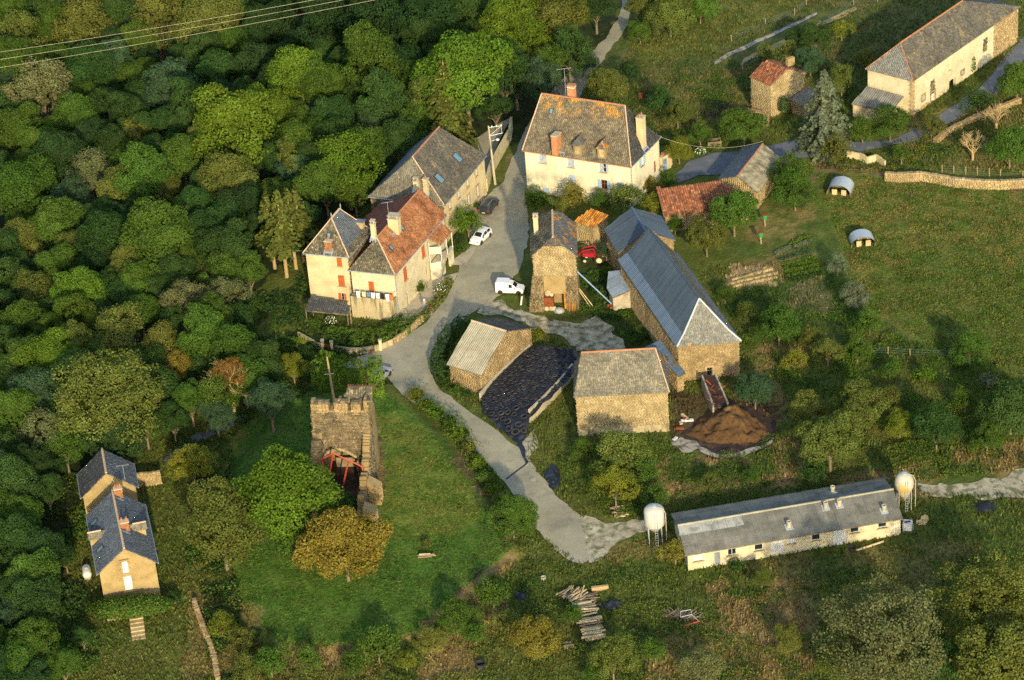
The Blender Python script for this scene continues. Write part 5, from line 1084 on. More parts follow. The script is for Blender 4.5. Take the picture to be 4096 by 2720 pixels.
# ================================================================ POLES AND LINES
def pole(label, qb, qt, m='concrete', arm=True, lamp=False):
    b_ = GP(qb); d = ray(qt); t_ = (b_[1]-CAM[1])/d[1]; top = CAM+d*t_; t = thing('utility_pole', label, 'pole', b_); mb = MB(); mb.tube(b_-K_*.3, top, .2, .11, 8); mb.build('shaft', M[m], t); x = np.array([1, .15, 0])
    if arm:
        mb = MB()
        for k, zz in enumerate((-.3, -1.7)): mb.tube(top+K_*zz, top+K_*zz+x*2.0+K_*.2*(k), .06, .06, 5)
        mb.tube(top-K_*.3+x*1.9, top-K_*1.5+x*1.9, .05, .05, 5); mb.tube(top-K_*1.7, top-K_*.4+x*1.8, .04, .04, 5); mb.build('crossarm', M['galv'], t)
        for s in (.5, 1.2, 1.9): mb = MB(); mb.lathe(top+x*s-K_*.25, [(.07, 0), (.1, .1), (.06, .2), (.0, .22)], 8); mb.build('insulator', M['white'], t)
    if lamp:
        h = top-K_*2.6; mb = MB(); mb.tube(h, h+x*.9+K_*.15, .04, .04, 5); mb.build('lamp_arm', M['galv'], t); mb = MB(); mb.lathe(h+x*1.2+K_*.02, [(.0, .0), (.26, .03), (.3, .12), (.18, .26), (0, .3)], 10); mb.build('street_lamp_head', M['white'], t)
    return b_, top
b1, t1_ = pole('concrete pole with crossarms and street lamp by the long house', (1981, 737), z1(1547, 47), lamp=True)
b2, t2_ = pole('plain wooden pole with small crossbar behind the ruined tower', (1338, 1612), (1308, 1428), m='bark_dry', arm=False)
t = thing('pole_crossbar', 'short white crossbar bolted to the pole behind the ruin', 'crossbar', t2_-K_*2.0); mb = MB(); mb.tube(t2_-K_*2.6-[.6, 0, 0], t2_-K_*2.6+[.6, 0, 0], .04, .04, 5); mb.build('bar', M['white'], t)
def cable(label, A, D, sag=1.5, r=.03, m='white', n=24, group=None):
    A, D = np.array(A, float), np.array(D, float); t = thing('cable', label, 'cable', A, group); mb = MB(); pts = [A+(D-A)*k/n-K_*sag*4*(k/n)*(1-k/n) for k in range(n+1)]; mb.path(pts, r, 4); mb.build('wire', M[m], t)
for (qa, qb, l_) in (((-300, 250), (1500, -48), 'topmost of the three power lines crossing the wood'), ((-300, 282), (1600, -46), 'middle one of the three power lines crossing the wood'), ((-300, 318), (1800, -62), 'lowest of the three power lines crossing the wood')):
    cable(l_, P(qa, 16), P(qb, 16), .6, .024, 'concrete')
cable('slack telephone wire from the manor house to the lane shed', P((2648, 550), 6.8), UU_.R[1]+K_*.4, 1.4, .018, 'concrete')
cable('wire from the street lamp pole to the red-roofed house', t1_-K_*.4, rd.R[1]+K_*.1, .8, .02, 'rubber')

# ================================================================ SILOS
def silo(name, label, c, tip, top, body, r, m, ladder=True):
    t = thing(name, label, 'silo', c); mb = MB(); mb.lathe(c, body, 20); mb.build('tank', M[m], t, smooth=True); mb = MB(); mb.lathe(c, [(.32, top-.05), (.32, top+.12), (.0, top+.18)], 12); mb.build('lid', M['galv'], t)
    for k in range(4):
        an = PI/4+k*PI/2; p = c+np.array([math.cos(an)*r*.95, math.sin(an)*r*.95, 0]); mb = MB(); mb.tube(p-K_*.1, p+K_*(tip+ (top-tip)*.55), .05, .05, 5); mb.build('leg', M['galv'], t)
    mb = MB(); x = c+np.array([r*.1, -r-.12, 0]); 
    for s in (-.15, .15): mb.tube(x+[s, 0, .2], x+[s, 0, top-.3], .025, .025, 4)
    for k in range(int((top-.6)/.35)): mb.tube(x+[-.15, 0, .4+.35*k], x+[.15, 0, .4+.35*k], .018, .018, 4)
    mb.build('ladder', M['galv'], t); mb = MB(); pts = [c+np.array([r*.3, -r*.2, top+.1]), c+np.array([r*.9, -r*.5, top]), c+np.array([r*1.15, -r*.5, top-.8]), c+np.array([r*1.15, -r*.5, .6])]; mb.path(pts, .05, 6); mb.build('filler_pipe', M['concrete'], t)
c = GP((2622, 2168)); silo('feed_silo', 'squat white feed silo at the left end of the poultry shed', c, 1.5, 5.2, [(.0, 1.4), (.18, 1.4), (1.2, 2.7), (1.22, 2.75), (1.22, 4.7), (1.0, 5.0), (.35, 5.2), (0, 5.2)], 1.15, 'white_silo')
c = GP((3616, 2032)); silo('feed_silo', 'bulging yellow-stained feed silo at the right end of the poultry shed', c, 1.2, 5.0, [(.0, 1.15), (.14, 1.15), (.75, 2.3), (1.1, 3.2), (1.18, 3.7), (1.05, 4.4), (.7, 4.85), (.3, 5.), (0, 5.)], 1.1, 'yellow_silo')

# ================================================================ SILAGE CLAMP with tyres
TQ = [((2122, 1388), 1.0), ((2200, 1384), 1.3), ((2262, 1392), 1.5), ((2312, 1406), 1.2), ((2296, 1490), 1.9), ((2236, 1556), 1.9), ((2175, 1612), 1.9), ((2116, 1668), 1.7), ((2112, 1730), .25), ((2096, 1765), .1), ((2040, 1752), .1), ((1985, 1706), .1), ((1930, 1655), .1), ((1926, 1600), .9), ((1958, 1552), 1.2), ((2002, 1504), 1.2), ((2056, 1448), 1.2)]
TW = [P(q, z) for q, z in TQ]; txy = np.array([w_[:2] for w_ in TW]); tz_ = np.array([z for _, z in TQ])
def ztarp(x, y):
    x = np.atleast_1d(x); y = np.atleast_1d(y); d = np.hypot(x[:, None]-txy[:, 0], y[:, None]-txy[:, 1])+.3; w_ = d**-2.2; z = (w_*tz_).sum(1)/w_.sum(1)
    e = np.clip(sdist(x, y, [tuple(p) for p in txy])/3, 0, 1); return z+.35*e+(vnoise(x, y, 1.7, 44)-.5)*.4*e+(vnoise(x, y, .6, 45)-.5)*.12
tp = sheet('silage_tarp', [tuple(p) for p in txy], M['tarp'], 0, .12, .45, None, zf=ztarp, kind=None, dens=.5, px=False); tag(tp, 'black plastic sheet over the silage clamp, weighted with old tyres', 'tarpaulin')
def tyre_mesh(name, R_, r_, m, n=14, k=6):
    V = [((R_+r_*math.cos(2*PI*j/k)*.9)*math.cos(2*PI*i/n), (R_+r_*math.cos(2*PI*j/k)*.9)*math.sin(2*PI*i/n), r_*math.sin(2*PI*j/k)*.75) for i in range(n) for j in range(k)]
    F = [(i*k+j, ((i+1) % n)*k+j, ((i+1) % n)*k+(j+1) % k, i*k+(j+1) % k) for i in range(n) for j in range(k)]
    me = bpy.data.meshes.new(name); me.from_pydata(V, [], F); me.materials.append(m); me.polygons.foreach_set('use_smooth', [True]*len(F)); return me
tyS, tyM, tyL = tyre_mesh('tyre', .24, .11, M['rubber']), tyre_mesh('tyre', .38, .15, M['rubber']), tyre_mesh('tyre', .55, .2, M['rubber'])
rt = random.Random(3); placed = []; bx0, by0 = txy.min(0); bx1, by1 = txy.max(0); tp_poly = [tuple(p) for p in txy]
front = P((2050, 1700), .3)
for att in range(9000):
    x, y = rt.uniform(bx0, bx1), rt.uniform(by0, by1)
    px_, py_ = projv(np.array([x, y, 1.]))
    big = py_ > 1640
    R_ = (.62 if rt.random() < .6 else .5) if big else (.34 if rt.random() < .8 else .36)
    if any((x-a)**2+(y-b_)**2 < (R_+c)**2*(.78) for a, b_, c in placed): continue
    if sdist(np.array([x]), np.array([y]), tp_poly)[0] < R_*.9: continue
    placed.append((x, y, R_))
    if len(placed) >= 285: break
for x, y, R_ in placed:
    z0, zx, zy = float(ztarp(x, y)[0]), float(ztarp(x+.25, y)[0]), float(ztarp(x, y+.25)[0])
    o = bpy.data.objects.new('tyre', tyL if R_ > .55 else tyM if R_ > .4 else tyS); C.objects.link(o); n = Vector((-(zx-z0)/.25, -(zy-z0)/.25, 1)).normalized(); s = R_/(.75 if R_ > .55 else .53 if R_ > .4 else .35)*(1+rt.uniform(-.04, .04))
    o.rotation_euler = n.to_track_quat('Z', 'Y').to_euler(); o.location = (x, y, z0+.08+(.05 if R_ > .4 else 0)); o.scale = (s, s, s)
    tag(o, 'large tractor tyre lying on the low front end of the silage sheet' if R_ > .4 else 'car tyre lying flat on the black silage sheet', 'tyre', 'large tyres at the front of the silage clamp' if R_ > .4 else 'car tyres weighting the silage sheet')
sheet('drain_strip', [(2024, 1916), (2066, 1884), (2110, 1851), (2113, 1855), (2070, 1888), (2028, 1921)], M['tarp'], .13, .0, 1., 'dark drain line across the lane')
sheet('black_sheet', [(2040, 1748), (2070, 1742), (2096, 1790), (2100, 1840), (2110, 1852), (2100, 1860), (2084, 1830), (2070, 1780)], M['tarp'], .16, .25, .6, 'torn strip of black plastic from the clamp to the drain', dens=.4)
sheet('worn_ground', [(2075, 1780), (2140, 1720), (2150, 1790), (2120, 1830), (2100, 1845)], M['gravel'], .10, .3, .8, 'bare stony ground in front of the clamp wall', dens=.5)
def cyl_thing(name, label, cat, c, prof, m, n=14, part='body', X=(1, 0, 0), Y=(0, 1, 0), Z=(0, 0, 1)):
    t = thing(name, label, cat, c); mb = MB(); mb.lathe(c, prof, n, X, Y, Z); mb.build(part, M[m], t, smooth=False); return t
cyl_thing('manhole_cover', 'round manhole cover in the lane below the drain line', 'manhole cover', GP((2134, 1922))+K_*.14, [(.42, 0), (.42, .02), (.36, .025), (0, .025)], 'concrete')

# ================================================================ MANURE HEAP
HQ = [(2745, 1740), (2790, 1680), (2850, 1640), (2868, 1608), (2935, 1600), (2990, 1650), (3060, 1700), (3082, 1740), (3030, 1775), (2940, 1790), (2840, 1780)]
pk = GP((2945, 1690)); hp = [tuple(GP(q)[:2]) for q in HQ]
def zheap(x, y):
    x = np.atleast_1d(x); y = np.atleast_1d(y); d = np.clip(sdist(x, y, hp), 0, 9); r = np.hypot(x-pk[0], y-pk[1]); h = 2.9*(1-np.exp(-d*.35))*np.exp(-(r/3.6)**2)+.3*np.clip(d, 0, 1)
    return TZ(x, y)+h+((vnoise(x, y, .9, 61)-.5)*1.0+(vnoise(x, y, .35, 62)-.5)*.6)*np.clip(d, 0, 1)
mh = sheet('manure_heap', hp, M['manure'], .02, .4, .28, None, zf=zheap, kind=None, dens=.5, px=False); tag(mh, 'brown straw manure heap spilling below the long barn gable', 'manure heap')
# ramp with concrete cheeks from the barn door to the heap
p0, p1 = GP((2836, 1560)), GP((2884, 1668)); hd = (p1-p0)*[1, 1, 0]; L = np.linalg.norm(hd); hd /= L; sx = np.array([-hd[1], hd[0], 0]); t = thing('loading_ramp', 'crumbling concrete manure ramp with rusty rails under the barn window', 'ramp', p0)
mb = MB(); mb.prism([p0+sx*.75+K_*2.2, p0-sx*.75+K_*2.2, p1-sx*.85+K_*1.6, p1+sx*.85+K_*1.6][::-1], (0, 0, -.25)); mb.build('deck', M['slurry'], t)
for s in (-1, 1): mb = MB(); mb.prism([p0+sx*s*.75-K_*.2, p1+sx*s*.85-K_*.2, p1+sx*s*.85+K_*2.0, p0+sx*s*.75+K_*2.5], sx*s*.22); mb.build('side_wall', M['lime'], t)
for k in range(9): mb = MB(); a = p0+hd*L*(.3+.08*k)+sx*random.uniform(-.8, .8)+K_*1.9; mb.tube(a, a+np.array([random.uniform(-1, 1), random.uniform(-1, 1), random.uniform(.1, .8)]), .06, .06, 5); mb.build('rusty_rail', M['rust' if k % 2 else 'red_steel'], t)
for k in range(14):
    g = GP((2700+rt.uniform(0, 50), 1690+rt.uniform(-25, 70))); 
    if k < 6:
        o = thing('junk', ['white plastic pipe', 'crumpled red tin', 'pale plank', 'rusty iron sheet', 'white plastic sack', 'grey block'][k]+' dumped beside the square barn corner', 'junk', g); mb = MB(); mb.box(g+K_*.15, (math.cos(k), math.sin(k), 0), (-math.sin(k), math.cos(k), 0), K_, [1.6, .6, 1.8, 1., .7, .5][k], .35, .25); mb.build('body', M[['white', 'red_paint', 'wood_pale', 'rust', 'white', 'concrete'][k]], o)

# ================================================================ SHELTERS, TANKS, SMALL THINGS
def shelter(label, q, R_, L, rz, rise=.75):
    g = GP(q); t = thing('metal_shelter', label, 'shelter', g, 'metal animal shelters in the meadow'); X = np.array([math.cos(rz), math.sin(rz), 0]); Y = np.array([-X[1], X[0], 0]); n = 22
    V, F = [], []
    for s in (0, 1):
        for i in range(n+1):
            an = PI*(.02+.96*i/n); V.append(g+X*R_*math.cos(an)+K_*(R_*math.sin(an)*rise+.35)+Y*(s-.5)*L)
    mb = MB()
    for b_ in (0, .05):
        c0 = len(mb.v); mb.add([v_-K_*b_ for v_ in V], [(i, i+1, n+2+i, n+1+i) if b_ == 0 else (i+1, i, n+1+i, n+2+i) for i in range(n)])
    mb.build('arched_sheet', M['galv'], t); mb = MB()
    for s in (-.3, .35): mb.box(g-Y*L*.42+X*R_*s*1.2+K_*.45, X, Y, K_, R_*.42, .06, .9)
    mb.build('front_board', M['wood_pale'], t); mb = MB(); mb.box(g+Y*L*.4+K_*.6, X, Y, K_, R_*1.7, .06, 1.2); mb.build('back_board', M['wood'], t)
    for s in (-1, 1): mb = MB(); mb.box(g+X*R_*s*.98+K_*.25, Y, X, K_, L, .08, .5); mb.build('base_rail', M['wood'], t)
shelter('curved galvanised shelter nearer the drystone wall', (3362, 765), 1.75, 3.0, -.35, .8); shelter('curved galvanised shelter in the open meadow above the vegetable rows', (3448, 972), 1.7, 2.4, .02, .75)
def capsule(name, label, cat, c, X, L, R_, m):
    t = thing(name, label, cat, c); mb = MB(); X = np.array(X, float); X /= np.linalg.norm(X); Y = np.array([-X[1], X[0], 0]); prof = [(0, -L/2), (R_*.6, -L/2+.06), (R_*.92, -L/2+.2), (R_, -L/2+.4), (R_, L/2-.4), (R_*.92, L/2-.2), (R_*.6, L/2-.06), (0, L/2)]
    mb.lathe(c+K_*(R_+.25), prof, 16, Y, K_, X); mb.build('tank', M[m], t, smooth=True); mb = MB(); mb.lathe(c+K_*(2*R_+.22), [(.22, 0), (.22, .14), (0, .18)], 10); mb.build('valve_cover', M['galv'], t)
    for s in (-1, 1): mb = MB(); mb.box(c+X*s*L*.3+K_*.2, Y, X, K_, R_*1.4, .12, .5); mb.build('leg', M['concrete'], t)
capsule('gas_tank', 'white gas tank on the grass left of the slate house', 'tank', GP((351, 2308)), GP((345, 2260))-GP((353, 2320)), 2.1, .55, 'white')
g = GP((3630, 2118)); t = thing('water_tank', 'white plastic cube tank at the right end of the poultry shed', 'tank', g); mb = MB(); mb.box(g+K_*.6, (1, -.3, 0), (.3, 1, 0), K_, 1., 1., 1.0); mb.build('tank', M['white'], t); mb = MB(); [mb.tube(g+[sx_*.56, sy_*.56, 0], g+[sx_*.56, sy_*.56, 1.15], .03, .03, 4) for sx_ in (-1, 1) for sy_ in (-1, 1)]; mb.build('cage', M['galv'], t); mb = MB(); mb.box(g+K_*1.13, (1, .2, 0), (-.2, 1, 0), K_, .7, .25, .05); mb.build('lid', M['rubber'], t)
for i in range(12):
    g = GP((3690+rt.uniform(-22, 22), 2086+rt.uniform(-16, 14))); mb = MB(); mb.box(g+K_*.15, (math.cos(i), math.sin(i), .1), (-math.sin(i), math.cos(i), 0), K_, rt.uniform(.4, .7), rt.uniform(.3, .5), rt.uniform(.25, .45)); o_ = mb.build('stone_block', M['stone_pale'], None, loc=g); tag(o_, 'pale stone block in the small heap right of the white tank', 'stone', 'pale blocks heaped right of the white tank')
a, c = GP((3424, 2206)), GP((3534, 2170)); t = thing('beam', 'long pale beam lying in front of the poultry shed', 'beam', a); mb = MB(); mb.tube(a+K_*.15, c+K_*.15, .13, .13, 6); mb.build('timber', M['wood_pale'], t)
cyl_thing('bucket', 'black tub beside the pale beam at the poultry shed', 'tub', GP((3408, 2200)), [(0, .05), (.35, .05), (.45, .4), (.4, .4), (.32, .12), (0, .12)], 'rubber')
cyl_thing('concrete_ring', 'round grey trough ring at the bottom edge of the rough grass', 'ring', GP((1923, 2668)), [(.55, 0), (.6, .6), (.48, .6), (.45, .08), (0, .08)], 'rubber', 18)
cyl_thing('tyre_ring', 'small concrete ring beside the lane end', 'ring', GP((2174, 2318)), [(.3, 0), (.32, .4), (.22, .4), (.2, .05), (0, .05)], 'concrete')
for q_, l_ in (((3060, 905), 'green box feeder on a post by the walnut bush'), ((3044, 975), 'green box feeder with red lid nearer the vegetable rows')):
    g = GP(q_); t = thing('feeder', l_, 'feeder', g); mb = MB(); mb.tube(g, g+K_*1.3, .06, .06, 5); mb.build('post', M['wood_pale'], t); mb = MB(); mb.lathe(g+K_*1.2, [(0, 0), (.3, 0), (.38, .65), (.0, .65)], 10); mb.build('drum', M['green_paint'], t); mb = MB(); mb.lathe(g+K_*1.85, [(.42, 0), (.42, .1), (0, .14)], 10); mb.build('lid', M['rust'], t)
g = GP((2857, 580)); t = thing('water_trough', 'rectangular stone trough on the manor garden slope', 'trough', g); mb = MB()
for s in (-1, 1): mb.box(g+[s*.95, 0, .4], (1, 0, 0), (0, 1, 0), K_, .2, 1.4, .9); mb.box(g+[0, s*.6, .4], (1, 0, 0), (0, 1, 0), K_, 1.7, .2, .9)
mb.build('basin', M['stone_dark'], t); mb = MB(); mb.box(g+[0, 0, .4], (1, 0, 0), (0, 1, 0), K_, 1.68, .98, .04); mb.build('water', M['glass'], t)
cyl_thing('rusty_barrel', 'rusty upright barrel with pale lid in the manor garden', 'barrel', GP((2562, 394)), [(0, 0), (.32, 0), (.34, .45), (.32, .9), (0, .9)], 'rust')
cyl_thing('flower_pot', 'terracotta flower pot by the junction pier', 'flower pot', GP((1488, 1412)), [(0, 0), (.22, 0), (.32, .45), (.25, .45), (0, .38)], 'ridge_red')
cyl_thing('watering_can', 'small red can on the paving beside the person', 'can', GP((1723, 1235))+K_*.1, [(0, 0), (.2, 0), (.2, .42), (.1, .46), (0, .46)], 'red_paint', 10)
def logp(mb, c, L, r, rz, tilt=0): d = np.array([math.cos(rz)*math.cos(tilt), math.sin(rz)*math.cos(tilt), math.sin(tilt)]); mb.tube(c-d*L/2, c+d*L/2, r, r*.85, 6)
def pile(name, label, cat, q, n, size, L, r, m, rz, spread=.15, hgt=.9, part='log', tiltr=.06):
    g = GP(q); t = thing(name, label, cat, g); X = np.array([math.cos(rz), math.sin(rz), 0]); Y = np.array([-X[1], X[0], 0])
    for k in range(n):
        v = rt.uniform(-1, 1); zz = rt.random()*hgt*(1-abs(v)**2*.5); c = g+Y*v*size+X*rt.uniform(-.3, .3)*L*.4+K_*(zz+r); mb = MB(); logp(mb, c, L*rt.uniform(.7, 1.15), r*rt.uniform(.6, 1.2), rz+rt.uniform(-spread, spread), rt.uniform(-tiltr, tiltr)); mb.build(part, M[m if k % 3 else 'wood'], t)
    return t
pile('log_pile', 'long stack of split pale logs across the rough grass', 'log pile', (2355, 2492), 95, 3.6, 2.3, .13, 'wood_pale', .12, .12, 1.1)
pile('log_pile', 'slanting heap of cut branches at the top of the log stack', 'log pile', (2300, 2392), 48, 1.6, 2.4, .08, 'wood_pale', .9, .35, .8, 'branch', .25)
pile('log_pile', 'low heap of grey sticks where the two wood piles meet', 'log pile', (2362, 2410), 40, 1.3, 1.9, .06, 'wood', .2, .5, .7, 'branch', .2)
pile('plank_stack', 'small stack of grey planks under the olive bush', 'plank stack', (2276, 2590), 9, .9, 1.2, .1, 'wood', .15, .06, .3, 'plank', .03)
pile('log_pile', 'few pale logs under the bushes by the gravel way', 'log pile', (2476, 2054), 8, 1.2, 1.8, .12, 'wood_pale', .1, .5, .3)
pile('scrap_heap', 'heap of brushwood with old metal frames on the rough grass', 'brush heap', (2735, 2470), 80, 1.8, 2.0, .035, 'wood', 1.2, 1.4, .7, 'twig', .25)
pile('log_bench', 'two weathered logs resting on blocks on the ruin lawn', 'bench', (1706, 2235), 4, .5, 1.9, .13, 'wood_pale', -.05, .1, .5)
g = GP((2400, 2362)); t = thing('tree_trunk', 'short thick pale trunk section above the log stack', 'trunk section', g); mb = MB(); logp(mb, g+K_*.35, 2., .36, .1); mb.build('timber', M['bark_dry'], t)
g = GP((2768, 2506)); t = thing('old_bedstead', 'rusty red bar and white frame on the brushwood heap', 'scrap', g); mb = MB(); mb.tube(g+[-.9, -.4, .5], g+[.9, .2, .5], .1, .1, 4); mb.build('red_bar', M['red_steel'], t); mb = MB(); [mb.tube(g+np.array(a_), g+np.array(b_), .04, .04, 4) for a_, b_ in (((-1.2, 1., .7), (.1, 1.2, .8)), ((-1.2, 1., .7), (-1.1, 1.8, .9)), ((-1.1, 1.8, .9), (.1, 2., .9)), ((.1, 2, .9), (.1, 1.2, .8)), ((.1, 1.2, .8), (.8, .3, .5)))]; mb.build('white_frame', M['galv'], t)
for q_, s_, l_ in (((2212, 1912), (1.0, 2.9), 'black plastic heap on the verge below the clamp'), ((2088, 2385), (.8, .8), 'small black bundle under the hedge bank'), ((2452, 2425), (1.2, .9), 'crumpled black sheet right of the log stack'), ((3940, 2030), (1.4, 1.0), 'dark patch of plastic on the gravel track')):
    g = GP(q_); pol = [(g[0]+s_[0]*math.cos(k*.7)*(1+.25*math.sin(k*2.1)), g[1]+s_[1]*math.sin(k*.7)*(1+.2*math.cos(k*3))) for k in range(9)]
    zf_ = (lambda gx_, gy_, sx_, sy_: lambda x, y: TZ(x, y)+np.clip(.65-.6*np.hypot((x-gx_)/sx_, (y-gy_)/sy_), 0, 1)+(vnoise(x, y, .35, 71)-.5)*.4)(g[0], g[1], *s_)
    o_ = sheet('black_heap', pol, M['tarp'], .05, .1, .25, None, zf=zf_, kind=None, dens=.4, px=False); tag(o_, l_, 'plastic heap')
# clutter in the open bay of the small stone barn
def bay(u, v, z=0): return SBa+SBx*(SBu[0]+(SBu[1]-SBu[0])*u)+SBn*v+K_*z
cyl_thing('barrel', 'rusty drum with pale round lid at the mouth of the open bay', 'barrel', bay(.13, .2, 2.4), [(0, -.1), (.4, -.1), (.42, .5), (.42, .55), (0, .56)], 'wood_pale', 16, Z=(.2, -.75, .6), Y=(0, .6, .75))
cyl_thing('barrel', 'smaller pale drum right of the lidded one in the bay', 'barrel', bay(.32, .25, 2.2), [(0, -.1), (.25, -.1), (.26, .5), (0, .52)], 'concrete', 12, Z=(.1, -.75, .6), Y=(0, .6, .75))
g = bay(.2, .2); t = thing('rusty_hopper', 'rusty iron hopper under the drums in the open bay', 'hopper', g); mb = MB(); mb.box(g+K_*1.2, SBx, SBn, K_, 1.3, .9, 1.5); mb.build('bin', M['rust'], t); mb = MB(); mb.box(g+K_*1.98, SBx, SBn, K_, 1.5, 1.1, .08); mb.build('rim', M['rust'], t)
for i, (u, m_, l_) in enumerate(((.08, 'wood_pale', 'pale sack on the ground at the left of the open bay'), (.28, 'concrete', 'dusty sack in the middle of the open bay'), (.42, 'wood_pale', 'pale sack slumped near the green sheet'))):
    g = bay(u, .6); t = thing('sack', l_, 'sack', g); mb = MB(); mb.lathe(g, [(0, 0), (.35, .05), (.4, .3), (.28, .55), (.1, .62), (0, .62)], 9); mb.build('sack_body', M[m_], t, smooth=True)
g = bay(.66, .8); t = thing('green_sheet', 'pale green curved sheet on the clutter before the bay', 'sheet', g); mb = MB(); mb.lathe(g, [(.75, 0), (.6, .3), (.35, .45), (0, .5)], 12); mb.build('sheet_body', M['clear_sheet'], t)
g = bay(.55, 1.1); t = thing('blue_can', 'small blue can in front of the open bay', 'can', g); mb = MB(); mb.lathe(g, [(0, 0), (.2, 0), (.2, .5), (.08, .55), (0, .6)], 10); mb.build('can_body', M['blue'], t)
for k in range(5):
    g = bay(1.12+.07*k, .95); t = thing('leaning_board', 'reddish board leaning on the right buttress of the stone barn', 'board', g, 'reddish boards leaning on the buttress'); mb = MB(); mb.prism([g+SBx*-.06, g+SBx*.06, g+SBx*.06-SBn*.45+K_*1.3, g-SBx*.06-SBn*.45+K_*1.3], SBn*.05); mb.build('board', M['canal_orange'], t)
g = bay(.93, .15); t = thing('orange_plank', 'tall orange-brown plank standing at the right edge of the bay', 'plank', g); mb = MB(); mb.box(g+K_*1.3, SBx, SBn, K_, .3, .1, 2.6); mb.build('board', M['canal_orange'], t)
g = GP((2080, 1222)); t = thing('white_panel', 'narrow white panel leaning at the left foot of the stone barn', 'panel', g); mb = MB(); mb.prism([g, g+[.25, .1, 0], g+[.5, .3, 1.3], g+[.25, .2, 1.3]], (0, .06, 0)); mb.build('panel_board', M['white'], t)
a, c = SBa+SBx*(np.linalg.norm((sb.W[1]-sb.W[0])[:2])+.1)+SBn*.1+K_*5.9, GP((2456, 1228)); t = thing('auger_pipe', 'very long pale blue pipe leaning from the stone barn to the grass', 'pipe', c); mb = MB(); mb.tube(c+K_*.15, a, .1, .1, 8); mb.build('tube', M['blue'], t); mb = MB(); mb.tube(c+K_*.3+[-.9, 0, 0], c+K_*.3+[.5, 0, 0], .2, .2, 8); mb.build('foot', M['rust'], t)
for dx in (0, .45):
    a, c = SBa+SBx*(np.linalg.norm((sb.W[1]-sb.W[0])[:2])+.2)+SBn*(.1-dx)+K_*2.9, GP((2362, 1230))+[dx, 0, 0]; t = thing('leaning_plank', ['front', 'rear'][int(dx > 0)]+' one of two long planks leaning on the stone barn', 'plank', c, 'planks leaning on the stone barn'); mb = MB(); mb.tube(c, a, .07, .07, 4); mb.build('board', M['wood_pale'], t)
cyl_thing('yellow_wheel', 'small yellow wheel lying before the tin shed', 'wheel', GP((2491, 1232)), [(.12, .05), (.3, .02), (.34, .12), (.3, .2), (.12, .15)], 'cloth_yellow', 14)
t = thing('scrap_trailer', 'small rusty red implement at the foot of the blue pipe', 'implement', GP((2458, 1234))); g = GP((2458, 1234)); mb = MB(); mb.box(g+K_*.3, (1, .1, 0), (-.1, 1, 0), K_, 1.3, .4, .3); mb.build('frame', M['rust'], t)

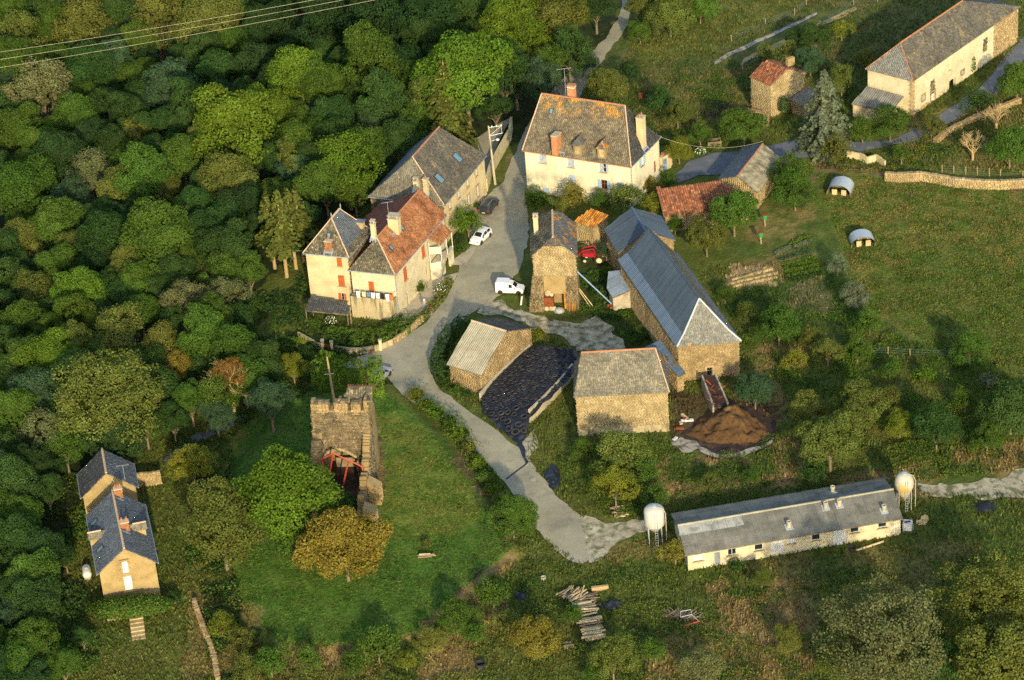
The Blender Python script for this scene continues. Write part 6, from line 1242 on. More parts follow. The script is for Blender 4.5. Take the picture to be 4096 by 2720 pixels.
# ================================================================ VEHICLES
def vehicle(name, label, cat, rear, front, right_visible, spec, paint):
    """rear/front: ground points (pixels) under the wheels on the visible side"""
    a, c = GP(rear, .0), GP(front, .0); d = (c-a)*[1, 1, 0]; d /= np.linalg.norm(d); lf = np.array([-d[1], d[0], 0]); s = 1 if right_visible else -1
    L, Wd, H, wb, fo = spec['L'], spec['W'], spec['H'], spec['wb'], spec['fo']; o_ = (a+c)/2+lf*s*(Wd/2-.1); o_[2] = a[2]*.5+c[2]*.5+.09
    t = thing(name, label, cat, o_); X, Y = d, lf
    def pt(x, y, z): return o_+X*x+Y*y+K_*z
    ft = wb/2+fo; st = spec['st']; hw = Wd/2     # stations: (x, belt z, roof z, half width low, half width roof)
    mb = MB(); V = []; ns = len(st)
    for x, zb_, zr_, wl, wr in st:
        V += [pt(x, -wl*.94, .22), pt(x, -wl, .45), pt(x, -wl*.985, zb_), pt(x, -wr, zr_), pt(x, wr, zr_), pt(x, wl*.985, zb_), pt(x, wl, .45), pt(x, wl*.94, .22)]
    F = [(i*8+j, i*8+(j+1) % 8, i*8+8+(j+1) % 8, i*8+8+j) for i in range(ns-1) for j in range(8)]+[tuple(range(7, -1, -1)), tuple(range((ns-1)*8, ns*8))]
    mb.add(V, F, .5); mb.build('body', M[paint], t)
    def quad(nm, pts, mt, off=.012, parent=None):
        pts = [np.array(p) for p in pts]; n = np.cross(pts[1]-pts[0], pts[2]-pts[0]); n /= np.linalg.norm(n); cc = sum(pts)/len(pts)
        if n@(cc-pt(0, 0, .7)) < 0: n = -n; pts = pts[::-1]
        mb = MB(); mb.prism([p+n*off for p in pts], -n*(off+.01)); return mb.build(nm, M[mt], parent or t)
    def lerp(p, q, k): return p*(1-k)+q*k
    for i, (kind_) in spec['glass']:
        A = V[i*8:i*8+8]; B_ = V[i*8+8:i*8+16]
        if kind_ == 'side':
            for k0, k1 in ((2, 3), (5, 4)): a0, a1, b0, b1 = A[k0], A[k1], B_[k0], B_[k1]; quad('side_window', [lerp(lerp(a0, b0, .06), lerp(a1, b1, .06), .08), lerp(lerp(a0, b0, .94), lerp(a1, b1, .94), .08), lerp(lerp(a0, b0, .94), lerp(a1, b1, .94), .88), lerp(lerp(a0, b0, .06), lerp(a1, b1, .06), .88)], 'glass')
        else:
            a0, a1, b0, b1 = A[3], A[4], B_[3], B_[4]; quad('windscreen' if kind_ == 'front' else 'rear_window', [lerp(lerp(a0, a1, .07), lerp(b0, b1, .07), .06), lerp(lerp(a0, a1, .93), lerp(b0, b1, .93), .06), lerp(lerp(a0, a1, .93), lerp(b0, b1, .93), .92), lerp(lerp(a0, a1, .07), lerp(b0, b1, .07), .92)], 'glass', .014)
    rw = .30
    for sx_ in (-wb/2, wb/2):
        for sy_ in (-1, 1):
            c_ = pt(sx_, sy_*(hw-.11), rw); mb = MB(); mb.lathe(c_, [(rw*.55, -.1), (rw, -.09), (rw, .09), (rw*.55, .1)], 16, X, K_, Y); w_ = mb.build('wheel', M['rubber'], t, smooth=False); mb = MB(); mb.lathe(c_, [(0, -.115), (rw*.6, -.105), (rw*.6, .105), (0, .115)], 12, X, K_, Y); mb.build('rim', M['galv'], w_)
            mb = MB(); mb.lathe(c_+Y*sy_*.02, [(rw*1.22, -.095), (rw*1.22, .098)], 14, X, K_, Y); mb.lathe(c_+Y*sy_*.02, [(0, .098*sy_), (rw*1.22, .098*sy_)], 14, X, K_, Y); mb.build('wheel_arch', M['iron'], t)
    xf, xr = st[-1][0], st[0][0]; zl = spec.get('zl', .62)
    for sy_ in (-1, 1):
        mb = MB(); mb.box(pt(xf-.03, sy_*(hw-.27), zl), X, Y, K_, .12, .3, .16); mb.build('headlight', M['galv'], t)
        mb = MB(); mb.box(pt(xr+.01, sy_*(hw-.14), zl+.2), X, Y, K_, .06, .16, .34); mb.build('tail_light', M['red_paint'], t)
        mb = MB(); mb.box(pt(spec['mx'], sy_*(hw+.08), spec['mz']), X, Y, K_, .1, .18, .13); mb.build('mirror', M['iron'], t)
    for x_, nm in ((xf+.0, 'front_bumper'), (xr-.0, 'rear_bumper')): mb = MB(); mb.box(pt(x_, 0, .36), X, Y, K_, .16, Wd*.9, .2); mb.build(nm, M['iron' if paint != 'car_white' or cat == 'van' else paint], t)
    mb = MB(); mb.box(pt(xr-.09, 0, .5), X, Y, K_, .02, .5, .11); mb.build('number_plate', M['cloth_yellow' if paint == 'car_dark' else 'white'], t)
    if spec.get('rack'):
        mb = MB(); [mb.tube(pt(spec['rack'][0], s2*hw*.62, H+.05), pt(spec['rack'][1], s2*hw*.62, H+.05), .025, .025, 4) for s2 in (-1, 1)]; mb.build('roof_rail', M['galv'], t)
    return t
HB_ = dict(L=3.9, W=1.7, H=1.45, wb=2.5, fo=.7, st=[(-1.9, .8, .82, .74, .62), (-1.85, .95, 1.1, .82, .60), (-1.5, .98, 1.38, .85, .58), (-.6, .97, 1.45, .85, .60), (.25, .95, 1.40, .85, .58), (1.0, .92, .98, .85, .68), (1.7, .78, .83, .80, .62), (1.98, .6, .64, .70, .56)], glass=[(0, 'rear'), (1, 'rear'), (2, 'side'), (3, 'side'), (4, 'side'), (4, 'front')], mx=.75, mz=.98)
VN_ = dict(L=4.1, W=1.65, H=1.8, wb=2.6, fo=.7, st=[(-1.98, 1.15, 1.70, .80, .70), (-1.9, 1.2, 1.80, .82, .72), (-.2, 1.2, 1.82, .82, .72), (-.1, 1.0, 1.62, .81, .60), (.45, .98, 1.50, .80, .58), (1.0, .95, 1.0, .80, .66), (1.8, .80, .86, .78, .62), (2.0, .6, .66, .72, .56)], glass=[(3, 'side'), (4, 'front')], mx=.85, mz=1.02)
ES_ = dict(L=4.4, W=1.7, H=1.5, wb=2.6, fo=.8, st=[(-2.15, .85, .9, .78, .64), (-2.1, 1.0, 1.3, .84, .60), (-1.9, 1.0, 1.48, .85, .60), (-.8, .98, 1.52, .85, .62), (.3, .96, 1.46, .85, .60), (1.0, .93, .98, .85, .70), (1.9, .8, .84, .80, .64), (2.15, .6, .64, .72, .56)], glass=[(1, 'rear'), (2, 'side'), (3, 'side'), (4, 'side'), (4, 'front')], mx=.75, mz=1., rack=(-1.8, .2))
vehicle('parked_car', 'white hatchback parked beside the lane below the shrubs', 'car', (1963, 946), (1922, 983), True if False else False, HB_, 'car_white')
vehicle('parked_van', 'small white van with raised rear body at the lane edge', 'van', (2004, 1178), (2073, 1181), False, VN_, 'car_white') if False else vehicle('parked_van', 'small white van with raised rear body at the lane edge', 'van', (2004, 1178), (2073, 1181), True, VN_, 'car_white')
vehicle('parked_car', 'dark grey estate car with roof rails by the long house', 'car', (1962, 858), (1990, 822), True, ES_, 'car_dark')
vehicle('parked_car', 'silver car half hidden behind the end of the laurel hedge', 'car', (1515, 1540), (1562, 1505), True, ES_ | {'rack': None}, 'car_silver')
# tractor with front loader
g = GP((2385, 1046)); t = thing('tractor', 'old red tractor with front loader behind the stone barn', 'tractor', g); X = np.array([-.97, .24, 0]); Y = np.array([-.24, -.97, 0])
mb = MB(); mb.box(g+X*.9+K_*1.15, X, Y, K_, 1.9, .65, .6); mb.box(g-X*.3+K_*1.0, X, Y, K_, 1., .9, .4); mb.build('bonnet', M['red_paint'], t)
for s in (-1, 1):
    c_ = g-X*.6+Y*s*.75+K_*.68; mb = MB(); mb.lathe(c_, [(.35, -.17), (.68, -.16), (.68, .16), (.35, .17)], 18, X, K_, Y); w_ = mb.build('wheel', M['rubber'], t); mb = MB(); mb.lathe(c_, [(0, -.16), (.4, -.185), (.4, .185), (0, .16)], 14, X, K_, Y); mb.build('rim', M['cloth_yellow'], w_)
    c_ = g+X*1.5+Y*s*.65+K_*.4; mb = MB(); mb.lathe(c_, [(.2, -.1), (.4, -.1), (.4, .1), (.2, .1)], 14, X, K_, Y); w_ = mb.build('wheel', M['rubber'], t); mb = MB(); mb.lathe(c_, [(0, -.12), (.22, -.12), (.22, .12), (0, .12)], 12, X, K_, Y); mb.build('rim', M['cloth_yellow'], w_)
    mb = MB(); mb.path([g-X*.1+Y*s*.5+K_*1.2, g+X*.2+Y*s*.5+K_*2.3, g+X*1.8+Y*s*.5+K_*1.9, g+X*2.9+Y*s*.5+K_*.7], .09, 5); mb.build('loader_arm', M['red_paint'], t)
    mb = MB(); mb.box(g-X*.6+Y*s*.72+K_*1.42, X, Y, K_, 1., .35, .06); mb.build('mudguard', M['red_paint'], t)
mb = MB(); mb.prism([g+X*2.9+Y*.8+K_*.9, g+X*2.9-Y*.8+K_*.9, g+X*3.0-Y*.8+K_*.3, g+X*3.0+Y*.8+K_*.3], X*.35); mb.build('bucket', M['red_paint'], t)
mb = MB(); mb.box(g-X*.65+K_*1.45, X, Y, K_, .45, .5, .12); mb.box(g-X*.85+K_*1.7, X, Y, K_, .1, .5, .4); mb.build('seat', M['iron'], t); mb = MB(); mb.tube(g+X*.0+K_*1.3, g-X*.2+K_*1.8, .03, .03, 5); mb.lathe(g-X*.2+K_*1.8, [(.17, 0), (.2, .02), (.17, .04)], 10); mb.build('steering_wheel', M['iron'], t); mb = MB(); mb.tube(g+X*1.4+K_*1.4, g+X*1.4+K_*2.1, .05, .05, 6); mb.build('exhaust', M['iron'], t)

# ================================================================ PERSON
def person(label, q, rz):
    g = GP(q)+K_*.11; t = thing('person', label, 'person', g, rz=rz)
    J = dict(pel=(0, 0, .93), wst=(0, .0, 1.08), chs=(0, -.01, 1.32), nek=(0, 0, 1.48), hed=(0, -.02, 1.60), top=(0, -.02, 1.74), hl=(-.1, 0, .88), kl=(-.12, -.05, .5), al=(-.13, .02, .09), tl=(-.14, -.15, .05), hr=(.1, 0, .88), kr=(.12, -.02, .5), ar=(.14, .05, .09), tr=(.15, -.12, .05),
             sl=(-.19, 0, 1.42), el=(-.26, -.03, 1.14), wl=(-.24, -.16, .92), nl=(-.23, -.22, .84), sr=(.19, 0, 1.42), er=(.27, -.04, 1.15), wr=(.2, -.22, 1.0), nr=(.17, -.29, .95))
    R_ = dict(pel=.15, wst=.13, chs=.155, nek=.055, hed=.1, top=.07, hl=.1, kl=.065, al=.045, tl=.04, hr=.1, kr=.065, ar=.045, tr=.04, sl=.06, el=.045, wl=.03, nl=.035, sr=.06, er=.045, wr=.03, nr=.035)
    Ed = [('pel', 'wst'), ('wst', 'chs'), ('chs', 'nek'), ('nek', 'hed'), ('hed', 'top'), ('pel', 'hl'), ('hl', 'kl'), ('kl', 'al'), ('al', 'tl'), ('pel', 'hr'), ('hr', 'kr'), ('kr', 'ar'), ('ar', 'tr'), ('chs', 'sl'), ('sl', 'el'), ('el', 'wl'), ('wl', 'nl'), ('chs', 'sr'), ('sr', 'er'), ('er', 'wr'), ('wr', 'nr')]
    def skin_(nm, keys, ed, grow, m):
        ks = list(keys); me = bpy.data.meshes.new(nm); me.from_pydata([J[k] for k in ks], [(ks.index(a_), ks.index(b_)) for a_, b_ in ed], []); me.materials.append(M[m]); o = link_mesh(nm, me, t); o.modifiers.new('skin', 'SKIN')
        for i, k in enumerate(ks): me.skin_vertices[0].data[i].radius = (R_[k]*grow, R_[k]*grow*.8); me.skin_vertices[0].data[i].use_root = i == 0
        s_ = o.modifiers.new('sub', 'SUBSURF'); s_.levels = s_.render_levels = 2; return o
    skin_('body', J.keys(), Ed, 1., 'skin')
    skin_('shirt', ['chs', 'wst', 'pel', 'sl', 'el', 'sr', 'er'], [('pel', 'wst'), ('wst', 'chs'), ('chs', 'sl'), ('sl', 'el'), ('chs', 'sr'), ('sr', 'er')], 1.22, 'cloth_grey')
    skin_('trousers', ['pel', 'hl', 'kl', 'al', 'hr', 'kr', 'ar'], [('pel', 'hl'), ('hl', 'kl'), ('kl', 'al'), ('pel', 'hr'), ('hr', 'kr'), ('kr', 'ar')], 1.25, 'cloth_blue')
    mb = MB(); mb.lathe((0, -.02, 1.60), [(.135, -.0), (.14, .06), (.11, .14), (.05, .18), (0, .19)], 12); o = mb.build('hair', M['cloth_white'], None, smooth=True); o.parent = t; return t
person('person in a pale grey shirt with white hair standing on the terrace', (1700, 1243), .3)

# ================================================================ VEGETATION
def rdir(r, n, zmin=-1.):
    v = r.normal(size=(n*3, 3)); v /= np.linalg.norm(v, axis=1)[:, None]; v = v[v[:, 2] > zmin]; return v[:n]
def leaf_quads(r, C0, N0, size, flat=.55):
    """small bent leaf sprays at C0, roughly facing N0"""
    n = len(C0); N1 = N0+r.normal(size=(n, 3))*flat; N1 /= np.linalg.norm(N1, axis=1)[:, None]
    A = np.cross(N1, r.normal(size=(n, 3))); A /= np.linalg.norm(A, axis=1)[:, None]; Bv = np.cross(N1, A); s = (size*(.6+.8*r.random(n)))[:, None]
    V = np.stack([C0-A*s*.5, C0+Bv*s*.38+N1*s*.12, C0+A*s*.5, C0-Bv*s*.38+N1*s*.12], 1).reshape(-1, 3)
    return V, np.arange(n*4).reshape(-1, 4)
def lobed(seed, hull=(4.5, 4.5, 4.2), lobes=46, lr=(1.0, 1.7), per=230, size=.21, zmin=-.55, inner=500, jag=.16, low=.8):
    """irregular crown: a few big boughs, each carrying small leaf masses, each mass a shell of leaf sprays"""
    r = np.random.default_rng(seed); H = np.array(hull); big = max(7, lobes//5); D = rdir(r, big*3, zmin); keep = [D[0]]
    for d in D[1:]:
        if len(keep) < big and min(np.linalg.norm(d-k_) for k_ in keep) > 1.5/math.sqrt(big/3): keep.append(d)
    D = np.array(keep+[np.array([0, 0, .9])]); P_, N_2, R_ = [], [], []; sub = max(4, int(lobes*1.7/len(D)))
    for d in D:
        bc = d*H*r.uniform(.38, .62)*([low, low, 1] if d[2] < 0 else [1, 1, 1]); br = H.mean()*r.uniform(.36, .52); bt = r.random()
        for q0 in rdir(r, sub*2, -1.):
            if q0@d < -.25 or q0[2] < -.75: continue
            c = bc+q0*br*[1, 1, .9]*r.uniform(.75, 1.1); rr = r.uniform(*lr)*.62; k = int(per*(rr/.85)**2); q = rdir(r, k, -.6); q = q[(q@q0) > -.45]; ln = (1+(r.random(len(q))-.5)*2*jag)[:, None]
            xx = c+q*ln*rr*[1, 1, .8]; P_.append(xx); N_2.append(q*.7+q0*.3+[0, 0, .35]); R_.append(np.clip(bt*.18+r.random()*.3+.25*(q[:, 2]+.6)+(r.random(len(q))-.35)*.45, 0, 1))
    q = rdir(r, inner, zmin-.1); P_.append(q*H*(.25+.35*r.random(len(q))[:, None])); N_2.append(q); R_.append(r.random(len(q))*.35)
    P_, N_2, R_ = np.concatenate(P_), np.concatenate(N_2), np.concatenate(R_); sz = np.full(len(P_), size); sz[-len(q):] = size*3
    V, F = leaf_quads(r, P_, N_2, sz); return V, F, R_
def mesh_from(name, dat, m='leaf'): return np_mesh(name, dat[0], dat[1], M[m], rnd=dat[2])
def conifer(seed, H=11., R_=3., tiers=22, size=.42, droop=.35, weep=False, sparse=1.):
    r = np.random.default_rng(seed); P_, N_2, R2 = [], [], []
    for t in range(tiers):
        f = t/(tiers-1); z = H*(.06+.92*f); rad = R_*(1-f)**.75*(.85+.3*r.random())+.25; nb = max(4, int((5+11*(1-f))*sparse))
        for b_ in range(nb):
            an = r.random()*2*PI; L = rad*(.75+.4*r.random()); k = int(16*L+6); s = r.random(k)**.7; w_ = (r.random(k)-.5)*.9*(1-s*.5)
            x = s*L; zz = z-droop*x-(.25*x*x/R_ if weep else 0)+.12*np.sin(s*3); P_.append(np.stack([np.cos(an)*x-np.sin(an)*w_, np.sin(an)*x+np.cos(an)*w_, zz+(r.random(k)-.7)*.3], -1)); nn_ = np.stack([np.cos(an)*np.ones(k)*.5, np.sin(an)*np.ones(k)*.5, np.ones(k)], -1); N_2.append(nn_); R2.append(np.clip(.25+.6*s*r.random()+.3*(r.random(k)-.5), 0, 1))
    P_, N_2, R2 = map(np.concatenate, (P_, N_2, R2)); V, F = leaf_quads(r, P_, N_2, np.full(len(P_), size), .45); return V, F, R2
def branches(seed, H, spread, levels=4, r0=.22, n0=5, up=.6, z0=.35):
    r = random.Random(seed); mb = MB()
    def grow(p, d, L, rad, lv):
        e = p+d*L; mb.tube(p, e, rad, rad*.62, 5 if lv > 1 else 3, caps=False)
        if lv == 0: return
        for k in range(3 if lv > 1 else 2):
            v = np.array([r.gauss(0, 1), r.gauss(0, 1), r.gauss(0, .6)+up*.4]); v = d*.9+v*.55; v /= np.linalg.norm(v); grow(p+d*L*r.uniform(.55, 1.), v, L*r.uniform(.55, .78), rad*.6, lv-1)
    mb.tube(np.zeros(3), np.array([0, 0, H*z0]), r0*1.4, r0, 8)
    for k in range(n0):
        an = 2*PI*k/n0+r.random(); v = np.array([math.cos(an)*spread, math.sin(an)*spread, 1.]); v /= np.linalg.norm(v); grow(np.array([0, 0, H*z0*r.uniform(.75, 1.)]), v, H*.3, r0*.6, levels-1)
    grow(np.array([0, 0, H*z0]), np.array([.05, .02, 1.]), H*.33, r0*.8, levels-1)
    return mb
def mb_mesh(mb, name, m):
    me = bpy.data.meshes.new(name); me.from_pydata(mb.v, [], mb.f); at = me.attributes.new('rnd', 'FLOAT', 'FACE'); at.data.foreach_set('value', mb.r); me.materials.append(M[m]); return me
def straight():
    mb = MB(); mb.tube((0, 0, -.3), (.05, 0, 3.), .2, .15, 8, caps=False); mb.tube((.05, 0, 3.), (0, .05, 6.4), .15, .04, 8, caps=False)
    for k in range(14): a = k*2.4; z = 1.2+k*.33; mb.tube((.03, 0, z), (.9*math.cos(a), .9*math.sin(a), z-.15), .03, .012, 4, caps=False)
    return mb
# crown library: centre of crown at z=0 (broadleaf), foot at z=0 (conifers, bare trees)
LIB = {
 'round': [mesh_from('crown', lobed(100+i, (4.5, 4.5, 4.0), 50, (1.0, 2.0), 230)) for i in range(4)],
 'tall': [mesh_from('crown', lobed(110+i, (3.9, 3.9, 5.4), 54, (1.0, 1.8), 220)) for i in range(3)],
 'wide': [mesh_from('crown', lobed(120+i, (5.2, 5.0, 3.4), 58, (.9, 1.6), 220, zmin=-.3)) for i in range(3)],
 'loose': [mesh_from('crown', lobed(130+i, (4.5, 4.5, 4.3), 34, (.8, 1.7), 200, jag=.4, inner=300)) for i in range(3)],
 'great': [mesh_from('crown', lobed(140+i, (4.6, 4.6, 4.0), 100, (.6, 1.3), 240, .15, jag=.3)) for i in range(2)],
 'bush': [mesh_from('crown', lobed(150+i, (1.6, 1.6, 1.25), 26, (.4, .8), 60, .16, zmin=-.2, inner=160, jag=.3)) for i in range(3)],
 'spiky': [mesh_from('crown', lobed(160+i, (1.6, 1.6, 1.5), 30, (.3, .65), 60, .15, zmin=-.2, inner=140, jag=.6)) for i in range(1)],
 'poplar': [mesh_from('crown', lobed(170, (1.2, 1.2, 5.0), 44, (.5, .9), 120, .18, zmin=-.95))],
 'spruce': [mesh_from('crown', conifer(180, 11, 3.6, 26, .40, .32))],
 'weeping': [mesh_from('crown', conifer(181, 12, 3.4, 20, .40, .55, True, .8))],
 'pine': [mesh_from('crown', conifer(182+i, 9, 2.6, 15, .42, .25, False, .7)) for i in range(2)],
 'shrub_tree': [mesh_from('crown', lobed(190+i, (2.6, 2.6, 2.3), 34, (.6, 1.2), 130, .18, zmin=-.5, inner=200, jag=.35)) for i in range(3)],
}
TRK = {'tree': [mb_mesh(branches(i, 9., .55, 3, .26, 5, z0=.36), 'trunk', 'bark') for i in range(3)], 'pine': [mb_mesh(straight(), 'trunk', 'bark_dry')], 'bush': [mb_mesh(branches(10+i, 2., .8, 2, .06, 5, z0=.12), 'stem', 'bark') for i in range(2)],
       'bare': [mb_mesh(branches(20+i, 5.2, .75, 5, .17, 6, z0=.25), 'branches', 'bark_dry') for i in range(2)], 'autumn': [mb_mesh(branches(30, 8.5, .4, 5, .17, 6, z0=.3), 'branches', 'bark_dry')]}
TONES = {'bright': (.110, .175, .020), 'mid': (.078, .135, .022), 'dark': (.050, .096, .024), 'olive': (.130, .150, .032), 'pale': (.150, .160, .062), 'yellow': (.175, .190, .025), 'bluish': (.058, .104, .046), 'silver': (.15, .18, .10), 'gold': (.200, .170, .030), 'deep': (.036, .072, .022), 'orange': (.22, .12, .03)}
WORDS = {'bright': 'bright green', 'mid': 'mid-green', 'dark': 'dark green', 'olive': 'olive-green', 'pale': 'pale grey-green', 'yellow': 'yellow-green', 'bluish': 'bluish green', 'silver': 'silvery green', 'gold': 'yellowing', 'deep': 'very dark', 'orange': 'orange-brown'}
rv = random.Random(77)
PLANTS = []
def plant(kind, q, rpx, tone, label=None, cat='tree', name=None, H=None, group=None, sz=1., tilt=.0, ctr=True, tr='tree'):
    """q: photo pixel of the crown centre, rpx: crown radius in photo pixels"""
    base_r = {'round': 4.9, 'tall': 4.4, 'wide': 5.6, 'loose': 4.9, 'great': 5.0, 'bush': 1.85, 'spiky': 1.85, 'poplar': 1.6, 'shrub_tree': 3.0}.get(kind, 3.5)
    g = GP(q, 4.); dist = np.linalg.norm(g-CAM); R_ = rpx*dist/FP; s = R_/base_r
    small = kind in ('bush', 'spiky'); vz = {'tall': 1.35, 'poplar': 3.2, 'bush': .85, 'spiky': .9}.get(kind, .95)
    ch = (R_*vz*.62 if small else R_*vz*.82+R_*(.45 if group == 'wood' else .10)) if H is None else H
    g = GP(q, ch); nm = name or ('bush' if small else 'broadleaf_tree')
    t = thing(nm, label or '', cat, g, None if group == 'wood' else group, rz=rv.random()*6.28)
    me = rv.choice(LIB[kind]); o = bpy.data.objects.new('crown' if not small else 'foliage', me); C.objects.link(o); o.parent = t; o.location = (0, 0, ch); o.scale = (s*rv.uniform(.9, 1.12), s*rv.uniform(.9, 1.12), s*sz*rv.uniform(.92, 1.08))
    j = rv.uniform(.86, 1.14); c = TONES[tone]; o.color = (c[0]*j*rv.uniform(.9, 1.1), c[1]*j, c[2]*j, 1)
    if small: tm = rv.choice(TRK['bush']); k = ch/1.6; o2 = bpy.data.objects.new('stem', tm)
    else: tm = rv.choice(TRK['tree']); k = (ch+R_*.1)/9.*(.5 if kind == 'poplar' else 1); o2 = bpy.data.objects.new('trunk', tm)
    C.objects.link(o2); o2.parent = t; o2.scale = (max(k, .35),)*2+(k,)
    PLANTS.append((t, q, tone, kind, R_)); return t
def foot_plant(kind, q, h, tone, label, name, cat='tree', w_=1., trunk='pine', tone2=None):
    """q: pixel of the foot"""
    g = GP(q); t = thing(name, label, cat, g, rz=rv.random()*6.28); me = rv.choice(LIB[kind]); base = {'spruce': 11., 'weeping': 12., 'pine': 9.}[kind]; o = bpy.data.objects.new('crown', me); C.objects.link(o); o.parent = t; s = h/base; off = .0
    if kind == 'pine': off = h*.38; s = h*.66/base
    o.location = (0, 0, off); o.scale = (s*w_, s*w_, s); c = TONES[tone]; o.color = (*c, 1)
    o2 = bpy.data.objects.new('trunk', TRK['pine'][0]); C.objects.link(o2); o2.parent = t; o2.scale = (h/9, h/9, h/6.5); return t
def bare(q, h, key, label, leaf=None):
    g = GP(q); t = thing('bare_tree', label, 'tree', g, rz=rv.random()*6.28); me = rv.choice(TRK[key]); o = bpy.data.objects.new('branches', me); C.objects.link(o); o.parent = t; s = h/(5.2 if key == 'bare' else 8.5); o.scale = (s,)*3
    if leaf:
        o2 = bpy.data.objects.new('crown', rv.choice(LIB['loose'])); C.objects.link(o2); o2.parent = t; k = h/16; o2.location = (0, 0, h*.7); o2.scale = (k*.85, k*.85, k*1.05); o2.color = (*TONES[leaf], 1)
    return t
# ---- the wood: trees one can tell apart, then the ones between them
WOOD = [(953, 515, 175, 'bright', 'round'), (1060, 470, 120, 'bright', 'round'), (1203, 312, 130, 'bright', 'round'), (1290, 350, 110, 'mid', 'round'), (1860, 290, 175, 'bright', 'round'), (1485, 260, 120, 'mid', 'tall'), (1385, 660, 140, 'bright', 'loose'), (1300, 740, 110, 'mid', 'round'), (1450, 600, 100, 'mid', 'loose'),
 (170, 375, 130, 'pale', 'loose'), (312, 480, 100, 'mid', 'round'), (360, 690, 105, 'pale', 'loose'), (484, 770, 105, 'olive', 'round'), (640, 950, 145, 'mid', 'round'), (94, 765, 130, 'mid', 'round'), (78, 530, 110, 'mid', 'round'), (734, 640, 105, 'mid', 'round'), (547, 560, 90, 'olive', 'loose'), (920, 725, 110, 'olive', 'round'),
 (1094, 790, 90, 'mid', 'round'), (920, 1000, 110, 'dark', 'round'), (672, 360, 115, 'bluish', 'round'), (875, 300, 110, 'dark', 'round'), (360, 290, 110, 'dark', 'round'), (625, 80, 130, 'olive', 'loose'), (330, 94, 130, 'olive', 'loose'), (94, 140, 110, 'olive', 'loose'), (830, 94, 120, 'olive', 'round'), (1094, 120, 110, 'deep', 'round'),
 (1300, 110, 120, 'deep', 'tall'), (1500, 70, 130, 'deep', 'tall'), (1690, 70, 120, 'deep', 'tall'), (1850, 60, 100, 'dark', 'round'), (2020, 90, 115, 'bright', 'round'), (2120, 150, 95, 'bright', 'loose'), (2230, 90, 110, 'olive', 'round'), (2010, 330, 90, 'bluish', 'loose'), (2060, 300, 85, 'dark', 'tall'), (1660, 490, 85, 'mid', 'loose'),
 (1980, 440, 70, 'dark', 'loose'), (320, 1190, 110, 'bright', 'round'), (136, 1175, 95, 'olive', 'loose'), (738, 1213, 95, 'pale', 'loose'), (903, 1190, 95, 'pale', 'loose'), (825, 1100, 45, 'pale', 'loose'), (485, 1320, 125, 'olive', 'loose'), (650, 1365, 95, 'olive', 'loose'), (815, 1345, 95, 'mid', 'tall'), (932, 1408, 110, 'mid', 'round'),
 (194, 1440, 115, 'bright', 'round'), (437, 1600, 215, 'olive', 'great'), (165, 1740, 100, 'pale', 'loose'), (29, 1550, 90, 'dark', 'round'), (78, 1310, 100, 'mid', 'round'), (715, 1470, 70, 'gold', 'loose'), (1078, 1600, 105, 'bluish', 'wide'), (1170, 1462, 68, 'yellow', 'loose'), (550, 1130, 90, 'mid', 'round'), (420, 950, 110, 'dark', 'round'), (230, 900, 110, 'mid', 'round'),
 (100, 980, 100, 'olive', 'round'), (250, 1060, 95, 'mid', 'round'), (780, 840, 95, 'dark', 'round'), (1230, 980, 55, 'dark', 'shrub_tree'), (700, 1090, 80, 'dark', 'round'), (900, 880, 90, 'dark', 'round'), (560, 1480, 90, 'dark', 'round'), (760, 1600, 90, 'mid', 'wide'), (800, 1480, 60, 'dark', 'shrub_tree'), (690, 1680, 80, 'dark', 'wide'), (650, 510, 90, 'dark', 'round'), (1090, 640, 80, 'dark', 'round'), (1160, 480, 90, 'mid', 'round'), (1340, 470, 95, 'dark', 'round'), (1530, 420, 95, 'dark', 'tall'), (1700, 170, 90, 'dark', 'tall'),
 (2200, 260, 80, 'mid', 'loose'), (2300, 60, 80, 'mid', 'round'), (40, 1950, 120, 'dark', 'round'), (60, 2180, 120, 'dark', 'round'), (150, 2420, 110, 'dark', 'round'), (140, 2560, 120, 'mid', 'wide'), (60, 2660, 110, 'mid', 'round'), (250, 2660, 80, 'mid', 'wide'), (200, 1880, 70, 'dark', 'wide'), (30, 2380, 90, 'dark', 'round'), (260, 2230, 55, 'dark', 'shrub_tree'), (330, 2550, 45, 'dark', 'shrub_tree')]
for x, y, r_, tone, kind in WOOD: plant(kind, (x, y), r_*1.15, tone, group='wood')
used = [(x, y, r_) for x, y, r_, _, _ in WOOD]
WP = [(-120, -90), (2440, -90), (2330, 180), (2190, 340), (2030, 400), (1880, 420), (1740, 460), (1600, 570), (1470, 690), (1390, 810), (1240, 850), (1180, 930), (1060, 1080), (980, 1210), (1000, 1330), (1110, 1430), (960, 1560), (850, 1680), (620, 1760), (420, 1780), (260, 1820), (180, 2100), (190, 2420), (220, 2760), (-120, 2760)]
cnt = 0
for att in range(9000):
    x, y = rv.uniform(-110, 2420), rv.uniform(-80, 2740); r_ = rv.uniform(72, 105)
    if not pip(np.array([x]), np.array([y]), WP)[()][0]: continue
    if any((x-a)**2+((y-b_)*1.15)**2 < ((r_+c)*.52)**2 for a, b_, c in used): continue
    n_ = float(vnoise(x, y, 300, 90)); tone = ('deep' if rv.random() < .5 else 'dark') if (x > 1000 and y < 330) or rv.random() < .3 else rv.choice(['mid', 'dark', 'dark', 'mid', 'olive', 'mid', 'bluish'])
    plant(rv.choice(['round', 'round', 'tall', 'loose', 'wide']), (x, y), r_*1.15, tone, group='wood'); used.append((x, y, r_)); cnt += 1
    if cnt > 205: break
print('wood fill', cnt, 'plants', len(PLANTS))
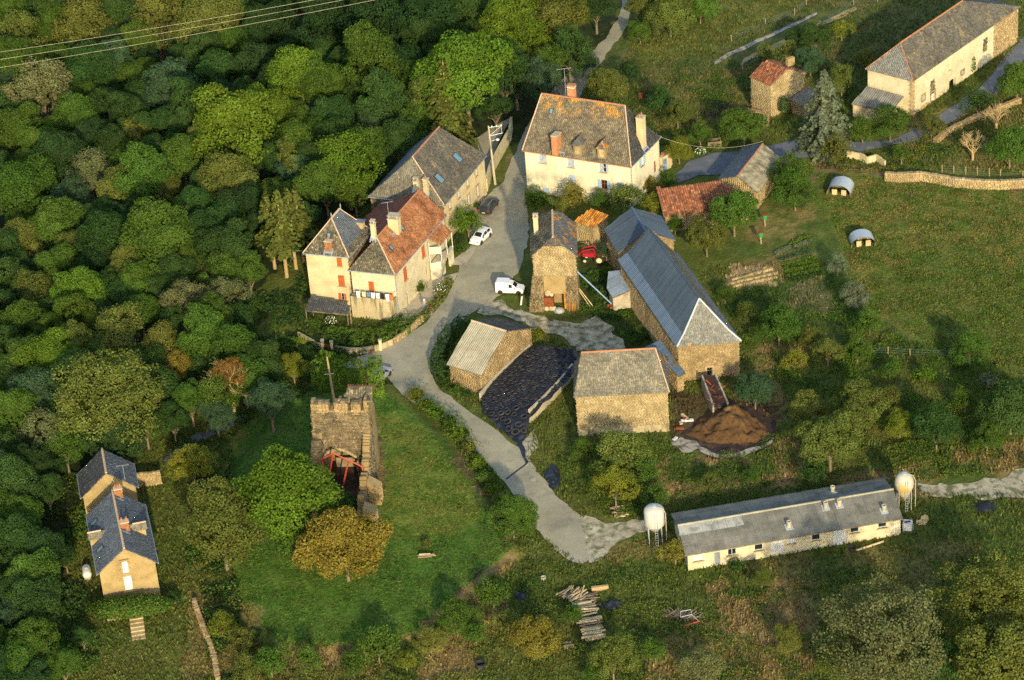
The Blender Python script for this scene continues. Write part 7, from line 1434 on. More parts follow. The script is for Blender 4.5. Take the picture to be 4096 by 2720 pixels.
# labels for the trees of the wood, from how they look and what they grow beside
LM = [('the poplar', 1146, 620), ('the weeping spruce', 1805, 370), ('the pointed tower house', 1300, 850), ('the long slate-roofed house', 1640, 640), ('the great bright double crown', 1000, 500), ('the very big olive tree', 437, 1600), ('the bare-stemmed pines', 1130, 930), ('the smaller slate house', 370, 1830),
      ('the left picture edge', 0, 760), ('the left picture edge', 0, 1400), ('the top picture edge', 700, 0), ('the top picture edge', 1500, 0), ('the pale grey tree', 165, 375), ('the pair of pale trees', 820, 1200), ('the top left corner', 0, 0), ('the bottom left corner', 0, 2720), ('the brown half-bare tree', 925, 1560), ('the lane under the trees', 2350, 200), ('the gabled slate house', 430, 2200), ('the olive-yellow tree in mid wood', 484, 770), ('the dark blue-green crown', 672, 360), ('the bright double tree above the lane bend', 2080, 120)]
seen = {}
FORM = {'round': 'rounded', 'tall': 'tall', 'wide': 'spreading', 'loose': 'loose-crowned', 'great': 'huge domed', 'shrub_tree': 'low bushy', 'bush': 'low', 'spiky': 'spiky'}
for t, q, tone, kind, R_ in PLANTS:
    cand = sorted(LM, key=lambda l: (l[1]-q[0])**2+(l[2]-q[1])**2)
    for lm in cand:
        dx, dy = q[0]-lm[1], q[1]-lm[2]; D = math.hypot(dx, dy); v_ = 'above' if dy < -60 else 'below' if dy > 60 else ''; h_ = 'left' if dx < -60 else 'right' if dx > 60 else ''
        rel = (v_+' and '+h_+' of' if v_ and h_ else v_ or (h_+' of' if h_ else 'right beside')); far = 'close' if D < 150 else 'some way' if D < 300 else 'far'
        lab = '%s %s tree in the wood, %s %s %s' % (WORDS[tone], FORM[kind], far, rel, lm[0])
        if lab not in seen and len(lab.split()) <= 16: break
    seen[lab] = 1; t['label'] = lab; t['group'] = 'trees of the valley wood'
# ---- distinct trees of the wood
plant('poplar', (1146, 620), 36, 'olive', 'slender poplar rising alone from the middle of the wood', name='poplar_tree', H=15)
foot_plant('weeping', (1800, 590), 15., 'olive', 'olive drooping spruce behind the long slate-roofed house', 'spruce_tree', w_=1.1)
for q_, h_, l_ in (((1148, 1110), 13.5, 'nearest bare-stemmed pine of the group at the wood edge'), ((1185, 1075), 12.5, 'second bare-stemmed pine beside the tower house'), ((1215, 1050), 12., 'slim pine nearest the tower house wall'), ((1100, 1075), 12., 'leaning pine on the left of the pine group')): foot_plant('pine', q_, h_, 'olive', l_, 'pine_tree')
bare((940, 1665), 9., 'autumn', 'brown half-bare tree at the path behind the ruin', 'orange')
# ---- trees and bushes outside the wood
def T_(x, y, r_, tone, kind, label, name=None, cat=None, sz=1., group=None, H=None):
    small = kind in ('bush', 'spiky'); plant(kind, (x, y), r_, tone, label, cat or ('bush' if small else 'tree'), name, sz=sz, group=group, H=H)
OUT = [(2620, 1990, 60, 'mid', 'shrub_tree', 'green bush above the white silo'), (2330, 1800, 50, 'mid', 'shrub_tree', 'bush on the bank left of the square barn plinth'), (2840, 1930, 45, 'olive', 'shrub_tree', 'low olive bush on the dry bank behind the poultry shed'), (3010, 1905, 40, 'mid', 'shrub_tree', 'low green bush on the dry bank behind the poultry shed'), (3250, 1890, 60, 'dark', 'shrub_tree', 'dark bush under the largest tree by the poultry shed roof'), (2980, 1250, 50, 'olive', 'shrub_tree', 'olive bush against the long barn slate side'), (2900, 1180, 40, 'mid', 'shrub_tree', 'bush at the bare soil plot behind the long barn'), (3560, 1480, 45, 'mid', 'shrub_tree', 'bush in the allotment below the meadow posts'), (3700, 1500, 50, 'bright', 'bush', 'bright leafy patch of plants in the allotment'), (3950, 1530, 50, 'silver', 'bush', 'grey-blue artichoke clump in the allotment'), (3150, 2560, 60, 'olive', 'loose', 'thin scrub tree on the dry slope'), (2620, 2600, 60, 'mid', 'shrub_tree', 'green bush below the brushwood heap'), (1900, 2530, 60, 'mid', 'shrub_tree', 'green bush left of the yellowing bush-tree'), (2030, 2480, 50, 'olive', 'shrub_tree', 'olive bush above the grey trough ring'), (1240, 2640, 60, 'mid', 'shrub_tree', 'bush on the dry rim at the bottom edge'), (2380, 2700, 50, 'mid', 'shrub_tree', 'bush at the bottom edge below the grey planks'),(1150, 2000, 160, 'bright', 'tall', 'tallest bright green tree, just left of the ruined tower'), (1210, 2190, 95, 'mid', 'round', 'lower green tree between the tall bright one and the walnut'), (1378, 2190, 150, 'gold', 'round', 'broad yellowing walnut tree below the ruin'), (885, 2110, 135, 'olive', 'tall', 'dense olive tree left of the bright tree on the lawn edge'), (770, 1860, 100, 'yellow', 'wide', 'yellow-green tree beside the path and the slate house gate'),
 (1310, 2000, 55, 'mid', 'shrub_tree', 'green creeper mass growing inside the ruin'), (1400, 2010, 45, 'dark', 'shrub_tree', 'dark shrub inside the right side of the ruin'),
 (2480, 1830, 110, 'olive', 'loose', 'broad olive bush-tree in front of the square barn'), (2570, 1880, 75, 'mid', 'shrub_tree', 'green bushy tree right of the olive one below the square barn'), (2460, 1950, 90, 'yellow', 'loose', 'yellow-green spreading tree above the gravel way'), (2390, 1900, 60, 'mid', 'shrub_tree', 'small green tree on the bank below the square barn'),
 (2050, 2075, 90, 'mid', 'round', 'round green tree at the right rim of the ruin lawn'), (1970, 2370, 75, 'mid', 'shrub_tree', 'green thicket tree on the bank left of the lane end'), (2145, 2545, 100, 'gold', 'loose', 'yellowing broad bush-tree at the bottom beside the log stack'), (2290, 2460, 48, 'mid', 'shrub_tree', 'green bush-tree touching the left of the log stack'),
 (3430, 1640, 120, 'olive', 'wide', 'large olive tree behind the poultry shed'), (3320, 1760, 140, 'olive', 'wide', 'largest spreading tree between manure heap and poultry shed'), (3240, 1660, 80, 'olive', 'round', 'olive crown right of the manure heap'), (3747, 1719, 95, 'dark', 'round', 'dark round tree above the yellow-stained silo'), (3600, 1700, 60, 'yellow', 'loose', 'thin yellow-green tree between the olive and dark trees'), (3950, 1750, 70, 'mid', 'loose', 'bright-edged tree above the gravel track at right'), (4045, 1640, 110, 'dark', 'round', 'dark tree on the right edge above the track'), (3860, 1600, 60, 'mid', 'shrub_tree', 'green shrub-tree in the allotment corner'),
 (3530, 2560, 235, 'pale', 'great', 'huge pale olive tree at the bottom right, left of two'), (3390, 2640, 110, 'olive', 'loose', 'olive crown at the lower left of the huge pale tree'), (3970, 2420, 195, 'olive', 'great', 'huge olive tree at the right edge below the track'), (4020, 2640, 190, 'olive', 'wide', 'broad olive crown in the bottom right corner'), (3760, 2660, 100, 'dark', 'loose', 'darker crown between the two huge bottom right trees'),
 (3115, 1300, 90, 'mid', 'loose', 'bushy tree right of the long barn hipped end'), (3020, 1560, 85, 'bluish', 'wide', 'grey-green bushy tree right of the long barn gable'), (3176, 1440, 50, 'yellow', 'shrub_tree', 'small bright yellow-green tree on the path right of the barn'), (3311, 1409, 60, 'olive', 'loose', 'yellowish apple tree on the allotment slope'), (3240, 1350, 45, 'olive', 'loose', 'thin olive tree just above the small yellow-green one'), (3430, 1400, 60, 'mid', 'shrub_tree', 'green bush-tree at the foot of the meadow'), (3421, 1180, 60, 'silver', 'loose', 'silvery willow bush between vegetable plots and meadow'), (3480, 1290, 55, 'mid', 'shrub_tree', 'green bush at the left side of the open meadow'), (3880, 1400, 75, 'mid', 'loose', 'ragged tree at the lower edge of the open meadow'), (3560, 1600, 60, 'olive', 'shrub_tree', 'olive shrub above the large olive trees'), (3350, 1060, 45, 'silver', 'shrub_tree', 'small silvery shrub beside the vegetable rows'),
 (3561, 495, 75, 'mid', 'loose', 'round tree before the ribbed lean-to'), (3450, 520, 55, 'mid', 'loose', 'twin-trunked tree behind the broken pale wall'), (3726, 510, 52, 'olive', 'loose', 'small olive tree at the lane below the plastered barn'), (3911, 410, 62, 'dark', 'shrub_tree', 'dark bush at the lane bend below the plastered barn'), (4070, 330, 75, 'mid', 'round', 'green tree on the right edge beside the upper lane'), (2975, 505, 88, 'mid', 'wide', 'wide dark green tree with yellow top below the square tower'), (3366, 122, 42, 'yellow', 'shrub_tree', 'bright yellow-green bush in the upper meadow'), (3260, 150, 72, 'dark', 'wide', 'wide dark bush left of the bright bush in the upper meadow'), (3190, 150, 55, 'dark', 'wide', 'low dark thicket beside the tan track'),
 (3366, 320, 68, 'olive', 'loose', 'olive tree between square tower and plastered barn'), (3456, 235, 42, 'olive', 'loose', 'thin pale bush behind the plastered barn corner'), (3241, 245, 60, 'bluish', 'loose', 'bluish tree behind the square tower'), (3150, 205, 45, 'olive', 'shrub_tree', 'yellow-olive bush behind the tower roof'), (3060, 220, 48, 'olive', 'shrub_tree', 'olive bush at the left behind the tower'), (3160, 690, 75, 'mid', 'loose', 'leafy tree over the mossy end of the lane shed'), (3180, 760, 85, 'mid', 'loose', 'green tree right of the tiled shed'), (3340, 600, 60, 'olive', 'shrub_tree', 'olive thicket below the blue spruce'), (3606, 615, 42, 'mid', 'shrub_tree', 'green bush beside the white post above the drystone wall'), (4040, 590, 85, 'mid', 'loose', 'loose tree on the right edge above the drystone wall'),
 (2420, 350, 76, 'olive', 'round', 'olive round tree behind the manor house roof'), (2330, 250, 60, 'deep', 'loose', 'very dark tree beside the upper lane'), (2510, 300, 60, 'deep', 'loose', 'dark tree above the manor garden'), (2710, 455, 62, 'olive', 'loose', 'olive tree with reddish foot in the manor garden'), (2800, 540, 46, 'mid', 'loose', 'small tree beside the stone trough'), (2715, 600, 58, 'yellow', 'loose', 'yellow-green tree right of the white outhouse'), (2640, 400, 60, 'dark', 'shrub_tree', 'dark bush behind the manor chimney'),
 (2150, 805, 66, 'mid', 'shrub_tree', 'dark green shrub at the lane corner of the manor front'), (2290, 790, 64, 'gold', 'shrub_tree', 'yellowish shrub below the white manor shutter'), (2220, 830, 50, 'olive', 'shrub_tree', 'olive shrub between the dark and yellowish manor shrubs'), (2490, 800, 74, 'olive', 'shrub_tree', 'broad olive shrub below the blue manor shutters'), (2400, 800, 45, 'mid', 'shrub_tree', 'green shrub in the middle of the manor front row'), (2615, 830, 52, 'yellow', 'shrub_tree', 'bright round shrub left of the tiled shed'), (2600, 740, 38, 'gold', 'shrub_tree', 'brownish shrub at the manor corner'), (2675, 720, 42, 'mid', 'shrub_tree', 'green shrub beside the yard lane at the manor'),
 (2935, 850, 100, 'mid', 'wide', 'broad walnut bush in front of the tiled shed'), (2825, 950, 80, 'olive', 'wide', 'grey-olive bush right of the cross wing'), (2700, 900, 40, 'mid', 'shrub_tree', 'small green bush between the tiled shed and cross wing'), (2425, 1005, 42, 'bluish', 'shrub_tree', 'small bush-tree beside the red tractor'), (2428, 1085, 28, 'bright', 'bush', 'little bright bush above the tin shed'),
 (2155, 1335, 38, 'yellow', 'spiky', 'bright fern-like shrub behind the junction barn'), (1870, 890, 66, 'bright', 'shrub_tree', 'big green shrub between dark car and white hatchback'), (1900, 820, 26, 'mid', 'bush', 'small shrub at the house door beside the dark car'), (1675, 1150, 36, 'mid', 'bush', 'round green shrub against the red-roofed house wall'), (1845, 1000, 34, 'mid', 'bush', 'flowering shrub at the arched porch'), (1840, 955, 26, 'dark', 'bush', 'small dark shrub above the arched porch'),
 (885, 2500, 58, 'yellow', 'shrub_tree', 'bright yellow-green shrub at the ochre wall'), (960, 2570, 62, 'olive', 'shrub_tree', 'olive shrub right of the bright one at the ochre wall'), (1080, 2640, 80, 'mid', 'shrub_tree', 'green shrub mass at the bottom left of the lawn rim'), (990, 2670, 60, 'olive', 'shrub_tree', 'olive shrub at the bottom edge below the ochre wall'), (1510, 2580, 85, 'mid', 'shrub_tree', 'dark round tree on the lower rim of the lawn'), (1623, 2645, 45, 'yellow', 'shrub_tree', 'small yellow-green bush at the bottom beside the dark round tree'), (1825, 2478, 80, 'mid', 'loose', 'green bush-tree on the bank right of the lawn'), (1720, 2560, 60, 'olive', 'loose', 'olive scrub tree between the bank trees'), (1410, 2660, 60, 'mid', 'shrub_tree', 'scrub tree at the bottom edge below the lawn rim'),
 (2450, 2640, 95, 'olive', 'loose', 'olive scrub tree at the bottom right of the log stack'), (2800, 2685, 90, 'pale', 'loose', 'pale scrub at the bottom middle right'), (2700, 2205, 58, 'gold', 'shrub_tree', 'reddish-green bush between white silo and poultry shed'), (2950, 2268, 46, 'dark', 'bush', 'dark bush against the poultry shed wall'), (3046, 2310, 48, 'olive', 'loose', 'slim young tree in front of the poultry shed'), (1706, 2175, 30, 'olive', 'bush', 'small bush behind the log bench'),
 (700, 2395, 40, 'dark', 'spiky', 'dark upright shrub right of the ivy terrace'), (1440, 1700, 40, 'olive', 'bush', 'creeper on the right flank of the ruin'), (1470, 1790, 34, 'yellow', 'bush', 'bright creeper clump below the ruin top'), (1245, 1640, 20, 'yellow', 'bush', 'little yellow tuft on the ruin top corner')]
for x, y, r_, tone, kind, lab in OUT: T_(x, y, r_*1.24, tone, kind, lab)
PLANTS[-1][0].location.z += 10.6
foot_plant('spruce', (3300, 598), 13.2, 'silver', 'tall blue-green spruce before the plastered barn lean-to', 'spruce_tree', w_=1.)
bare((3891, 640), 5., 'bare', 'small leafless fruit tree in the paddock behind the drystone wall'); bare((3985, 520), 5., 'bare', 'leafless tree by the tumbled wall below the lane'); bare((2265, 1870), .8, 'bare', 'dry twiggy stump at the verge') if False else None
# more wood at the top middle, olive trees beyond the upper lane
for i, (x, y, r_, tone, l_) in enumerate(((2680, 60, 110, 'olive', 'big olive tree right of the upper lane at the top edge'), (2570, 20, 80, 'olive', 'olive tree touching the upper lane at the top edge'), (2800, 30, 80, 'mid', 'green tree on the top edge beside the upper meadow'), (2560, 130, 60, 'mid', 'lower green tree right of the upper lane'))): T_(x, y, r_, tone, 'round', l_)
# hedge beside the junction: upright laurels in one clipped block
def hedge(label, q, w_, h, tone, seed=1):
    G_ = [GP(a) for a in q]; t = thing('hedge', label, 'hedge', G_[0]); r = np.random.default_rng(seed); P_, N_2, R2 = [], [], []
    for a, c in zip(G_[:-1], G_[1:]):
        d = (c-a)[:2]; L = np.linalg.norm(d); d = np.array([*(d/L), 0]); nn = np.array([d[1], -d[0], 0]); k = int(L*(2*h+w_)*75); u = r.random(k)*L; f = r.random(k)*(2*h+w_)
        side = np.where(f < h, -1, np.where(f > h+w_, 1, 0)); off = np.where(side == 0, f-h-w_/2, side*w_/2); z = np.where(side == 0, h, np.where(side < 0, f, 2*h+w_-f)); bump = (vnoise((u+a[0])*1.0, z*.45+off, .6, 8)-.5)*.9
        P_.append(a+d*u[:, None]+nn*(off+side*bump)[:, None]+K_*(z+np.where(side == 0, bump, 0)+.05)[:, None]); N_2.append(nn*side[:, None]+K_*np.where(side == 0, 1., .35)[:, None]); R2.append(np.clip(.3+bump*.8+r.random(k)*.45, 0, 1))
        q_ = int(L*40); P_.append(a+d*(r.random(q_)*L)[:, None]+nn*((r.random(q_)-.5)*w_*.8)[:, None]+K_*(r.random(q_)*h*.9)[:, None]); N_2.append(r.normal(size=(q_, 3))); R2.append(r.random(q_)*.4)
    P_, N_2, R2 = map(np.concatenate, (P_, N_2, R2)); V, F = leaf_quads(r, P_-G_[0], N_2, np.full(len(P_), .2), .55); o = link_mesh('foliage', np_mesh('foliage', V, F, M['leaf'], rnd=R2), t); o.color = (*TONES[tone], 1); return t
hedge('thick laurel hedge between the ruin lawn and the junction', [(1270, 1540), (1380, 1555), (1480, 1565), (1540, 1560)], 3.2, 4.2, 'bright')
hedge('clipped hedge curving round the left of the junction barn', [(1862, 1300), (1800, 1360), (1762, 1430), (1755, 1490), (1790, 1560)], 1.6, 1.6, 'dark', 2)
hedge('overgrown garden hedge inside the stained boundary wall', [(1310, 1360), (1400, 1378), (1500, 1372), (1580, 1345), (1640, 1300)], 2.4, 1.5, 'mid', 3)
hedge('narrow flowering hedge along the terrace edge', [(1640, 1300), (1700, 1270), (1760, 1205), (1800, 1130)], 1.0, .9, 'olive', 4)
for i, (x, y, r_) in enumerate(((1665, 1580, 58), (1700, 1620, 60), (1745, 1655, 64), (1795, 1690, 62), (1840, 1735, 68), (1870, 1790, 66), (1905, 1855, 56), (1935, 1915, 56), (1965, 1965, 52), (1995, 2010, 50))):
    T_(x, y, r_, ['yellow', 'bright', 'bright', 'mid', 'bright', 'olive', 'bright', 'mid', 'bright', 'mid'][i], 'bush', ['first shrub from the junction in the row along the lane', 'second shrub from the junction in the lane row', 'third shrub from the junction in the lane row', 'fourth shrub from the junction in the lane row', 'fifth and bushy shrub in the lane row', 'largest shrub of the lane row opposite the clamp', 'seventh shrub of the lane row, lower down the bank', 'dark eighth shrub of the lane row', 'ninth shrub of the lane row opposite the drain line', 'last shrub of the lane row before the round tree'][i], group='shrub row along the lane')
for i, (x, y, r_, tone) in enumerate(((1830, 1560, 42, 'mid'), (1870, 1580, 34, 'dark'), (1250, 1290, 40, 'mid'), (1180, 1240, 42, 'dark'), (1100, 1310, 40, 'mid'), (1310, 1330, 34, 'bright'), (1390, 1310, 30, 'olive'), (1480, 1320, 40, 'mid'), (1560, 1300, 34, 'mid'), (1180, 1370, 45, 'mid'), (1230, 1420, 50, 'dark'), (1330, 1440, 30, 'mid'), (1130, 1400, 40, 'mid'))):
    T_(x, y, r_, tone, 'bush', ['bush at the left wall of the junction barn', 'smaller dark bush at the junction barn corner', 'bush left of the dark canopy', 'dark bush below the pines', 'bush on the slope left of the garden', 'bright bush in front of the dark canopy', 'flowering bush under the stained balcony wall', 'round bush in the middle of the lower garden', 'bush below the house corner', 'bush above the dirty garden wall', 'dark bush left of the laurel hedge', 'small bush by the red gate', 'bush on the slope near the wood'][i])
# ivy over the slate house terrace
def clump(label, q, z, sx_, sy_, sz_, tone, name='ivy', n=2600, seed=5, size=.24, cat='ivy'):
    r = np.random.default_rng(seed); g = GP(q, z); t = thing(name, label, cat, g); d = rdir(r, n, -.6); d = d*(.85+.3*r.random(len(d))[:, None]); V, F = leaf_quads(r, d*[sx_, sy_, sz_]+[0, 0, z], d+[0, 0, .4], np.full(len(d), size)); o = link_mesh('foliage', np_mesh('foliage', V, F, M['leaf'], rnd=r.random(len(d))), t); o.color = (*TONES[tone], 1)
    return t
clump('thick ivy arbour across the foot of the slate house gable', (520, 2425), 1.8, 4.6, 1.7, .9, 'mid', n=6500)
clump('ivy on the left wall of the plastered barn', (3490, 312), 3.5, .7, .4, 2.0, 'yellow', n=700, size=.2)
clump('creeper on the blank side of the square tower', (3136, 425), 2., .7, .5, 1.5, 'dark', n=700, size=.2)
clump('ivy tuft on the long wall of the plastered barn', (3880, 260), 1.5, .9, .5, 1.7, 'mid', n=700, size=.2)
clump('dry creeper clinging to the front of the square barn', (2420, 1668), 1.4, 2.2, .25, 1.3, 'orange', n=500, size=.2)
clump('bramble heap by the blue pipe', (2400, 1165), .4, 1.4, 1.2, .7, 'dark', 'bramble', 900, size=.2, cat='bramble')

# ================================================================ ground plants nobody could count
def scatter(name, label, poly, n, hmax, size, colours, seed, hum=None, kind='stuff', avoid=()):
    r = np.random.default_rng(seed); xs = [p[0] for p in poly]; ys = [p[1] for p in poly]; X = r.uniform(min(xs), max(xs), n*3); Y = r.uniform(min(ys), max(ys), n*3); m = pip(X, Y, poly)
    for a in avoid: m &= ~pip(X, Y, a)
    X, Y = X[m][:n], Y[m][:n]
    d = FW[:, None]*FP+RR[:, None]*(X-SW/2)-UU[:, None]*(Y-SH/2); W_ = None; z = np.zeros(len(X))
    for _ in range(5): t = (z-CAM[2])/d[2]; wx, wy = CAM[0]+d[0]*t, CAM[1]+d[1]*t; z = TZ(wx, wy)
    if hum: dn = vnoise(wx, wy, hum, seed)*.7+vnoise(wx, wy, hum*.35, seed+1)*.3; k = r.random(len(wx)) < np.clip((dn-.42)*5, 0, 1); wx, wy, z, dn = wx[k], wy[k], z[k], dn[k]; h = hmax*np.clip((dn-.4)*3, .05, 1)*r.random(len(wx))**.5
    else: h = hmax*r.random(len(wx)); dn = r.random(len(wx))
    P_ = np.stack([wx, wy, z+h+.05], -1); V, F = leaf_quads(r, P_, np.array([0, -.3, 1.])+r.normal(size=P_.shape)*.3, np.full(len(P_), size), .6)
    cols = np.array([TONES[c] if isinstance(c, str) else c for c in colours]); ci = np.clip((vnoise(wx, wy, 3.5, seed+5)*.75+r.random(len(wx))*.45)*len(cols)-.3, 0, len(cols)-1e-3).astype(int)
    o = link_mesh(name, np_mesh(name, V, F, M['cover'], rnd=r.random(len(P_)), col=cols[ci])); o['kind'] = kind; o['label'] = label; return o
def tufts(name, label, poly, n, seed, h=.28, avoid=(), mul=.78):
    """grass blades coloured as the land they stand on"""
    r = np.random.default_rng(seed); xs = [p[0] for p in poly]; ys = [p[1] for p in poly]; X = r.uniform(min(xs), max(xs), n*2); Y = r.uniform(min(ys), max(ys), n*2); m = pip(X, Y, poly)
    for a in avoid: m &= ~pip(X, Y, a)
    X, Y = X[m][:n], Y[m][:n]; d = FW[:, None]*FP+RR[:, None]*(X-SW/2)-UU[:, None]*(Y-SH/2); z = np.zeros(len(X))
    for _ in range(5): t = (z-CAM[2])/d[2]; wx, wy = CAM[0]+d[0]*t, CAM[1]+d[1]*t; z = TZ(wx, wy)
    k = len(wx); col = ground_colour(np.stack([wx, wy, z], -1))*(mul*(.65+.7*r.random(k)))[:, None]; an = r.random(k)*PI; hh = h*(.4+r.random(k)*(.4+1.2*vnoise(wx, wy, 2.5, seed))); w_ = .06+.08*r.random(k)
    dx, dy = np.cos(an)*w_, np.sin(an)*w_; lx, ly = r.normal(size=k)*.12, r.normal(size=k)*.12
    V = np.stack([np.stack([wx-dx, wy-dy, z], -1), np.stack([wx+dx, wy+dy, z], -1), np.stack([wx+lx+dx*.5, wy+ly+dy*.5, z+hh], -1), np.stack([wx+lx-dx*.5, wy+ly-dy*.5, z+hh], -1)], 1).reshape(-1, 3)
    o = link_mesh(name, np_mesh(name, V, np.arange(4*k).reshape(-1, 4), M['blades'], col=col)); o['kind'] = 'stuff'; o['label'] = label; return o
ROADS = [p2s([(1436, 0), (1425, 45), (1340, 145), (1240, 250), (1180, 370), (1092, 500), (1080, 560), (1052, 640), (985, 745), (870, 808), (790, 842), (880, 855), (925, 910), (1050, 990), (1160, 1110), (1250, 1235), (1345, 1305), (1400, 1250), (1290, 1150), (1160, 1005), (1060, 930), (1003, 870), (1022, 800), (1085, 725), (1182, 650), (1220, 560), (1208, 442), (1278, 362), (1310, 300), (1372, 160), (1448, 60), (1459, 0)]),
    p2s([(2400, 60), (2290, 170), (2110, 300), (1960, 330), (1800, 330), (1650, 352), (1545, 415), (1610, 408), (1780, 388), (1960, 358), (2180, 292), (2361, 145)]), [(1920, 1230), (2240, 1290), (2400, 1258), (2500, 1380), (2500, 1410), (2330, 1410), (2180, 1332), (2040, 1275)], [(1925, 1600), (2120, 1390), (2312, 1400), (2296, 1500), (2120, 1690), (2100, 1850), (1985, 1706)],
    [(2690, 1780), (2760, 1660), (2870, 1600), (3000, 1640), (3110, 1720), (3000, 1810), (2790, 1830)], p2s([(1340, 1190), (1500, 1200), (1500, 1228), (1360, 1300)]), [(1650, 1150), (1830, 1090), (1725, 1262), (1590, 1305)], p2s([(2115, 1112), (2400, 1080), (2400, 1140), (2130, 1138)]), [(1948, 700), (2046, 470), (1900, 560)], [(2916, 212), (3268, 50), (3424, 28), (3200, 150), (2960, 260)]]
LAWNP = p2s([(730, 890), (900, 908), (1000, 1000), (1130, 1150), (1185, 1260), (930, 1478), (650, 1486), (560, 1400), (530, 1050), (620, 940)])
PLOTS = [[(2870, 1040), (3120, 1040), (3130, 1160), (2880, 1170)], [(3080, 930), (3280, 920), (3320, 1140), (3360, 1260), (3120, 1260), (3130, 1120)]]
tufts('grass', 'short grass of the ruin lawn', LAWNP, 30000, 401, .09)
tufts('grass', 'grass and herbs of the open meadow on the right', p2s([(1880, 400), (2380, 430), (2380, 850), (2200, 830), (1990, 700)]), 36000, 402, .13)
tufts('grass', 'long rough grass of the upper meadow', p2s([(1400, 240), (1470, 60), (1480, -20), (2380, -20), (2380, 400), (1860, 390), (1500, 330)]), 36000, 403, .26, ROADS)
tufts('grass', 'rough grass round the barns and the poultry shed', p2s([(1000, 900), (1500, 620), (1900, 600), (2000, 760), (2380, 860), (2380, 1590), (600, 1590), (560, 1480), (930, 1490), (1200, 1280), (1130, 1120)]), 60000, 404, .28, ROADS)
tufts('grass', 'shaded grass round the slate houses and garden', p2s([(150, 1100), (520, 960), (700, 700), (1000, 700), (760, 860), (540, 1000), (520, 1250), (600, 1480), (600, 1590), (130, 1590)]), 24000, 405, .3, ROADS)
scatter('undergrowth', 'brambles and nettles on the bank below the poultry trees', p2s([(1370, 1020), (1640, 1040), (1850, 980), (2380, 930), (2380, 1090), (2080, 1120), (1520, 1190), (1400, 1200), (1280, 1060)]), 46000, .9, .17, ['dark', 'mid', 'mid', 'olive'], 501, 2.6, avoid=ROADS)
scatter('undergrowth', 'weedy green scrub beside the allotment', p2s([(1640, 600), (1760, 640), (1800, 700), (1940, 600), (2010, 700), (2100, 800), (2380, 850), (2380, 1000), (1850, 990), (1720, 840)]), 56000, .8, .17, ['dark', 'mid', 'mid', 'bright', 'olive'], 502, 2.4, avoid=ROADS+PLOTS)
scatter('undergrowth', 'rough scrub on the slopes at the bottom', p2s([(930, 1500), (1180, 1320), (1260, 1300), (1560, 1330), (1560, 1420), (1800, 1340), (2380, 1270), (2380, 1590), (600, 1590), (640, 1500)]), 52000, .8, .18, ['dark', 'mid', 'olive', 'mid'], 503, 2.6, avoid=ROADS)
scatter('undergrowth', 'wild growth on the garden slope behind the manor', p2s([(1440, 220), (1740, 130), (1760, 300), (1640, 350), (1540, 340), (1400, 330)]), 24000, .7, .17, ['dark', 'mid', 'mid', 'olive'], 504, 2., avoid=ROADS)
scatter('undergrowth', 'weeds in the farmyard corners', p2s([(1330, 640), (1440, 610), (1500, 780), (1450, 800), (1400, 740), (1340, 730)]), 14000, .6, .2, ['dark', 'mid', 'dark'], 505, 1.5)
scatter('undergrowth', 'verge weeds between lane and lawn hedge row', p2s([(940, 900), (1000, 920), (1120, 1060), (1250, 1260), (1290, 1320), (1180, 1300), (1100, 1120), (1040, 1010)]), 24000, .7, .17, ['dark', 'mid', 'mid', 'olive'], 506, 2., avoid=ROADS)
scatter('undergrowth', 'undergrowth on the edge of the valley wood', p2s([(560, 700), (700, 640), (730, 720), (860, 830), (760, 880), (620, 960), (520, 1020), (400, 1040), (420, 960), (560, 900)]), 26000, 1.0, .26, ['dark', 'deep', 'mid'], 507, 2.4, avoid=ROADS)
scatter('undergrowth', 'undergrowth on the slope left of the slate houses', p2s([(0, 1020), (200, 1020), (210, 1380), (240, 1590), (0, 1590)]), 20000, 1.0, .28, ['deep', 'dark', 'mid'], 508, 2.6)
scatter('undergrowth', 'rank growth along the paddock wall and lane', p2s([(1760, 330), (1880, 330), (1990, 370), (2080, 350), (2361, 240), (2361, 330), (2100, 400), (1900, 400), (1800, 450), (1740, 480)]), 24000, .7, .17, ['dark', 'mid', 'olive', 'gold'], 509, 2., avoid=ROADS)
scatter('undergrowth', 'scrub on the steep edge left of the ruin lawn', p2s([(440, 1100), (540, 1040), (530, 1250), (560, 1400), (640, 1500), (560, 1590), (480, 1590), (470, 1380), (430, 1300)]), 20000, .9, .25, ['dark', 'mid', 'deep', 'olive'], 510, 2.2)
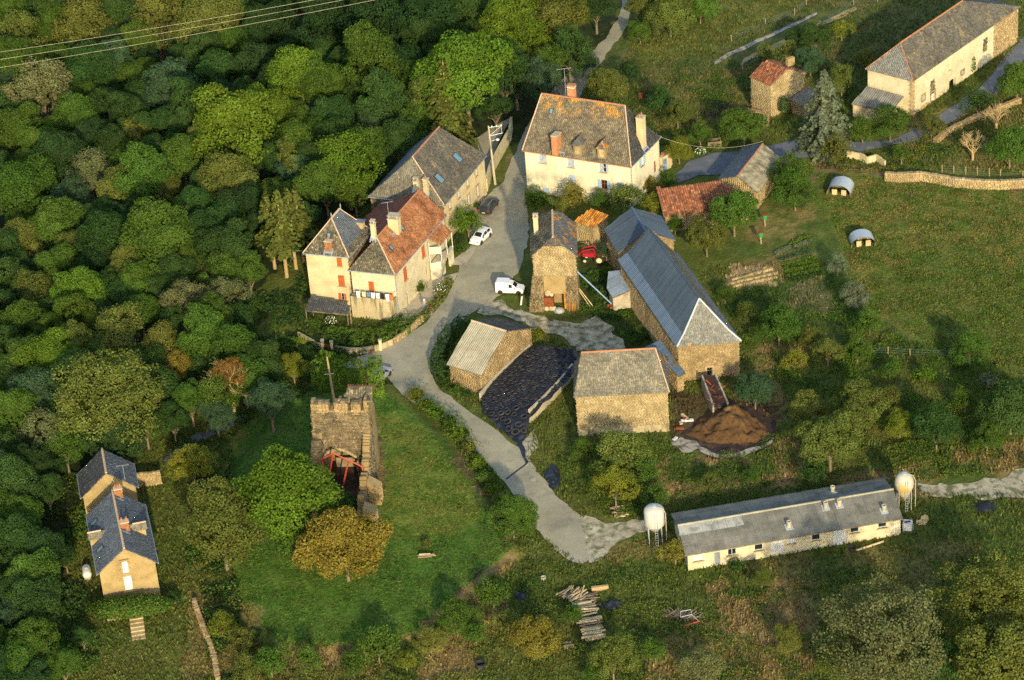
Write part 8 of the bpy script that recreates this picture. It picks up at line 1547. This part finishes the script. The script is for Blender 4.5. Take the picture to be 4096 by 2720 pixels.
# dry bracken and straw-coloured grass
# vegetable rows
def crop_row(label, a, c, n, tone, seed, w_=.35, h=.35):
    r = np.random.default_rng(seed); A, D = GP(a), GP(c); u = r.random(n); P_ = A+(D-A)*u[:, None]+np.stack([r.normal(size=n)*w_*.4, r.normal(size=n)*w_*.6, r.random(n)*h], -1); V, F = leaf_quads(r, P_, np.tile([0, -.2, 1.], (n, 1)), np.full(n, .2)); t = thing('crop_row', label, 'vegetable row', A, 'vegetable rows of the allotment')
    o = link_mesh('leaves', np_mesh('leaves', V-A, F, M['leaf'], rnd=r.random(n)), t); o.color = (*TONES[tone], 1)
for i, (a, c, tone, l_) in enumerate((((3170, 975), (3235, 945), 'bright', 'tall bean row at the top of the vegetable rows'), ((3175, 990), (3245, 965), 'silver', 'silvery leek row under the beans'), ((3100, 1018), (3160, 990), 'silver', 'short pale cabbage row at the left of the leeks'), ((3115, 1040), (3245, 1005), 'bluish', 'long bluish cabbage row'), ((3130, 1062), (3262, 1032), 'bright', 'first bright row below the bare strip'), ((3135, 1075), (3268, 1045), 'mid', 'second green row below the bare strip'), ((3140, 1090), (3275, 1062), 'bright', 'third green row below the bare strip'), ((3150, 1108), (3285, 1078), 'mid', 'fourth and darker row of the allotment'), ((3160, 1122), (3290, 1096), 'dark', 'lowest dark row of the allotment'))): crop_row(l_, a, c, 900, tone, 600+i)
for i, (a, c, l_) in enumerate((((2925, 1120), (3090, 1075), 'uppermost ridge of the bare soil plot'), ((2922, 1135), (3105, 1092), 'second ridge of the bare soil plot'), ((2924, 1148), (3108, 1108), 'third ridge of the bare soil plot'))):
    A, D = GP(a), GP(c); t = thing('soil_ridge', l_, 'soil ridge', A, 'ridges of the bare soil plot'); n = 24; X = D-A; Y = np.array([-X[1], X[0], 0])/np.linalg.norm(X[:2]); mb = MB(); V = []
    for k in range(n+1):
        b_ = A+X*k/n+Y*rt.uniform(-.05, .05); V += [b_-Y*.4, b_-Y*.15+K_*.2, b_+Y*.15+K_*.2, b_+Y*.4]
    mb.add(V, [(4*k+j, 4*k+4+j, 4*k+5+j, 4*k+1+j) for k in range(n) for j in range(3)]); mb.build('ridge_soil', M['earth'], t)
# flowers near the lane garden
for i, (q_, l_) in enumerate((((1325, 1290), 'white flowering bush at the corner of the dark canopy'), ((2802, 612), 'small white flowering bush by the manor slope'), ((1760, 1160), 'white-flowered shrub at the terrace end'))):
    r = np.random.default_rng(700+i); g = GP(q_, .6); t = thing('flowering_bush', l_, 'flowering bush', g); d = rdir(r, 260, -.2)*(.8+.3*r.random(260)[:, None]); V, F = leaf_quads(r, d*[.8, .8, .8]+[0, 0, .7], d, np.full(260, .2)); o = link_mesh('foliage', np_mesh('foliage', V, F, M['leaf'], rnd=r.random(260)), t); o.color = (*TONES['mid'], 1)
    d = rdir(r, 90, .0)*1.02; V, F = leaf_quads(r, d*[.85, .85, .85]+[0, 0, .7], d, np.full(90, .16)); link_mesh('blossom', np_mesh('blossom', V, F, M['flower'], rnd=r.random(90)), t)
bpy.context.view_layer.update()
